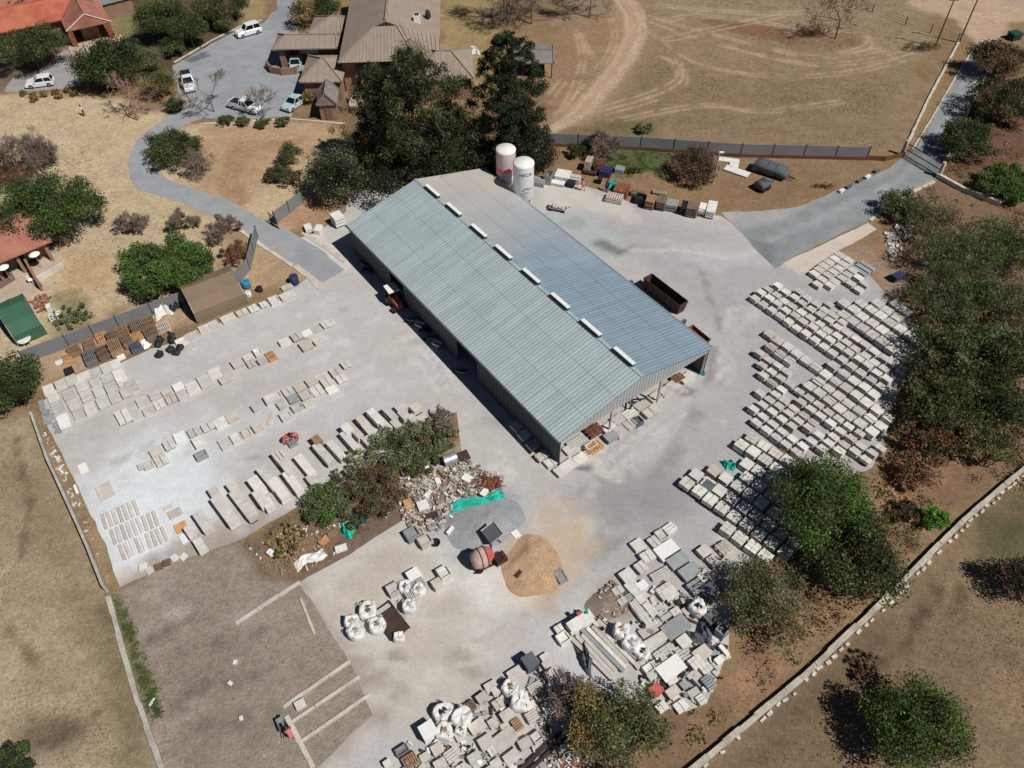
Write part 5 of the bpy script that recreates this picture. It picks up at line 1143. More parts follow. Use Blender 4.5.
# dense band of small stacks, front row running down to the right
polyB1 = [(748, 300), (772, 289), (800, 297), (826, 305), (835, 318), (842, 325), (850, 336), (872, 348), (884, 362), (892, 374), (884, 396), (866, 389), (846, 372), (820, 353), (790, 334), (757, 311)]
NT += field('slab_stack', polyB1, (754, 302), (870, 384), (9.9, 8.1), 8, .78, ('plain', 'pair', 'stack', 'pavers'), CM, 'small pale concrete slab stack in the dense band above the gravel lane', 'slab stack', 'small slab stacks in the dense band', fill=(.80, .68), jit=.06)
polyB2 = [(836, 303), (858, 303), (866, 314), (880, 303), (892, 302), (903, 312), (914, 330), (921, 350), (912, 372), (894, 380), (886, 364), (872, 347), (850, 335), (842, 324)]
NT += field('slab_stack', polyB2, (842, 318), (958, 400), (11.4, 10.4), 8, .66, ('plain', 'pavers', 'pair'), CM, 'broad pale concrete slab stack in the close packed corner next to the trees', 'slab stack', 'broad slab stacks in the tree corner', fill=(.88, .76), miss=.03)
polyC = [(764, 333), (776, 335), (812, 362), (842, 372), (880, 404), (896, 416), (892, 432), (870, 444), (845, 424), (812, 398), (790, 374), (760, 352)]
holeC = [[(800, 368), (812, 376), (802, 386), (788, 380)]]
NT += field('slab_stack', polyC, (768.5, 337.5), (884, 419.5), (11.0, 10.6), 8, .7, ('plain', 'strips', 'pavers', 'stack'), CM, 'pale concrete slab stack in the double rows just below the gravel lane', 'slab stack', 'slab stacks below the gravel lane', fill=(.86, .68), avoid=holeC)
polyD = [(752, 356), (770, 360), (806, 396), (843, 424), (868, 445), (884, 446), (878, 460), (868, 466), (852, 462), (800, 452), (822, 474), (800, 462), (782, 452), (764, 438), (748, 426), (754, 400), (768, 390), (757, 372)]
NT += field('slab_stack', polyD, (761, 369), (877, 451), (11.0, 8.2), 10, .7, ('plain', 'pair', 'pavers', 'strips', 'stack'), CM, 'pale concrete slab stack in the long lower rows that end at the big acacia', 'slab stack', 'slab stacks in the lower rows', fill=(.80, .64), miss=.02)
print('right field', NT)
# lower lot, bigger pallets of pavers running under the acacia
polyE = [(731, 444), (742, 438), (768, 447), (790, 462), (812, 482), (818, 520), (800, 545), (770, 566), (744, 556), (722, 528), (702, 512), (684, 496), (678, 488), (706, 466), (722, 470), (732, 462)]
field('paver_stack', polyE, (686, 487), (746, 530), (14.0, 13.0), 9, .72, ('plain', 'pavers', 'pair', 'stack'), CM, 'square stack of pale pavers in the lower lot left of the big acacia', 'paver stack', 'paver stacks left of the acacia', fill=(.84, .78), miss=.06, avoid=[[(716, 460), (736, 456), (742, 478), (722, 482)]])
goods_px('paver_stack', (708, 487), 12, 12, wang((686, 487), (746, 530)), .6, 'plain', 'conc_dark', 'dark grey paver stack on the outer edge of the lower lot', 'paver stack')
goods_px('wooden_pallet', (785, 451), 11, 10, AX, .25, 'pallet', 'wood', 'lone brown pallet on the bare patch near the acacia', 'pallet')
# --- yard rows on the left: long low panels
AL = wang((123, 416), (331, 322)); print('left', math.degrees(AL), math.degrees(wang((223, 475), (243, 530))))
def row(pts, lpx, wpx, h, name, label, cat, group, ang=AL, kinds=('plain', 'strips', 'pair', 'frame'), mats=('conc', 'conc', 'conc2')):
    for q in pts:
        x, y = q[:2]; l = q[2] if len(q) > 2 else lpx; w = q[3] if len(q) > 3 else wpx; m = q[4] if len(q) > 4 else rnd.choice(mats); k = q[5] if len(q) > 5 else rnd.choice(kinds)
        goods_px(name, (x, y), l * rnd.uniform(.95, 1.03), w * rnd.uniform(.95, 1.03), ang + rnd.uniform(-.04, .04), h * rnd.uniform(.8, 1.3), k, m, label, cat, group)
row([(192, 335, 14, 6), (204.7, 328, 12, 7), (214, 324, 9, 8, 'conc', 'strips'), (228, 318, 15, 7), (242, 312, 12, 6), (253, 308, 9, 7), (263, 304, 7, 5), (274, 300, 10, 8), (287.5, 295, 15, 6), (287, 287, 11, 5), (181, 341, 12, 6)], 12, 7, .3, 'concrete_casting', 'low pale panel in the row along the khaki marquee', 'panel', 'panels along the marquee')
R1 = [(141.6, 401), (154.5, 395), (148.7, 410, 13, 7), (159, 404.5, 10, 7), (123, 416, 14, 14), (134.6, 412.7, 11, 12), (171, 398.6), (178.6, 387, 11, 8, 'white', 'plain'), (182.7, 394, 12, 8), (192.6, 387, 12, 11, 'conc', 'strips'), (205, 380.5, 13, 12), (215.5, 373.4, 13, 11), (227, 371.6, 10, 9), (237, 362.7), (248, 357, 11, 6), (257.5, 352, 7, 8), (271, 355.7, 9, 9, 'wood_orange', 'pallet'), (284, 341, 11, 6), (297, 336, 11, 8), (307, 333, 9, 6, 'white', 'plain'), (315.6, 329, 10, 7), (325, 324, 7, 7), (331, 322, 6, 6), (306, 345, 12, 9, 'conc_pink', 'plain'), (320, 339, 14, 7), (251, 363, 9, 6), (225, 379, 12, 6), (262, 360, 9, 5), (166, 392, 9, 5, 'conc_pink', 'plain'), (312, 338, 8, 6)]
row(R1, 11, 8, .35, 'concrete_casting', 'pale concrete panel in the upper of the two thin rows crossing the left yard', 'panel', 'panels of the upper thin row')
R2 = [(140.5, 466, 6, 6), (148, 464.6, 10, 6), (161, 460, 13, 9), (156, 452, 12, 8), (168.7, 444), (180, 437, 12, 9, 'white', 'plain'), (194, 431.6, 13, 8), (208, 426, 13, 7), (220, 421.6, 13, 8), (232, 416, 13, 8), (198, 441.6, 10, 10), (201, 454.5, 13, 7, 'conc_grey', 'frame'), (225, 443, 12, 11, 'conc', 'strips'), (236, 437.5, 11, 9), (246, 433, 9, 8, 'conc_pink', 'frame'), (257.6, 427, 10, 8, 'conc_pink', 'plain'), (255, 407, 7, 7), (273, 397, 18, 8), (281.6, 404, 9, 8, 'conc', 'strips'), (288, 391, 11, 9), (300, 387, 11, 8, 'conc_pink', 'plain'), (293, 398, 11, 9, 'conc_grey', 'plain'), (285.7, 415.6, 11, 8, 'conc', 'frame'), (297, 407, 11, 7), (308, 403, 10, 6), (305.6, 394.5, 12, 8), (311.5, 381.6), (317, 390, 12, 10), (327, 381.6, 11, 12), (321, 376, 12, 6), (336, 371.7, 11, 9), (341, 378, 10, 8), (345.5, 364, 8, 7), (331.4, 388.7, 11, 6, 'white', 'strips')]
row(R2, 11, 8, .38, 'concrete_casting', 'pale concrete panel in the lower of the two thin rows crossing the left yard', 'panel', 'panels of the lower thin row')
goods_px('timber_plank', (271, 418), 14, 3, wang((268, 426), (274, 409)), .15, 'plain', 'conc_pink', 'single plank lying crosswise off the lower thin row', 'plank')
TLB = [(48.7, 390), (61, 385), (71.6, 380), (84.5, 376, 15, 8), (96, 373), (106.8, 368), (116, 364, 9, 9), (53.4, 397), (68, 394.5), (81.6, 386), (95.6, 382), (107, 377.5), (119, 374), (57, 407), (73.4, 404), (86, 395.7), (99, 391.6), (111, 387.5), (122.6, 381), (64, 418.5), (78, 412.7), (90, 408), (102.7, 402), (115, 397.4), (126, 391.6), (131, 385)]
row(TLB, 11.5, 10, .35, 'concrete_casting', 'grey panel in the close packed block at the far left corner of the yard', 'panel', 'panels of the far left block', mats=('conc', 'conc2', 'conc', 'conc'), kinds=('plain', 'plain', 'strips'))
tag(goods_px('cover_sheet', (121, 357), 8, 4, AL, .3, 'plain', 'white', 'x', 'x'), 'small white slab at the foot of the pallet stacks', 'slab')
goods_px('concrete_slab', (63, 421), 11, 11, AL, .5, 'plain', 'white', 'white slab at the outer corner of the far left block', 'slab')
for x, y in ((41, 403), (46, 412), (50, 417), (55, 424), (47, 421), (58, 430), (43, 410)): goods_px('broken_casting', (x, y), rnd.uniform(5, 9), rnd.uniform(4, 6), AL + rnd.uniform(-.6, .6), .25, 'strips', 'conc_grey', 'broken grey panel piece dumped beside the far left block', 'panel piece', 'broken panel pieces')
AP = wang((223, 475), (243, 503)); 
LP = [(225, 510, 34, 15), (243, 503, 34, 15), (257, 485, 18, 14), (261, 498, 18, 13), (269, 478, 28, 13), (279, 489, 26, 13), (279, 455, 10, 15, 'conc', 'strips'), (288, 467, 20, 13), (293, 482, 26, 11), (203, 521, 22, 14), (305, 465, 26, 11), (317, 440, 9, 10, 'wood', 'plain'), (323, 453, 26, 10), (336, 450, 24, 9), (350, 441, 24, 9), (347, 428.7, 10, 11), (357, 433, 12, 9), (363, 421.6, 14, 10), (368, 428.7, 14, 9), (375, 416, 18, 10), (384, 424, 16, 9), (390, 413.4, 16, 9), (401, 407.6, 8, 13), (404, 414.6, 10, 10), (416, 407.6, 8, 12), (370, 439, 10, 17), (214, 492, 10, 12), (232, 486, 9, 12), (250, 514, 12, 12), (268, 504, 12, 12), (190, 532, 14, 10), (200, 545, 14, 12), (378, 434, 10, 9), (396, 424, 10, 9), (312, 480, 12, 10), (412, 418, 8, 9)]
for q in LP:
    goods_px('long_casting', q[:2], q[2] * .96, q[3] * .80, AP + rnd.uniform(-.03, .03), rnd.uniform(.75, 1.0), q[5] if len(q) > 5 else rnd.choice(('pair', 'plain', 'stack', 'plain')), q[4] if len(q) > 4 else rnd.choice(('conc', 'conc', 'conc2')), 'long pale panel stack in the crosswise row above the weedy strip', 'panel stack', 'long panel stacks above the weeds')
for x, y, l, w, m, lab in ((175, 513, 14, 8, 'conc2', 'thin pinkish grey panel lying alone on the white dusty concrete'), (181, 527, 13, 9, 'wood_orange', 'tan coloured panel above the white one near the left row end'), (186, 537.5, 12, 9, 'white', 'bright white panel at the left end of the crosswise row'), (168, 507, 10, 3, 'conc_pink', 'thin pinkish bar on the white dusty concrete'), (105, 491, 16, 15, 'conc2', 'flat grey panel group at the left edge of the yard'), (83, 468, 9, 9, 'white', 'small pale slab at the left edge of the yard'), (76, 489, 3, 9, 'white', 'white plank leaning by the left boundary wall')):
    goods_px('concrete_casting', (x, y), l, w, AL, .15, 'plain', m, lab, 'panel')
AB = wang((115, 515), (124, 540))
for r_ in range(3):
    for k in range(9 if r_ else 7):
        x = 104 + r_ * 9 + k * 5.3; y = 521 + r_ * 15.5 - k * 2.3 - (0 if r_ else 0)
        goods_px('concrete_beam', (x, y), 15.5, 3.0, AB + rnd.uniform(-.04, .04), .22, 'plain', rnd.choice(('conc', 'conc2', 'conc_pink', 'conc2')), 'slim concrete beam in the three rows of beams at the lower left yard corner', 'beam', 'slim beams in the lower left corner')
for x, y in ((158, 566), (166, 562), (149, 570), (174, 557), (143, 566), (183, 556)): goods_px('broken_casting', (x, y), rnd.uniform(5, 10), rnd.uniform(4, 7), AL + rnd.uniform(-.5, .5), .3, 'strips', rnd.choice(('conc', 'wood_dark', 'conc')), 'broken panel piece on the lower left rim of the concrete', 'panel piece', 'broken pieces on the lower left rim')
# --- in front of the shed gable
AG = wang((560, 464), (702, 376))
FR1 = [(576, 437, 17, 8), (607.8, 423, 12, 9), (618, 415, 11, 9), (628.7, 409, 12, 9), (640, 401, 11, 9), (654.5, 392, 12, 8, 'conc2', 'frame'), (665, 386, 10, 9), (672, 381, 8, 9), (686, 373, 12, 8), (590, 441, 10, 6, 'conc2', 'frame'), (585, 450, 8, 7), (569, 445, 10, 8)]
row([(q[0] + 1, q[1] + 4, q[2] * 1.15, q[3] * 1.1) + tuple(q[4:]) for q in FR1], 12, 9, .42, 'slab_stack', 'pale slab stack in the inner row under the shed gable', 'slab stack', 'inner slab row under the gable', ang=AG, kinds=('plain', 'strips', 'stack'))
FR2 = [(561, 470, 11, 9), (569, 464.5, 12, 10), (580, 458, 11, 9), (611, 436, 11, 9, 'conc_grey', 'plain'), (620, 431, 10, 11), (637.5, 420.5, 8, 8, 'conc_dark', 'frame'), (651, 411, 13, 9), (630, 424, 10, 10), (551.6, 461.5, 12, 9), (542.5, 455, 12, 8), (534, 444, 11, 9), (525, 434, 11, 9), (518, 425, 11, 9)]
row([(q[0], q[1], q[2] * 1.15, q[3]) + tuple(q[4:]) for q in FR2], 12, 9, .45, 'slab_stack', 'pale slab stack in the outer row round the near corner of the shed', 'slab stack', 'outer slab row round the shed corner', ang=AG, kinds=('plain', 'pair', 'stack'))
goods_px('loaded_pallet', (594, 429.5), 15, 10, AG, .6, 'pallet', 'rust', 'rust brown crate of bars in the inner row under the gable', 'crate')
goods_px('loaded_pallet', (594, 447), 17, 9, AG, .5, 'pallet', 'wood_orange', 'orange timber pallet in the outer row before the gable', 'pallet')
goods_px('wooden_pallet', (678, 377.5), 11, 8, AG, .5, 'pallet', 'wood', 'brown pallet near the far post of the gable', 'pallet')
p = G(632, 405); t = thing('steel_trestle', 'dark crossed steel trestle lying on the inner slab row', 'trestle', (p.x, p.y, .62), AG)
mb = MB()
for s in (-1, 1): mb.bar((-.9, s * .7, .1), (.9, -s * .7, .35), .12)
mb.bar((-.6, -.6, .2), (-.6, .6, .2), .1); mb.bar((.5, -.6, .25), (.5, .6, .2), .1); mb.build('cross_frame', MT['black'], t)
# --- the jumble of slabs in the foreground
AH = wang((600, 700), (640, 672)); AH2 = AH - math.pi / 2
print('heap', math.degrees(AH))
gh = 'loose slabs of the foreground heap'
lab_h = 'pale concrete slab or panel piled in the jumbled heap between the acacia and the sand'
HP = [(638, 545, 13, 13), (647.5, 556, 14, 12, 'conc', 'pair'), (654, 541.6, 10, 13), (662, 534.6, 11, 13, 'conc', 'frame'), (670, 527.6, 12, 11, 'conc', 'strips'), (660, 573, 22, 8, 'conc', 'strips'), (641, 567, 11, 13), (639, 590, 17, 11), (666, 591, 18, 16), (704, 551, 12, 12), (714, 560, 12, 12), (640, 612, 9, 20), (632, 586, 13, 12), (643.5, 599, 13, 12), (630, 598, 13, 11, 'conc_grey', 'plain'), (638, 609, 8, 22), (644, 616, 8, 22), (650, 609, 8, 18), (662, 612, 12, 20, 'conc', 'strips'), (651, 629, 26, 11, 'conc2', 'plain'), (656, 640, 26, 11, 'conc2', 'plain'), (670, 593, 15, 14), (684, 641, 13, 13), (683, 652, 14, 18, 'conc', 'strips'), (696, 662, 14, 14), (649, 668, 12, 10, 'conc', 'frame'), (694, 676, 13, 12), (694, 693, 12, 10), (701, 699, 9, 11, 'conc', 'strips'), (662, 707, 12, 11), (681, 706, 14, 13), (664, 651, 24, 9), (660, 660, 16, 9), (676, 612, 10, 10), (688, 610, 11, 9, 'conc2', 'plain'), (672, 680, 12, 9), (706, 668, 12, 10), (640, 664, 12, 8), (652, 676, 9, 7, 'conc', 'strips'), (618, 590, 12, 9), (622, 601, 9, 8), (675, 696, 9, 7), (713, 640, 10, 9)]
for q in HP:
    goods_px('concrete_slab', q[:2], q[2] * .92, q[3] * .9, AH + rnd.uniform(-.07, .07), rnd.uniform(.28, .55), q[5] if len(q) > 5 else rnd.choice(('plain', 'pavers', 'stack', 'pair')), q[4] if len(q) > 4 else rnd.choice(CM), lab_h, 'slab', gh)
for x, y, l, w, m, k, lab in ((667, 550, 21, 16, 'white', 'plain', 'broad white slab with a dark mark at the head of the foreground heap'), (677, 559.5, 19, 14, 'conc_grey', 'plain', 'upper of the two flat grey panels in the heap'), (690, 571, 19, 14, 'conc_grey', 'plain', 'lower of the two flat grey panels in the heap'), (627.6, 575.6, 13, 13, 'conc', 'plain', 'slab with a dark blue spill on it'), (697, 586, 16, 14, 'conc_grey', 'strips', 'greenish grey strip panel in the shade of the acacia'), (705, 575, 13, 11, 'conc_pink', 'plain', 'pinkish slab beside the greenish strip panel'), (725, 547.5, 13, 14, 'conc_pink', 'pallet', 'pinkish brown crate of slabs at the tree side of the heap'), (563.4, 637.5, 12, 11, 'conc', 'frame', 'framed mould lying left of the long beams'), (559, 628, 9, 7, 'conc', 'pair', 'small slab pair above the framed mould'), (642, 585, 10, 8, 'white', 'plain', 'small white slab on the upper heap'), (676, 627, 26, 17, 'conc_grey', 'plain', 'big smooth blue grey slab in the middle of the heap'), (711, 590, 18, 16, 'conc_dark', 'stack', 'shaded dark stack at the right of the heap'), (702, 653, 16, 13, 'conc_pink', 'plain', 'pinkish slab near the dark tarpaulin'), (719, 660, 8, 7, 'white', 'plain', 'small white block at the right rim of the heap'), (724, 650, 4, 13, 'white', 'plain', 'narrow white slab standing at the right rim of the heap'), (671, 668, 26, 18, 'white', 'plain', 'large white slab in the lower heap'), (684.5, 684.5, 8, 8, 'conc_grey', 'plain', 'small blue grey block below the large white slab'), (709, 682, 10, 15, 'conc_grey', 'strips', 'grey corrugated panel stack at the lower right of the heap'), (673, 691.6, 13, 10, 'conc_pink', 'plain', 'pink slab in the lower heap'), (656, 690, 12, 11, 'red', 'plain', 'faded red block on the lower heap beside the olive thorn tree')):  # shaded stack uses dark concrete, its shade is in the colour
    goods_px('concrete_slab', (x, y), l, w, AH, .5, k, m, lab, 'slab')
mb = MB()
AJ = wang((600, 628), (640, 668))
for k in range(9):
    goods_px('long_beam', (606 + (k - 4) * 3.7, 647 - (k - 4) * 2.7), 60 - (k % 3) * 5, 3.9, AJ + rnd.uniform(-.02, .02), .3 + .05 * (k % 2), 'plain', ('conc2', 'conc', 'conc2', 'conc_grey', 'conc', 'conc2', 'conc', 'conc2', 'conc')[k], 'long pale concrete beam in the sloping bundle of beams in the heap', 'beam', 'long beams of the heap')
ob = goods_px('block_pallet', (580, 621), 27, 10, AH, 1.1, 'stack', 'conc', 'tall pallet of pale blocks topped with red scraps left of the long beams', 'block pallet')
for k, (x, y, m, lab) in enumerate(((578, 619, 'red', 'red scrap lying on the tall block pallet'), (586, 617, 'teal', 'teal edged strip on the tall block pallet'), (602, 630, 'black', 'black bucket among the long beams'))):
    goods_px('scrap_piece', (x, y), 4, 3, AH + k, .25, 'strips', m, lab, 'scrap', z=1.12 if k < 2 else .4)
# second heap, lower left
H2 = [(516, 673, 18, 12), (545, 657, 10, 8), (547, 664, 10, 8), (552, 675, 13, 13, 'conc2', 'frame'), (535.6, 688, 16, 12, 'conc', 'strips'), (540, 695, 11, 10, 'conc2', 'frame'), (554, 687, 13, 14, 'conc2', 'strips'), (491, 686, 14, 10), (496, 690, 10, 9), (482, 697, 13, 9), (498, 704, 11, 11), (493, 723, 10, 10), (532, 716, 13, 12, 'conc2', 'strips'), (548, 707, 12, 12), (519, 728, 14, 12, 'conc2', 'strips'), (525, 743, 14, 11, 'conc2', 'plain'), (537, 736.6, 12, 11, 'conc2', 'frame'), (531, 706, 12, 9), (504, 740, 26, 18, 'conc2', 'plain'), (477, 726, 18, 12, 'conc2', 'plain'), (486, 742, 16, 14, 'conc2', 'plain'), (437, 749, 12, 11, 'conc2', 'plain'), (451, 755, 14, 13, 'conc2', 'strips'), (474, 757, 14, 9), (491, 749, 9, 15, 'conc', 'pair'), (496, 763, 12, 9), (461, 736, 12, 10, 'conc2', 'plain'), (462, 768, 12, 9), (440, 764, 14, 10), (512, 757, 18, 13, 'conc2', 'plain'), (425, 757, 11, 9), (487, 774, 16, 12), (450, 778, 16, 12), (405, 772, 12, 10), (560, 700, 11, 10), (568, 690, 10, 9), (523, 698, 10, 8), (506, 728, 10, 12)]
for q in H2:
    goods_px('concrete_casting', q[:2], q[2] * .93, q[3] * .92, AH + rnd.uniform(-.07, .07), rnd.uniform(.3, .6), q[5] if len(q) > 5 else rnd.choice(('plain', 'plain', 'pair', 'stack')), q[4] if len(q) > 4 else rnd.choice(('conc2', 'conc')), 'pale panel or slab of the bottom edge heap left of the olive thorn tree', 'panel', 'panels of the bottom edge heap')
for x, y, l, w, m, k, lab in ((507.5, 715, 14, 11, 'conc_pink', 'plain', 'pinkish brown slab in the bottom edge heap'), (517, 724, 9, 12, 'wood', 'strips', 'brown striped slab pack in the bottom edge heap'), (470, 706, 12, 9, 'wood_dark', 'pallet', 'dark timber crate behind the white bulk bags'), (410, 760, 16, 12, 'wood', 'pallet', 'brown slatted pallet at the bottom edge'), (402, 750, 14, 8, 'steel', 'frame', 'steel mould frame at the left end of the bottom edge heap'), (387, 763, 8, 6, 'conc', 'plain', 'small pale slab at the very left end of the bottom edge heap')):
    goods_px('concrete_casting', (x, y), l, w, AH, .5, k, m, lab, 'panel')
o = goods_px('covered_box', (530, 661), 13, 14, AH, 1.2, 'plain', 'conc_dark', 'dark grey sheet covered box at the edge of the bottom heap', 'box')
for k, (a, b) in enumerate((((522, 768), (560, 733)), ((532, 768), (566, 737)))):
    c = ((a[0] + b[0]) / 2, (a[1] + b[1]) / 2); goods_px('rusty_rail', c, 55, 3, wang(a, b), .35, 'plain', 'rust_dark', ('upper', 'lower')[k] + ' of the two long rusty rails along the bottom edge heap', 'rail')
# small lots in the middle of the yard
mid = [(394, 588, 14, 10, 'conc', 'frame'), (412, 594, 13, 10, 'conc2', 'pallet'), (418, 585, 14, 12, 'conc_grey', 'plain'), (444, 572, 12, 12, 'conc', 'frame'), (437, 583, 10, 10, 'conc2', 'strips'), (412, 533, 14, 11, 'conc_grey', 'frame'), (425, 540, 13, 10, 'conc2', 'frame'), (414, 575, 13, 12, 'white', 'plain')]
for k, (x, y, l, w, m, kd) in enumerate(mid):
    goods_px('cast_mould', (x, y), l, w, AH, .7, kd, m, ('open mould frame beside the heaped bag', 'slatted pinkish pallet near the mixer', 'grey slab between the mould frames', 'open mould frame nearest the red mixer', 'striped slab left of the red mixer', 'left one of the two deep moulds at the rubble edge', 'right one of the two deep moulds at the rubble edge', 'white topped block with a dark shadow above the bulk bags')[k], 'mould')
goods_px('wooden_board', (561, 576, )[:2], 14, 9, wang((556, 570), (564, 584)), .25, 'frame', 'conc_grey', 'grey framed mould lying beside the sand heap', 'mould')
goods_px('concrete_block', (312, 700), 1, 1, AH, .3, 'plain', 'white', 'tmp', 'tmp')
bpy.data.objects.remove(bpy.data.objects['concrete_block'])
goods_px('concrete_block', (300, 704), 11, 8, AH, .4, 'plain', 'conc', 'single pale block between the parallel edgings', 'block')
# ------------------------------------------------------------------ vehicles
def loft(mb, secs, mi=0, smooth=True):      # secs: rings of equal length
    n = len(secs[0]); vs = [v for s in secs for v in s]
    fs = [(k * n + i, k * n + (i + 1) % n, (k + 1) * n + (i + 1) % n, (k + 1) * n + i) for k in range(len(secs) - 1) for i in range(n)]
    mb.add(vs, fs, mi, smooth); mb.add(secs[0], [tuple(range(n))[::-1]], mi); mb.add(secs[-1], [tuple(range(n))], mi)
PALLET_H = .75
def car(name, label, cat, a, b, kind, paint='carpaint', bed=False, L_=4.3):
    """a = rear, b = front in the photo (ground points)."""
    p = (G(*a) + G(*b)) / 2; ang = wang(a, b); t = thing(name, label, cat, (p.x, p.y, .02), ang)
    Wd = 1.78; h1 = .95
    top = 1.78 if kind in ('pickup', 'suv') else 1.5; h1 = 1.05 if kind == 'pickup' else .92
    prof = {'hatch': [(-.5, .45, .8), (-.49, .3, h1), (-.3, .25, h1 + .02), (.18, .25, h1 + .02), (.44, .28, .8), (.5, .35, .62)],
            'sedan': [(-.5, .4, .85), (-.48, .3, h1), (-.3, .25, h1), (.18, .25, h1), (.44, .28, .78), (.5, .35, .6)],
            'suv': [(-.5, .4, .9), (-.49, .3, 1.02), (-.3, .3, 1.05), (.2, .3, 1.05), (.45, .3, .95), (.5, .4, .7)],
            'pickup': [(-.5, .5, .9), (-.495, .42, 1.0), (-.1, .4, 1.0), (.2, .4, 1.05), (.45, .4, .98), (.5, .45, .75)]}[kind]
    mb = MB(); secs = []
    for x, z0, z1 in prof:
        w = Wd / 2 * (1 - .25 * max(0, abs(x) - .4)); secs.append([(x * L_, -w, z0), (x * L_, -w, z1 - .12), (x * L_, -w * .9, z1), (x * L_, w * .9, z1), (x * L_, w, z1 - .12), (x * L_, w, z0)])
    loft(mb, secs, 0, False); mb.build('body', MT[paint], t)
    cx = {'hatch': (-.47, -.40, .02, .20), 'sedan': (-.36, -.22, .04, .2), 'suv': (-.48, -.43, .06, .22), 'pickup': (-.10, -.06, .10, .22)}[kind]
    w0, w1 = Wd / 2 * .93, Wd / 2 * .76; zr = top
    lo = [(cx[0] * L_, h1), (cx[3] * L_, h1)]; hi = [(cx[1] * L_, zr), (cx[2] * L_, zr)]
    mb = MB(); v = [(lo[0][0], -w0, h1 - .03), (lo[1][0], -w0, h1 - .03), (lo[1][0], w0, h1 - .03), (lo[0][0], w0, h1 - .03), (hi[0][0], -w1, zr - .06), (hi[1][0], -w1, zr - .06), (hi[1][0], w1, zr - .06), (hi[0][0], w1, zr - .06)]
    mb.add(v, [(0, 1, 5, 4), (1, 2, 6, 5), (2, 3, 7, 6), (3, 0, 4, 7), (4, 5, 6, 7)], 0); mb.build('windows', MT['glass'], t)
    mb = MB(); mb.box(((hi[0][0] + hi[1][0]) / 2, 0, zr - .02), (hi[1][0] - hi[0][0] + .1, w1 * 2 + .08, .08), taper=.95)
    for sx, lx, hx in ((0, lo[0][0], hi[0][0]), (1, lo[1][0], hi[1][0])):
        for s in (-1, 1): mb.bar((lx, s * w0, h1), (hx, s * w1, zr - .04), .08)
    mx = (hi[0][0] + hi[1][0]) / 2
    for s in (-1, 1): mb.bar((mx, s * (w0 + .01), h1), (mx, s * (w1 + .01), zr - .04), .09)
    mb.build('roof', MT[paint], t)
    if kind == 'pickup':
        mb = MB(); mb.box((-.31 * L_, 0, 1.02), (.36 * L_, 1.5, .06)); mb.build('load_bed', MT['black'], t)
        mb = MB()
        for s in (-1, 1): mb.box((-.31 * L_, s * .82, 1.08), (.36 * L_, .07, .14))
        mb.box((-.49 * L_, 0, 1.08), (.06, 1.6, .14)); mb.build('bed_side', MT[paint], t)
        if bed: mb = MB(); mb.box((-.31 * L_, 0, 1.3), (.35 * L_, 1.55, .5), taper=.93); mb.build('canopy', MT['black'], t)
    for sx in (-.31, .31):
        for s in (-1, 1):
            mb = MB(); mb.tube((sx * L_, s * (Wd / 2 - .2), .33), (sx * L_, s * (Wd / 2 + .01), .33), .33, n=14); w = mb.build('wheel', MT['tyre'], t)
            mb = MB(); mb.tube((sx * L_, s * (Wd / 2), .33), (sx * L_, s * (Wd / 2 + .025), .33), .19, n=10); mb.build('rim', MT['steel'], w)
    for s in (-1, 1):
        mb = MB(); mb.box((.485 * L_, s * .6, .74), (.12, .36, .16)); mb.build('headlight', MT['galv'], t)
        mb = MB(); mb.box((-.492 * L_, s * .72, .85), (.08, .18, .22)); mb.build('tail_light', MT['red'], t)
        mb = MB(); mb.box((lo[1][0] - .25, s * (Wd / 2 + .08), h1 + .06), (.16, .16, .12)); mb.build('wing_mirror', MT[paint], t)
    return t
car('hatchback', 'white hatchback parked on the bay beside the olive thorn tree', 'car', (53, 84), (30, 87), 'hatch', L_=4.2)
car('parked_suv', 'white estate car parked on the kerb at the top of the car park', 'car', (261, 31), (237, 38), 'suv', L_=4.4)
car('pickup', 'white pickup with a dark canopy, facing the yard beside the leafless car park tree', 'pickup', (187, 79), (192, 94), 'pickup', bed=True, L_=5.2)
car('pickup', 'white pickup with an open dark load bed at the lower edge of the car park', 'pickup', (232, 106), (261, 114), 'pickup', L_=5.2)
car('sedan', 'pale silver sedan beside the yellow green bush and the grey hut', 'car', (298, 104), (291, 109), 'sedan', 'bonnet_blue', L_=4.2)
car('sedan', 'pale car with only its front showing under the carport roof', 'car', (297, 64), (296, 71), 'sedan', 'bonnet_blue', L_=4.2)
def boxcar(name, label, cat, c, ang, size, m, cover=None, wheels=True):
    p = G(*c); t = thing(name, label, cat, p, ang); L_, Wd, H_ = size; mb = MB()
    secs = []
    for x, w, z in ((-.5, .9, .8), (-.46, 1, .95), (-.2, 1, 1.0), (.3, 1, .95), (.46, .95, .85), (.5, .85, .7)):
        w = w * Wd / 2; secs.append([(x * L_, -w, .4), (x * L_, -w, H_ * z * .8), (x * L_, -w * .8, H_ * z), (x * L_, w * .8, H_ * z), (x * L_, w, H_ * z * .8), (x * L_, w, .4)])
    loft(mb, secs); mb.build('body', MT[m], t)
    for s in (-1, 1):
        for x in (-.25, .2):
            mb = MB(); mb.tube((x * L_, s * (Wd / 2 - .18), .33), (x * L_, s * (Wd / 2 + .02), .33), .33, n=12); mb.build('wheel', MT['tyre'], t)
    mb = MB(); mb.bar((L_ / 2, .25, .45), (L_ / 2 + 1.1, 0, .45), .08); mb.bar((L_ / 2, -.25, .45), (L_ / 2 + 1.1, 0, .45), .08); mb.build('drawbar', MT['black'], t)
    mb = MB(); mb.box((-.1 * L_, 0, H_ + .02), (.04, Wd * .8, .05)); mb.box((.15 * L_, 0, H_ + .0), (.04, Wd * .8, .05)); mb.build('strap', MT['black'], t)
    return t
AT = wang((755, 168), (786, 178))
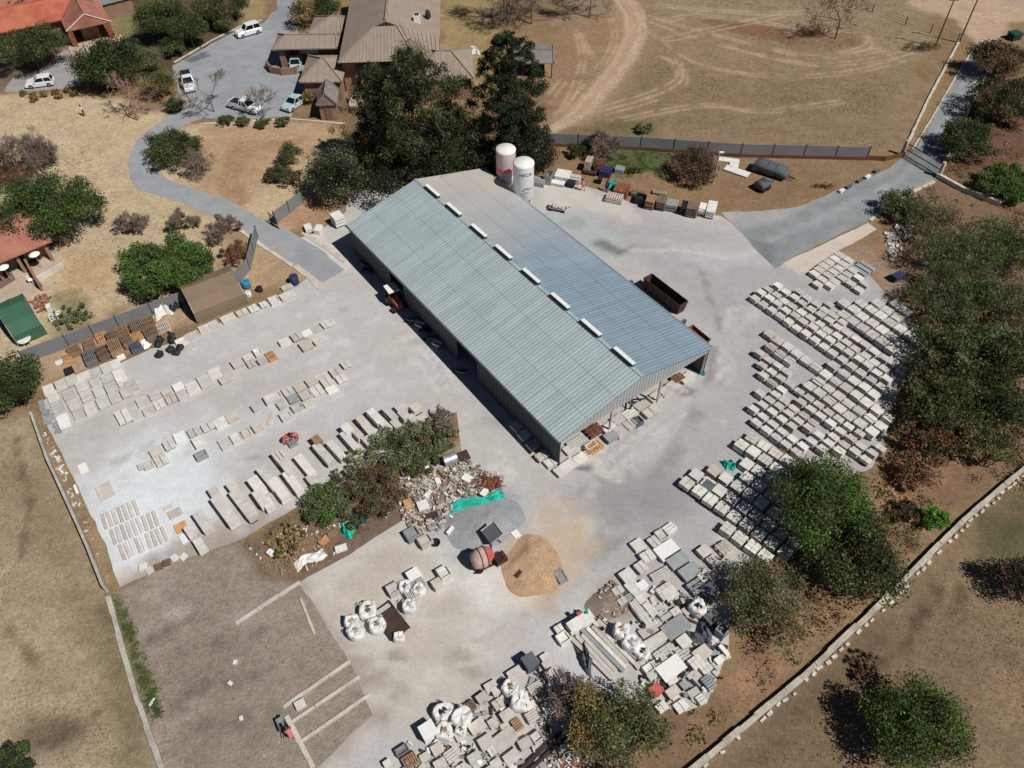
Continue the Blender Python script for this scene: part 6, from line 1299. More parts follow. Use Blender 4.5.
boxcar('covered_trailer', 'long dark grey covered trailer with a drawbar in front of the grey fence', 'trailer', (770, 174), AT, (4.6, 2.0, 1.5), 'conc_dark')
boxcar('small_trailer', 'small dark hooded trailer below the long covered trailer', 'trailer', (762, 189), AT + 1.2, (1.9, 1.5, 1.3), 'conc_dark')
for (x, y, l, w, lab) in ((729, 160, 21, 4, 'white board lying nearest the grey fence'), (734, 165, 9, 5, 'short white board in the middle of the three boards'), (737, 171, 25, 6, 'longest white board beside the covered trailer')):
    goods_px('white_board', (x, y), l, w, wang((725, 166), (748, 174)) if l > 22 else wang((718, 157), (740, 160)), .2, 'plain', 'bag', lab, 'board')
# red dumper with canopy in the shed's shade
p = G(396, 305); AS = SA + math.pi
t = thing('site_tractor', 'small red tractor with a white canopy in the shade of the shed wall', 'tractor', p, wang((390, 298), (399, 310)))
mb = MB(); secs = [[(x, -w, .5), (x, -w, z), (x, w, z), (x, w, .5)] for x, w, z in ((-.9, .5, .9), (-.1, .5, 1.0), (.2, .38, 1.15), (1.1, .36, 1.05), (1.35, .3, .8))]; loft(mb, secs, 0, False); mb.build('bonnet', MT['red'], t)
for x, r in ((-.6, .6), (1.0, .38)):
    for s in (-1, 1):
        mb = MB(); mb.tube((x, s * .55, r), (x, s * .85, r), r, n=14); w = mb.build('wheel', MT['tyre'], t); mb = MB(); mb.tube((x, s * .84, r), (x, s * .88, r), r * .5, n=10); mb.build('rim', MT['red'], w)
mb = MB(); mb.box((-.6, 0, 2.1), (1.5, 1.3, .1)); mb.build('canopy', MT['white'], t)
mb = MB()
for x in (-1.2, 0): 
    for s in (-.55, .55): mb.bar((x, s, .8), (x, s, 2.1), .06)
mb.build('canopy_post', MT['black'], t); mb = MB(); mb.box((-.7, 0, 1.1), (.45, .5, .12)); mb.box((-.95, 0, 1.35), (.1, .5, .45)); mb.build('seat', MT['black'], t)
def barrow(c, ang, label, m='steel', group=None):
    p = G(*c); t = thing('wheelbarrow', label, 'wheelbarrow', p, ang, group)
    mb = MB(); lo = [(-.35, -.22, .3), (.35, -.18, .3), (.35, .18, .3), (-.35, .22, .3)]; hi = [(-.5, -.36, .68), (.6, -.3, .62), (.6, .3, .62), (-.5, .36, .68)]
    mb.add(lo + hi, [(3, 2, 1, 0), (0, 1, 5, 4), (1, 2, 6, 5), (2, 3, 7, 6), (3, 0, 4, 7)]); mb.build('tray', MT[m], t)
    mb = MB()
    for s in (-1, 1): mb.bar((.75, s * .06, .2), (-1.0, s * .32, .55), .05); mb.bar((-.35, s * .25, .45), (-.4, s * .25, 0), .05)
    mb.build('handle_frame', MT['black'], t); mb = MB(); mb.tube((.75, -.05, .2), (.75, .05, .2), .2, n=12); mb.build('wheel', MT['tyre'], t); return t
for k, (x, y, m) in enumerate(((364, 266, 'steel'), (369, 273, 'black'), (413, 322, 'steel'), (420, 328, 'white'), (427, 333, 'navy'), (432, 340, 'steel'), (437, 347, 'white'), (462, 374, 'steel'))):
    barrow((x, y), SA + .3 * (k % 3) + .4, ('first steel wheelbarrow by the far end of the shed wall', 'black wheelbarrow by the far end of the shed wall', 'steel wheelbarrow just below the red tractor', 'white wheelbarrow in the line below the red tractor', 'dark blue wheelbarrow in the line below the red tractor', 'steel wheelbarrow at the middle of the shed shade line', 'white wheelbarrow beside the first shed door', 'lone wheelbarrow at the second half of the shed wall')[k], m)
goods_px('crate', (360, 250), 6, 5, SA, .8, 'plain', 'conc', 'pale box standing alone in the shade at the far end of the shed', 'box')
for k, (x, y) in enumerate(((521, 432), (513, 424), (508, 415), (528, 446))): pass
goods_px('cabinet', (337, 216), 10, 8, AL, 1.5, 'plain', 'bag', 'whitish cabinet with a dark opening beside the round grey green tree', 'cabinet')
for k, (x, y) in enumerate(((308, 227), (318, 228))): goods_px('stone_block', (x, y), 7, 6, .4 + k, .6, 'plain', 'bag', ('left one of two white blocks on the bare ground by the driveway', 'right one of two white blocks on the bare ground, with a dark side')[k], 'block')
# ------------------------------------------------------------------ bulk bags
def bag(c, w, h, label, seed, fill='gravel', squash=0, group=None):
    rs = random.Random(seed); p = G(*c, h * .6); n = 22; mb = MB()
    prof = [(.42, 0), (.5, .12), (.53, .45), (.5, .75), (.47, .93), (.38, .99), (.30, .93), (0.02, .96)]
    ph = [rs.uniform(0, 6.28) for _ in range(4)]; vs = []
    for j, (r, z) in enumerate(prof):
        for i in range(n):
            a = 2 * math.pi * i / n; q = (abs(math.cos(a)) ** 4 + abs(math.sin(a)) ** 4) ** -.25 * .5 + .5
            rr = w * .82 * r * q * (1 + .06 * math.sin(3 * a + ph[0]) + .04 * math.sin(7 * a + ph[1] + j)) ; zz = h * z * (1 + .06 * math.sin(2 * a + ph[2]) + .05 * math.sin(5 * a + ph[3]) * (j > 3))
            vs.append((rr * math.cos(a) * (1 + squash), rr * math.sin(a), max(0, zz)))
    m = len(prof); fs = [(k * n + i, k * n + (i + 1) % n, (k + 1) * n + (i + 1) % n, (k + 1) * n + i) for k in range(m - 1) for i in range(n)]
    mb.add(vs, fs, 0, True); mb.add(vs[-n:], [tuple(range(n))])
    t = thing('bulk_bag', label, 'bulk bag', (p.x, p.y, .014), rs.uniform(0, 3), group); mb.build('woven_bag', MT['bag'], t)
    if fill:
        f = MB(); pts = [(w * .2 * math.cos(2 * math.pi * i / 12) * (1 + squash) * rs.uniform(.7, 1), w * .2 * math.sin(2 * math.pi * i / 12) * rs.uniform(.7, 1), h * .975) for i in range(12)]
        f.add(pts + [(0, 0, h * 1.06)], [(i, (i + 1) % 12, 12) for i in range(12)]); f.build('contents', MT[fill], t)
    for i in range(4):
        mb = MB(); a = math.pi / 4 + i * math.pi / 2; b = a + .35; r = w * .5; mid = ((math.cos(a) + math.cos(b)) * r * .42, (math.sin(a) + math.sin(b)) * r * .42, h * 1.08)
        p0 = (math.cos(a) * r * .95, math.sin(a) * r * .95, h * .92); p1 = (math.cos(b) * r * .95, math.sin(b) * r * .95, h * .92); mb.bar(p0, mid, .06, .02); mb.bar(mid, p1, .06, .02); mb.build('lifting_loop', MT['bag'], t)
    return t
for k, (x, y, w, h, f, lab, sq) in enumerate(((356, 632, 1.55, .95, 'gravel', 'open white bulk bag of gravel, nearest the brown pad', .0), (352, 622, 1.3, .9, 'sand', 'partly hidden white bulk bag behind the gravel bag', .1), (368, 610, 1.7, .8, 'wood_dark', 'wide white bulk bag with dark scrap on top', .15), (377, 625, 1.6, .9, 'wood_dark', 'white bulk bag of rubble beside the rusty plate', .0), (409, 606, 1.3, .95, 'gravel', 'tall white bulk bag standing alone right of the rusty plate', .0), (419, 590, 1.3, .95, 'gravel', 'white bulk bag below the white topped block', .0), (405, 587, 1.2, .8, 'wood_dark', 'torn bag heaped with scrap left of the white topped block', .2), (399, 637, .9, .7, None, 'small white sack at the lower end of the rusty plate', .2),
        (443, 712, 1.5, .9, 'black', 'long white bulk bag split by a dark gap in the bottom heap', .3), (462, 717, 1.65, 1.1, None, 'big smooth white bulk bag in the bottom heap', .15), (444, 731, 1.5, 1.0, 'wood_dark', 'white bulk bag stuffed with scrap in the bottom heap', .0), (461, 730, 1.0, .9, 'wood_dark', 'small crumpled bag below the big smooth bag', .0), (510, 688, 1.4, 1.0, 'wood_dark', 'crumpled white bulk bag beside the framed panels', .1), (520, 701, 1.7, 1.0, None, 'crumpled shiny white bulk bag in the middle of the bottom heap', .1),
        (621, 631, 1.5, 1.3, 'wood', 'full white bulk bag with a dark shadow beside the long beams', .0), (631, 643, 1.6, 1.1, 'gravel', 'sagging white bulk bag right of the full one', .0), (642, 652, 1.5, .9, 'black', 'low torn white bulk bag at the end of the long beams', .0), (698, 608, 1.6, 1.1, 'black', 'open white bulk bag half in the acacia shade', .0))):
    bag((x, y), w, h, lab, k + 5, f, sq)
o = goods_px('white_box', (428, 730), 16, 15, AH, 1.1, 'plain', 'white', 'clean white cube shaped crate at the left of the bottom bags', 'crate')
o = goods_px('waste_bin', (723, 629), 11, 11, AH + .2, 1.2, 'frame', 'conc_grey', 'square open bin at the right rim of the heap', 'bin')
goods_px('loaded_crate', (712, 617), 13, 11, AH, .8, 'pallet', 'steel', 'steel crate of scrap under the acacia edge', 'crate')
# crumpled sheets
def tarp(name, label, c, lx, ly, ang, m, h=.35, seed=1, cat='tarpaulin'):
    rs = np.random.RandomState(seed); nx_, ny_ = 26, 14; mb = MB(); vs = []
    for j in range(ny_):
        for i in range(nx_):
            u, v = i / (nx_ - 1) - .5, j / (ny_ - 1) - .5; e = min(1, (.5 - abs(u)) * 5, (.5 - abs(v)) * 4)
            z = h * max(.03, e) * (.35 + .9 * float(vnoise(np.array([u * 9 + seed * 3]), np.array([v * 5 + seed]))[0])) + .03
            vs.append((u * lx * (1 + .12 * float(rs.rand()) ) , v * ly + .25 * ly * math.sin(u * 7 + seed) * .8, z))
    mb.add(vs, [(j * nx_ + i, j * nx_ + i + 1, (j + 1) * nx_ + i + 1, (j + 1) * nx_ + i) for j in range(ny_ - 1) for i in range(nx_ - 1)], 0, False)
    p = G(*c); return tag(mb.build(name, MT[m], None, (p.x, p.y, .02), ang), label, cat)
tarp('tarpaulin', 'long crumpled teal tarpaulin between the rubble and the grey gravel', (475, 503), 5.2, 1.05, wang((450, 512), (500, 496)), 'teal', .6, 3)
tarp('tarpaulin', 'small crumpled teal tarpaulin piece on the weedy strip', (348, 530), 1.1, 1.6, .4, 'teal', .5, 5)
tarp('tarpaulin', 'dark green tarpaulin half under the twiggy bush', (358, 520), 1.4, 1.2, .2, 'teal_dark', .3, 6)
tarp('tarpaulin', 'white plastic sheet beside the small teal tarpaulin', (345, 521), 1.1, .9, .3, 'white', .25, 8)
tarp('tarpaulin', 'dirty white plastic sheet on the lower side of the weedy strip', (310, 559), 2.6, 1.0, AH, 'bag', .35, 9)
tarp('tarpaulin', 'teal scrap sheet on the pavers left of the acacia', (729, 466), 1.0, 1.0, .3, 'teal', .5, 10)
tarp('tarpaulin', 'dark blue tarpaulin over scrap at the right of the heap', (701, 637), 2.0, 1.7, AH, 'conc_dark', .7, 11)
tarp('tarpaulin', 'grey blue cloth hanging beside the foot of the long beams', (585, 658), 1.0, 2.2, .3, 'conc_dark', .6, 12)
tarp('tarpaulin', 'white plastic sheet in front of the pallet stacks', (150, 341), 2.2, 1.5, AL, 'white', .5, 13)
tarp('tarpaulin', 'white sack heap beside the grey fence and the black bags', (163, 314), 1.9, 1.2, AL, 'bag', 1.0, 14)
tarp('tarpaulin', 'teal sheet over goods on the far side of the yard', (614, 187), 1.6, .8, 0, 'teal', 1.0, 15)
tarp('tarpaulin', 'green cloth bundle at the far post of the shed gable', (702, 374), .7, .5, 0, 'teal', .4, 16)
# ------------------------------------------------------------------ loose heaps
def heap(name, label, c, rx, ry, h, m, ang=0, seed=1, cat='heap', n=48, k=2.0):
    rs = np.random.RandomState(seed); mb = MB(); vs = [(0, 0, h * (.9 + .1 * rs.rand()))]; rings = 14
    for j in range(1, rings + 1):
        t = j / rings
        for i in range(n):
            a = 2 * math.pi * i / n; q = 1 + .22 * (float(vnoise(np.array([math.cos(a) * 1.6 + seed * 5]), np.array([math.sin(a) * 1.6 + 9]))[0]) - .5) * 2
            x, y = rx * t * q * math.cos(a), ry * t * q * math.sin(a); z = h * (1 - t) ** 1.0 * (1 + .4 * t)
            z += (float(vnoise(np.array([x * 1.3 + seed]), np.array([y * 1.3]))[0]) - .5) * h * (.45 if k == 2.0 else 1.0) * (1 - t * .8); vs.append((x, y, max(0.0 if j == rings else .02, z)))
    fs = [(0, 1 + i, 1 + (i + 1) % n) for i in range(n)] + [(1 + j * n + i, 1 + (j + 1) * n + i, 1 + (j + 1) * n + (i + 1) % n, 1 + j * n + (i + 1) % n) for j in range(rings - 1) for i in range(n)]
    mb.add(vs, fs, 0, True); p = G(*c); return tag(mb.build(name, MT[m], None, (p.x, p.y, .013), ang), label, cat)
heap('sand_heap', 'low heap of orange tan sand beside the red mixer', (532, 563), 2.5, 3.1, .45, 'sand', .1, 4, k=2.4)
heap('gravel_heap', 'flat pile of blue grey gravel below the teal tarpaulin', (486, 522), 3.6, 2.6, .55, 'gravel', .3, 7)
heap('soil_heap', 'low mound of rubbly soil at the head of the long beams', (607, 603), 1.9, 1.5, .35, 'soil', .3, 9)
goods_px('white_board', (516, 534), 7, 8, .6, .1, 'plain', 'white', 'white sheet at the meeting of the gravel and the sand', 'board')
goods_px('dark_board', (519, 573), 10, 4, .9, .3, 'plain', 'rust_dark', 'dark board stuck in the lower flank of the sand heap', 'board')
# red drum mixer
p = G(482, 565); t = thing('concrete_mixer', 'big faded red concrete mixer drum beside the gravel and sand heaps', 'mixer', p, wang((472, 562), (494, 552))); t.scale = (.72, .66, .95)
mb = MB(); N_ = 24; prof = [(-1.25, .55), (-1.1, .95), (-.3, 1.25), (.45, 1.25), (1.1, .8), (1.45, .55)]; secs = []
for x, r in prof: secs.append([(x, r * math.cos(2 * math.pi * i / N_), 1.35 + r * math.sin(2 * math.pi * i / N_)) for i in range(N_)])
loft(mb, secs[:4]); mb.build('drum', MT['pink'], t); mb = MB(); loft(mb, secs[3:]); mb.build('drum_cone', MT['red'], t)
mb = MB()
for x, r in ((-.28, 1.28), (.42, 1.28)): loft(mb, [[(x + dx, r * math.cos(2 * math.pi * i / N_), 1.35 + r * math.sin(2 * math.pi * i / N_)) for i in range(N_)] for dx in (-.06, .06)])
mb.build('drum_ring', MT['rust_dark'], t)
mb = MB()
for s in (-1, 1): mb.bar((-1.3, s * .75, .15), (1.6, s * .75, .15), .14); mb.bar((-.9, s * .75, .15), (-.9, s * .6, 1.0), .12); mb.bar((1.0, s * .75, .15), (1.0, s * .5, 1.2), .12)
mb.build('chassis', MT['black'], t)
for s in (-1, 1):
    mb = MB(); mb.tube((-.6, s * .85, .35), (-.6, s * 1.05, .35), .35, n=12); mb.build('wheel', MT['tyre'], t)
p = G(492, 540); t = thing('steel_hopper', 'pale steel loading hopper standing behind the red mixer drum', 'hopper', p, wang((487, 532), (497, 545)))
mb = MB(); lo = [(-.5, -.35, .3), (.5, -.35, .3), (.5, .35, .3), (-.5, .35, .3)]; hi = [(-.9, -.75, 1.3), (.9, -.75, 1.3), (.9, .75, 1.7), (-.9, .75, 1.7)]; lo2 = [(x, y, z) for x, y, z in lo]
mb.add(lo + hi, [(3, 2, 1, 0), (0, 1, 5, 4), (1, 2, 6, 5), (2, 3, 7, 6), (3, 0, 4, 7)]); mb.build('bucket', MT['conc2'], t)
mb = MB(); mb.add([(x * .9, y * .9, z - .1) for x, y, z in hi], [(0, 1, 2, 3)]); mb.build('bucket_inside', MT['conc_dark'], t); t.scale = (.85, .85, .9)
mb = MB()
for s in (-1, 1): mb.bar((-.8, s * .6, 0), (-.4, s * .3, .5), .1); mb.bar((.8, s * .6, 0), (.4, s * .3, .5), .1)
mb.build('leg_frame', MT['rust_dark'], t)
goods_px('engine_block', (500, 557), 12, 9, AH, .7, 'pallet', 'rust_dark', 'rusty engine frame between the red mixer and the sand', 'engine')
p = G(449, 463); t = thing('metal_drum', 'shiny metal cylinder lying on the rubble heap', 'drum', p, wang((440, 466), (461, 458)))
mb = MB(); mb.tube((-.5, 0, .55), (.75, 0, .55), .55, n=24); mb.build('shell', MT['galv'], t); mb = MB()
for x in (-.5, .1, .75): mb.tube((x - .03, 0, .55), (x + .03, 0, .55), .57, n=24)
mb.build('hoop', MT['steel'], t); goods_px('rust_plate', (462, 456), 14, 9, wang((440, 466), (461, 458)), .3, 'plain', 'rust_dark', 'rusty brown plate behind the shiny cylinder', 'plate')
p = G(391, 622); t = thing('rusty_plate', 'dark rusty steel plate frame lying between the bulk bags', 'plate', (p.x, p.y, .03), wang((383, 612), (398, 632)))
mb = MB(); mb.box((.4, 0, .25), (2.2, 1.7, .08)); mb.build('sheet', MT['rust_dark'], t); mb = MB()
for s in (-1, 1): mb.bar((-1.6, s * .85, .2), (1.5, s * .85, .25), .1)
for x in (-1.5, -.9, 1.4): mb.bar((x, -.85, .2), (x, .85, .2), .08)
mb.build('frame', MT['black'], t)
def junk(name, label, polys, n, mats, seed, smin=.15, smax=.6, hmax=.4, cat='rubble'):
    rs = np.random.RandomState(seed); w = np.array(W(polys)); lo, hi = w.min(0), w.max(0); pts = []
    while len(pts) < n:
        q = rs.rand(1, 2) * (hi - lo) + lo
        if pdist(q, [tuple(x) for x in w])[0] > 0: pts.append(q[0])
    mb = MB()
    for q in pts:
        s = smin + (smax - smin) * rs.rand() ** 2; mi = rs.randint(len(mats)); z = rs.rand() * hmax
        mb.box((q[0], q[1], z * .5 + .06), (s * (1 + rs.rand() * 1.5), s * (.4 + .6 * rs.rand()), .05 + .25 * s * rs.rand() + z * .3), rs.rand() * 3.1, mi, tilt=rs.normal() * .25)
    return stuff(mb.build(name, [MT[m] for m in mats]), label, cat)
junk('rubble', 'mixed building rubble round the shiny metal cylinder', [(404, 462), (425, 455), (440, 468), (470, 460), (482, 470), (500, 478), (498, 490), (455, 503), (450, 520), (425, 535), (404, 525), (398, 490)], 950, ['conc', 'conc2', 'conc_pink', 'soil', 'conc_pink', 'bag', 'soil', 'wood', 'conc_grey'], 3, .08, .42, .4)
junk('rubble', 'rubbish strewn over the lower weedy strip', [(245, 545), (300, 525), (340, 525), (335, 560), (290, 576), (260, 570)], 150, ['wood', 'soil', 'conc2', 'soil', 'bag'], 5, .06, .3, .12)
junk('rubble', 'stone rubble at the edge of the slab field under the trees', [(886, 300), (898, 300), (925, 330), (915, 365), (905, 340)], 130, ['conc', 'conc_grey', 'soil'], 6, .1, .4, .2)
junk('rubble', 'white rubble and concrete lumps below the gate corner', [(885, 240), (905, 215), (922, 220), (905, 248), (890, 262)], 90, ['conc', 'conc_pink', 'bag', 'conc_grey'], 7, .15, .7, .3)
junk('rubble', 'rubbish and broken concrete at the foot of the bottom heap', [(540, 764), (570, 732), (600, 750), (590, 790), (540, 790)], 150, ['conc', 'conc_grey', 'rust', 'bag', 'soil'], 8, .1, .5, .2)
junk('rubble', 'soil and stone scraps on the mound at the head of the beams', [(598, 592), (612, 582), (630, 598), (625, 615), (600, 618)], 240, ['conc2', 'soil', 'soil', 'conc_pink', 'wood'], 9, .05, .22, .35)
junk('rubble', 'loose chips scattered over the brown pad', [(150, 600), (240, 560), (300, 590), (350, 665), (360, 715), (300, 768), (180, 768), (155, 700)], 55, ['conc', 'conc2', 'soil', 'soil'], 10, .04, .14, .02)
junk('rubble', 'brick rubble beside the green tent', [(30, 302), (44, 294), (52, 300), (46, 312), (40, 314)], 90, ['rust', 'tile_red', 'wood'], 11, .1, .35, .2)
junk('rubble', 'chips and stones lying on the strip along the left boundary wall', [(42, 420), (62, 462), (95, 540), (112, 588), (100, 560), (66, 490), (44, 440)], 50, ['conc', 'bag', 'kerb'], 12, .08, .3, .03)
junk('rubble', 'timber and stone waste among the slabs of the foreground heap', [(620, 580), (660, 580), (725, 620), (725, 680), (680, 712), (640, 690), (640, 650)], 260, ['conc', 'conc2', 'conc_grey', 'rust_dark', 'bag', 'black'], 13, .1, .5, .4)
junk('rubble', 'waste between the panels of the bottom heap', [(400, 750), (440, 720), (500, 690), (560, 660), (575, 690), (560, 730), (520, 768), (400, 790)], 220, ['conc2', 'wood', 'conc_grey', 'rust_dark', 'bag'], 14, .1, .45, .3)
for k, (x, y, l, w, m, lab) in enumerate(((428, 470, 4, 8, 'bag', 'white slab piece at the left of the shiny cylinder'), (467, 478, 7, 9, 'white', 'white panel piece right of the shiny cylinder'), (423, 505, 11, 9, 'bag', 'pale broken board in the lower rubble heap'), (428, 494, 9, 4, 'white', 'white bar in the middle of the rubble heap'), (438, 481, 5, 5, 'white', 'small white cube in the rubble heap'), (484, 492, 8, 5, 'white', 'white scrap above the teal tarpaulin'), (457, 501, 7, 3, 'white', 'white scrap at the bend of the teal tarpaulin'), (450, 530, 9, 3, 'white', 'white strip lying between moulds and gravel'), (408, 504, 8, 10, 'wood_orange', 'yellowish board at the left end of the rubble'), (421, 471, 10, 9, 'rust', 'rust coloured lump at the upper left of the rubble'), (432, 515, 12, 5, 'rust_dark', 'dark brown beam in the lower rubble'), (270, 552, 6, 5, 'white', 'white block lying in the dry weeds'), (341, 548, 12, 6, 'bag', 'pale panel propped at the edge of the weedy strip'), (324, 540, 11, 6, 'wood_orange', 'timber frame pieces on the weedy strip'), (333, 534, 11, 5, 'wood', 'brown boards beside the small teal tarpaulin'), (386, 514, 6, 4, 'bag', 'small white object below the twiggy bush'), (293, 545, 2, 17, 'wood', 'long thin timber lying in the dry weeds'), (490, 483, 12, 10, 'rust', 'rusty scrap tangle at the right tip of the rubble'))):
    goods_px('scrap_piece', (x, y), l, w, AH + (.4 if k % 2 else -.2), .3 + .1 * (k % 3), 'strips' if m in ('wood', 'rust', 'wood_orange') else 'plain', m, lab, 'scrap')
for k in range(26):
    a = rnd.uniform(0, 6.28)
mb = MB(); c0 = G(490, 484)
for k in range(60):
    a = rnd.uniform(0, 3.14); l = rnd.uniform(.4, 1.3); x, y = c0.x + rnd.uniform(-1.2, 1.2), c0.y + rnd.uniform(-.8, .8); z = rnd.uniform(.1, .7); mb.bar((x - l / 2 * math.cos(a), y - l / 2 * math.sin(a), z), (x + l / 2 * math.cos(a), y + l / 2 * math.sin(a), max(.05, z + rnd.uniform(-.3, .3))), .04)
tag(mb.build('rusty_wire_tangle', MT['rust']), 'rusty brown wire tangle beyond the end of the teal tarpaulin', 'scrap wire')
for k, (x, y) in enumerate(((428, 543), (436, 544))):
    p = G(x, y); mb = MB(); mb.lathe([(.3, 0), (.42, .3), (.42, .32), (.3, .3), (.22, .12), (.02, .1)], 14); tag(mb.build('old_tyre' if k else 'bucket', MT['tyre'], None, (p.x, p.y, .014)), ('dark bucket by the two deep moulds', 'dark tyre beside the bucket and the deep moulds')[k], ('bucket', 'tyre')[k])
# ------------------------------------------------------------------ pallet and crate stacks behind the left rows
PS = [(73, 349, 13, 8, 'wood', 1.0), (88, 343, 11, 8, 'wood', .9), (101, 336, 12, 9, 'wood_orange', .6), (111, 335, 11, 8, 'wood_dark', 1.4), (122, 330, 11, 8, 'wood', 1.4), (126, 339, 11, 9, 'wood_dark', 1.3), (136, 325, 13, 10, 'wood_dark', 1.3), (148, 321, 12, 9, 'wood', 1.3), (150, 332, 13, 10, 'wood_dark', 1.4), (137, 336, 11, 8, 'wood_orange', .9), (101, 351, 11, 10, 'wood_dark', 1.3), (114, 345, 13, 12, 'wood', 1.5), (89, 356, 12, 12, 'steel', 1.1), (135, 345, 12, 9, 'conc_dark', .9), (163, 327, 13, 9, 'conc_pink', .9), (165, 333, 9, 6, 'wood', .7), (67, 357, 10, 8, 'wood_orange', .6)]
for k, (x, y, l, w, m, h) in enumerate(PS):
    lab = ('brown pallet stack in the crowd of stacks along the grey fence', 'timber pallet stack along the grey fence')[0]
    goods_px('pallet_stack', (x, y), l, w, AL + rnd.uniform(-.12, .12), h * PALLET_H, 'pallet', m, {12: 'grey strapped pallet stack at the front left of the brown stacks', 13: 'grey brick pallet next to the white plastic sheet', 14: 'pinkish pile right of the brown stacks', 2: 'pale orange timber pile behind the brown stacks', 9: 'orange timber pile in the middle of the brown stacks', 16: 'orange timber scraps at the left end of the stacks'}.get(k, lab), 'pallet stack', 'brown pallet stacks along the grey fence' if k not in (12, 13, 14, 2, 9, 16) else None)
goods_px('crate', (69, 371), 9, 7, AL, .5, 'plain', 'black', 'black crate at the corner of the far left block', 'crate')
goods_px('white_board', (62, 361), 14, 4, AL, .15, 'plain', 'bag', 'whitish boards at the left end of the pallet stacks', 'board')
for k, (x, y) in enumerate(((159, 346), (173, 342), (171, 337), (161, 341), (181, 349), (177, 354), (171, 351), (160, 356), (173, 310), (178, 307))):
    p = G(x, y); t = thing('rubbish_bag', 'black rubbish bag lying on the concrete before the marquee' if k < 8 else 'black sack standing against the grey fence beside the marquee', 'rubbish bag', (p.x, p.y, .014), k, 'black bags on the concrete' if k < 8 else 'black sacks at the fence')
    mb = MB(); vs = []; n = 9
    for j in range(5):
        for i in range(n): a = 6.283 * i / n; r = (.3, .45, .42, .25, .06)[j] * rnd.uniform(.75, 1.25); vs.append((r * math.cos(a), r * math.sin(a), (0, .15, .35, .48, .6)[j] * rnd.uniform(.9, 1.1)))
    mb.add(vs, [(j * n + i, j * n + (i + 1) % n, (j + 1) * n + (i + 1) % n, (j + 1) * n + i) for j in range(4) for i in range(n)]); mb.build('sack', MT['black'], t)
    mb = MB(); mb.tube((0, 0, .55), (.1, .05, .78), .05, .12, 6); mb.build('tied_neck', MT['black'], t)
def drum(c, label, m, h=.9, r=.3, name='plastic_drum'):
    p = G(*c); t = thing(name, label, 'drum', p); mb = MB(); mb.lathe([(r * .95, 0), (r, .05), (r, h * .3), (r * 1.04, h * .33), (r, h * .36), (r, h * .65), (r * 1.04, h * .68), (r, h * .71), (r, h - .04), (r * .9, h)], 16); mb.build('shell', MT[m], t); mb = MB(); mb.lathe([(.06, h), (.06, h + .04)], 8); mb.build('bung', MT['black'], t); return t
drum((247, 287), 'bright blue drum behind the end of the khaki marquee', 'blue', .9, .5); drum((295, 283), 'dark blue drum at the corner of the driveway', 'navy', 1.1, .5); drum((260, 291), 'black drum between the two blue drums', 'black', .6, .35); drum((249, 296), 'white drum beside the khaki marquee', 'bag', .6, .35)
# ------------------------------------------------------------------ goods along the far side of the yard
FS = [(589, 160, 6, 7, 'pallet', 'conc_pink', 1.6, 'left one of two rusty machines in the grass by the fence'), (600, 163, 7, 6, 'pallet', 'rust', 1.5, 'right one of two rusty machines in the grass by the fence'), (606, 169, 11, 7, 'strips', 'navy', 1.0, 'heap of dark blue scrap in the grass'), (620, 168, 9, 5, 'strips', 'conc_grey', .7, 'grey scrap heap right of the dark blue one'), (533, 160, 8, 8, 'plain', 'black', 2.0, 'dark cabin with a pale roof behind the silos'), (549, 174, 7, 7, 'frame', 'steel', 1.4, 'grey machine frame beside the silo'), (563, 174, 14, 8, 'plain', 'bag', 1.0, 'white tank block on the far side of the yard'), (575, 177, 11, 6, 'strips', 'conc', .9, 'pale block right of the white tank block'), (539, 180, 12, 6, 'strips', 'conc_grey', .8, 'grey skip at the foot of the clean silo'), (558, 182, 14, 5, 'plain', 'bag', .4, 'flat white board before the white tank block'), (571, 182, 8, 5, 'plain', 'black', .7, 'black box before the white tank block'), (590, 172, 13, 3, 'plain', 'rust_dark', .4, 'dark bar lying in the dry grass'), (600, 178, 4, 4, 'plain', 'black', .8, 'small black box at the yard edge'), (622, 188, 14, 9, 'plain', 'rust', 1.1, 'rust orange block pack at the yard edge'), (615, 196, 16, 7, 'pallet', 'conc_pink', .8, 'pinkish pallet in front of the rust orange pack'), (641, 197, 10, 6, 'frame', 'black', .9, 'black frame in the line of goods'), (651, 199, 9, 8, 'stack', 'wood', 1.3, 'brown brick pack in the line of goods'), (662, 200, 9, 8, 'stack', 'wood_dark', 1.3, 'dark brick pack in the line of goods'), (672, 203, 12, 7, 'stack', 'conc_grey', 1.0, 'grey block pack in the middle of the line of goods'), (685, 205, 7, 8, 'stack', 'black', 1.2, 'black pack in the line of goods'), (693, 206, 11, 8, 'stack', 'wood_dark', 1.4, 'brown pack left of the white topped pack'), (703, 206, 8, 7, 'loaded', 'wood_dark', 1.3, 'white topped pallet next to the end of the line of goods'), (712, 207, 9, 11, 'plain', 'bag', 1.2, 'large white cube at the right end of the line of goods'), (638, 192, 13, 5, 'strips', 'wood_dark', .6, 'brown timber behind the line of goods'), (660, 192, 14, 4, 'plain', 'soil', .4, 'low earthy pile behind the line of goods')]
for x, y, l, w, k, m, h, lab in FS:
    goods_px('yard_goods', (x, y), l, w, wang((615, 193), (715, 212)), h, k, m, lab, 'goods', m2='white' if k == 'loaded' else None)
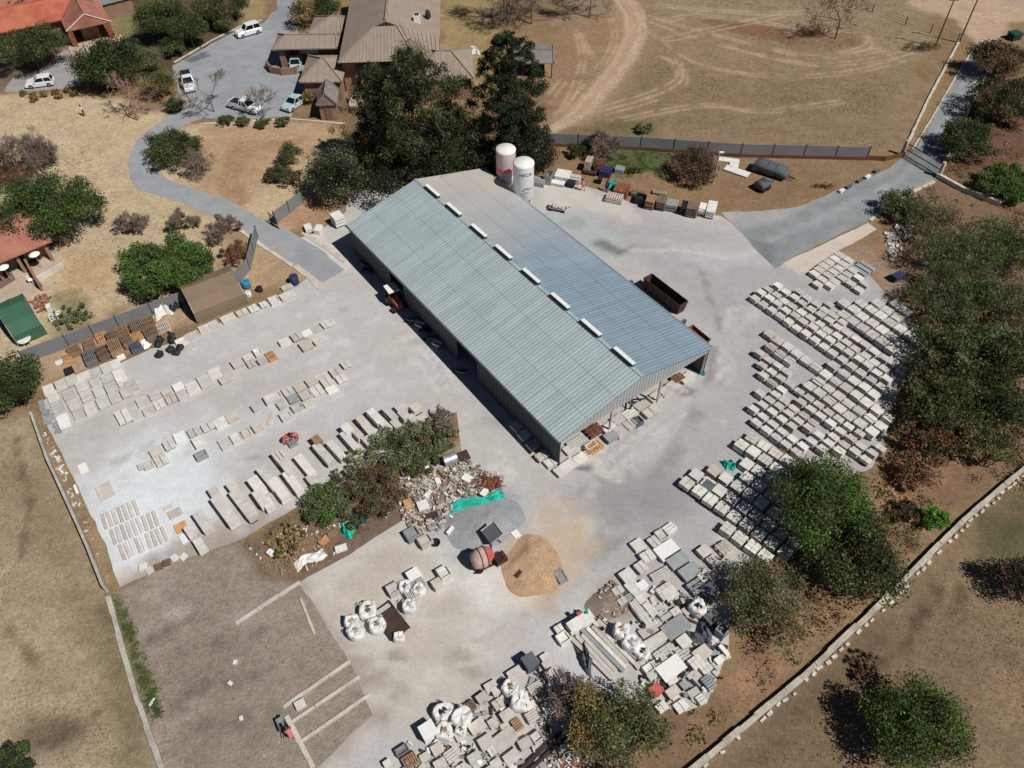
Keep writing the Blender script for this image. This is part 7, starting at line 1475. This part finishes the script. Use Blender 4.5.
for k, (a, b) in enumerate((((547, 208), (568, 212)),)):
    p = (G(*a) + G(*b)) / 2; t = thing('flat_trolley', 'loaded hand trolley standing near the wet mixing bay', 'trolley', p, wang(a, b)); mb = MB(); mb.box((0, 0, .4), (2.2, 1.0, .1)); mb.build('deck', MT['steel'], t); mb = MB()
    for q in range(5): mb.box((-.9 + q * .42, rnd.uniform(-.2, .2), .55 + .1 * (q % 2)), (.35, .7, .25), rnd.uniform(-.3, .3))
    mb.build('load', MT['conc2'], t)
    for x in (-.85, .85):
        for s in (-1, 1): mb = MB(); mb.tube((x, s * .42, .2), (x, s * .52, .2), .2, n=10); mb.build('wheel', MT['tyre'], t)
    mb = MB(); mb.bar((1.1, 0, .4), (1.7, 0, .95), .05); mb.build('handle', MT['black'], t)
# steel skips against the right wall of the shed
def skip(c0, c1, wd, h, m, label):
    a, b = G(*c0), G(*c1); d = b - a; an = math.atan2(d.y, d.x); t = thing('steel_skip', label, 'skip', (a + b) / 2, an); l = d.length; mb = MB()
    o = [(-l / 2, -wd / 2), (l / 2, -wd / 2), (l / 2, wd / 2), (-l / 2, wd / 2)]; v = [(x * .92, y * .8, 0.02) for x, y in o] + [(x, y, h) for x, y in o] + [(x * .97, y * .92, h) for x, y in o] + [(x * .9, y * .75, .15) for x, y in o]
    mb.add(v, [(0, 1, 5, 4), (1, 2, 6, 5), (2, 3, 7, 6), (3, 0, 4, 7), (4, 5, 9, 8), (5, 6, 10, 9), (6, 7, 11, 10), (7, 4, 8, 11), (8, 9, 13, 12), (9, 10, 14, 13), (10, 11, 15, 14), (11, 8, 12, 15), (12, 13, 14, 15)]); mb.build('shell', MT[m], t)
    for k in range(6):
        for s in (-1, 1): mb = MB(); mb.box((-l / 2 + (k + .5) * l / 6, s * (wd / 2 - .02), h / 2), (.1, .1, h)); mb.build('rib', MT[m], t)
    return t
skip((646, 286), (682, 314), 1.3, 1.6, 'rust_dark', 'long dark brown steel skip against the far side of the shed')
skip((689, 330), (707, 345), .9, .6, 'rust', 'low rusty trough near the far corner of the shed')
for k, (x, y) in enumerate(((684, 321), (631, 282))): goods_px('scrap_piece', (x, y), 4, 4, 1, .5, 'strips', 'conc_dark', ('grey scrap between the skip and the trough', 'grey scrap at the shed eave before the skip')[k], 'scrap')
# ------------------------------------------------------------------ terrace, garden things
for k, (x, y) in enumerate(((34, 254), (3, 267))):
    p = G(x, y, 2.2); t = thing('parasol', ('white round parasol on the terrace beside the cottage corner', 'white round parasol at the left edge of the picture')[k], 'parasol', (p.x, p.y, .05)); mb = MB(); mb.lathe([(.62, 2.1), (.3, 2.3), (.04, 2.38)], 16); mb.build('canopy', MT['white'], t); mb = MB(); mb.tube((0, 0, 0), (0, 0, 2.4), .035, n=6); mb.build('pole', MT['galv'], t)
for k, (x, y) in enumerate(((33, 283), (40, 287))):
    p = G(x, y); t = thing('patio_chair', ('white patio chair on the lower terrace', 'dark patio chair by the brick wall')[k], 'chair', (p.x, p.y, .05), k); m = ('white', 'black')[k]; mb = MB(); mb.box((0, 0, .45), (.5, .5, .06)); mb.build('seat', MT[m], t); mb = MB(); mb.box((-.24, 0, .75), (.06, .5, .6)); mb.build('backrest', MT[m], t)
    for sx in (-.2, .2):
        for sy in (-.2, .2): mb = MB(); mb.box((sx, sy, .21), (.05, .05, .42)); mb.build('leg', MT[m], t)
p = G(27, 344); t = thing('plastic_table', 'round white table with chairs in front of the green tent', 'table', p); mb = MB(); mb.lathe([(.7, .7), (.7, .75)], 18); mb.build('top', MT['bag'], t)
for a in range(4): mb = MB(); mb.tube((.5 * math.cos(a * 1.57), .5 * math.sin(a * 1.57), 0), (.4 * math.cos(a * 1.57), .4 * math.sin(a * 1.57), .7), .04, n=6); mb.build('leg', MT['bag'], t)
for k, (x, y) in enumerate(((51, 316), (58, 313), (48, 306))):
    goods_px('garden_box', (x, y), 5, 4, .4, .7, 'frame', 'bag', ('left pale planter in the flower bed', 'right pale planter in the flower bed', 'small pale planter beside the brick rubble')[k], 'planter')
p = G(474, 52); tarp('garden_cover', 'white covered garden chair on the lawn right of the brown roofed house', (474, 53), 1.6, 1.6, .3, 'bag', 1.0, 21, 'cover')
for k, (x, y) in enumerate(((1016, 33),)): goods_px('dark_bin', (x, y), 9, 8, .3, 1.1, 'plain', 'teal_dark', 'dark green box at the right edge beside the dirt road', 'bin')
goods_px('road_culvert', (1000, 47), 24, 9, wang((992, 47), (1024, 54)), .9, 'plain', 'soil', 'brown earth bank beside the top of the access road', 'bank')
for k, (x, y) in enumerate(((877, 170), (868, 176), (849, 186), (842, 190), (860, 180))): goods_px('kerb_stone', (x, y), 5, 3, wang((842, 190), (877, 170)), .35, 'plain', 'bag' if k % 2 else 'conc_dark', 'white or dark kerb stone in the broken line beside the road', 'stone', 'kerb stones beside the road')
goods_px('blue_sheet', (898, 275), 9, 7, .5, .8, 'plain', 'navy', 'blue covered object in the shade by the small slab lot', 'covered object')
for k, (x, y) in enumerate(((235, 662), (230, 683), (241, 718))): goods_px('white_stone', (x, y), 4, 4, k, .2, 'plain', 'bag', ('upper of three white stones on the brown pad', 'middle of three white stones on the brown pad', 'lowest of three white stones on the brown pad')[k], 'stone')
goods_px('white_plank', (152, 702), 2, 9, wang((149, 706), (154, 698)) - 1.57, .1, 'plain', 'white', 'white plank lying in the green weeds at the left', 'plank')
# ------------------------------------------------------------------ people
def person(label, c, face, joints, parts, hair=True):
    """joints: name -> (x forward, y left, z); one skinned body, clothes by region, hair as a child."""
    bones = [('pelvis', 'chest'), ('chest', 'neck'), ('neck', 'head'), ('head', 'crown'), ('chest', 'shl'), ('shl', 'ell'), ('ell', 'hal'), ('chest', 'shr'), ('shr', 'elr'), ('elr', 'har'), ('pelvis', 'hil'), ('hil', 'knl'), ('knl', 'anl'), ('anl', 'tol'), ('pelvis', 'hir'), ('hir', 'knr'), ('knr', 'anr'), ('anr', 'tor')]
    rad = dict(pelvis=.16, chest=.17, neck=.065, head=.105, crown=.085, shl=.075, ell=.05, hal=.04, shr=.075, elr=.05, har=.04, hil=.10, knl=.07, anl=.05, tol=.045, hir=.10, knr=.07, anr=.05, tor=.045)
    names = list(rad); me = bpy.data.meshes.new('person'); me.from_pydata([joints[n] for n in names], [(names.index(a), names.index(b)) for a, b in bones], [])
    o = bpy.data.objects.new('person_tmp', me); COL.objects.link(o); md = o.modifiers.new('s', 'SKIN'); o.modifiers.new('d', 'SUBSURF').levels = 1
    for n, v in zip(names, me.skin_vertices[0].data): v.radius = (rad[n], rad[n]); v.use_root = (n == 'pelvis')
    dg = bpy.context.evaluated_depsgraph_get(); dg.update(); m2 = bpy.data.meshes.new_from_object(o.evaluated_get(dg)); bpy.data.objects.remove(o)
    m2.materials.clear()
    for m in parts: m2.materials.append(MT[m])            # skin, top, bottom, shoes
    J = np.array([joints[n] for n in names]); reg = dict(pelvis=2, chest=1, neck=0, head=0, crown=0, shl=1, ell=1, hal=0, shr=1, elr=1, har=0, hil=2, knl=2, anl=2, tol=3, hir=2, knr=2, anr=2, tor=3)
    for p_ in m2.polygons:
        d = np.linalg.norm(J - np.array(p_.center), axis=1); p_.material_index = reg[names[int(d.argmin())]]; p_.use_smooth = True
    q = G(*c); t = link('person', m2, None, (q.x, q.y, .014), face); tag(t, label, 'person')
    if hair:
        h = Vector(joints['head']); cr = Vector(joints['crown']); mb = MB(); ax = (cr - h).normalized(); mb.tube(h.lerp(cr, .25), cr + ax * .07, .122, .075, 10); mb.build('hair', MT['hair'], t)
    return t
def stand(bend=0.0, arms=.3, step=.12, reach=0.0):
    b = bend; c, s = math.cos(b), math.sin(b); hip = .92 - .1 * s
    def up(l, side=0.0): return (l * s - .12 * s, side, hip + l * c)
    ch = up(.46); nk = up(.60); hd = up(.74); cr = up(.86)
    j = dict(pelvis=(-.12 * s, 0, hip), chest=ch, neck=nk, head=(hd[0] + .03, 0, hd[2]), crown=(cr[0] + .03, 0, cr[2]))
    for k, sg in (('l', 1), ('r', -1)):
        sh_ = up(.52, sg * .2); j['sh' + k] = sh_; j['el' + k] = (sh_[0] + .06 + reach * .2, sg * .26, sh_[2] - .28); j['ha' + k] = (sh_[0] + .14 + reach * .45, sg * (.2 - .02), sh_[2] - .5 + reach * .1)
        j['hi' + k] = (-.1 * s, sg * .1, hip - .06); j['kn' + k] = (.05 + sg * step * .5, sg * .12, .48); j['an' + k] = (sg * step, sg * .12, .08); j['to' + k] = (sg * step + .17, sg * .13, .045)
    return j
person('person in an orange red overall bending over a slatted rack in the left yard', (285.5, 444), wang((285, 443), (298, 437)), stand(1.1, reach=.6), ('skin', 'cloth_red', 'cloth_red', 'black'))
person('person in a pinkish red overall bending at the other end of the slatted rack', (298.5, 440), wang((298, 437), (285, 443)), stand(.9, reach=.6), ('skin', 'cloth_pink', 'cloth_red', 'black'))
goods_px('slatted_rack', (292, 442), 9, 7, wang((285, 445), (298, 438)), .4, 'pallet', 'conc_grey', 'slatted rack carried by the two people in red overalls', 'rack')
person('person in a dull pink overall walking on the far side of the yard', (583, 191), 2.4, stand(.25, step=.25), ('skin', 'cloth_pink', 'cloth_pink', 'black'))
person('person in dark navy clothes beside the teal sheet', (606, 192), 1.0, stand(.35, reach=.4), ('skin', 'cloth_navy', 'cloth_navy', 'black'))
person('person in pink working bent over beside the crossing edgings on the brown pad', (293, 739), wang((293, 738), (285, 724)), stand(1.0, reach=.6), ('skin', 'cloth_pink', 'cloth_pink', 'black'))
person('person in a pale top and dark trousers alone on the dry lawn', (85, 116), 3.5, stand(.1), ('skin', 'cloth_pale', 'cloth_dark', 'black'))
barrow((284, 727), wang((291, 738), (283, 722)), 'grey wheelbarrow in front of the person in pink on the brown pad')
print('objects', len(bpy.data.objects))
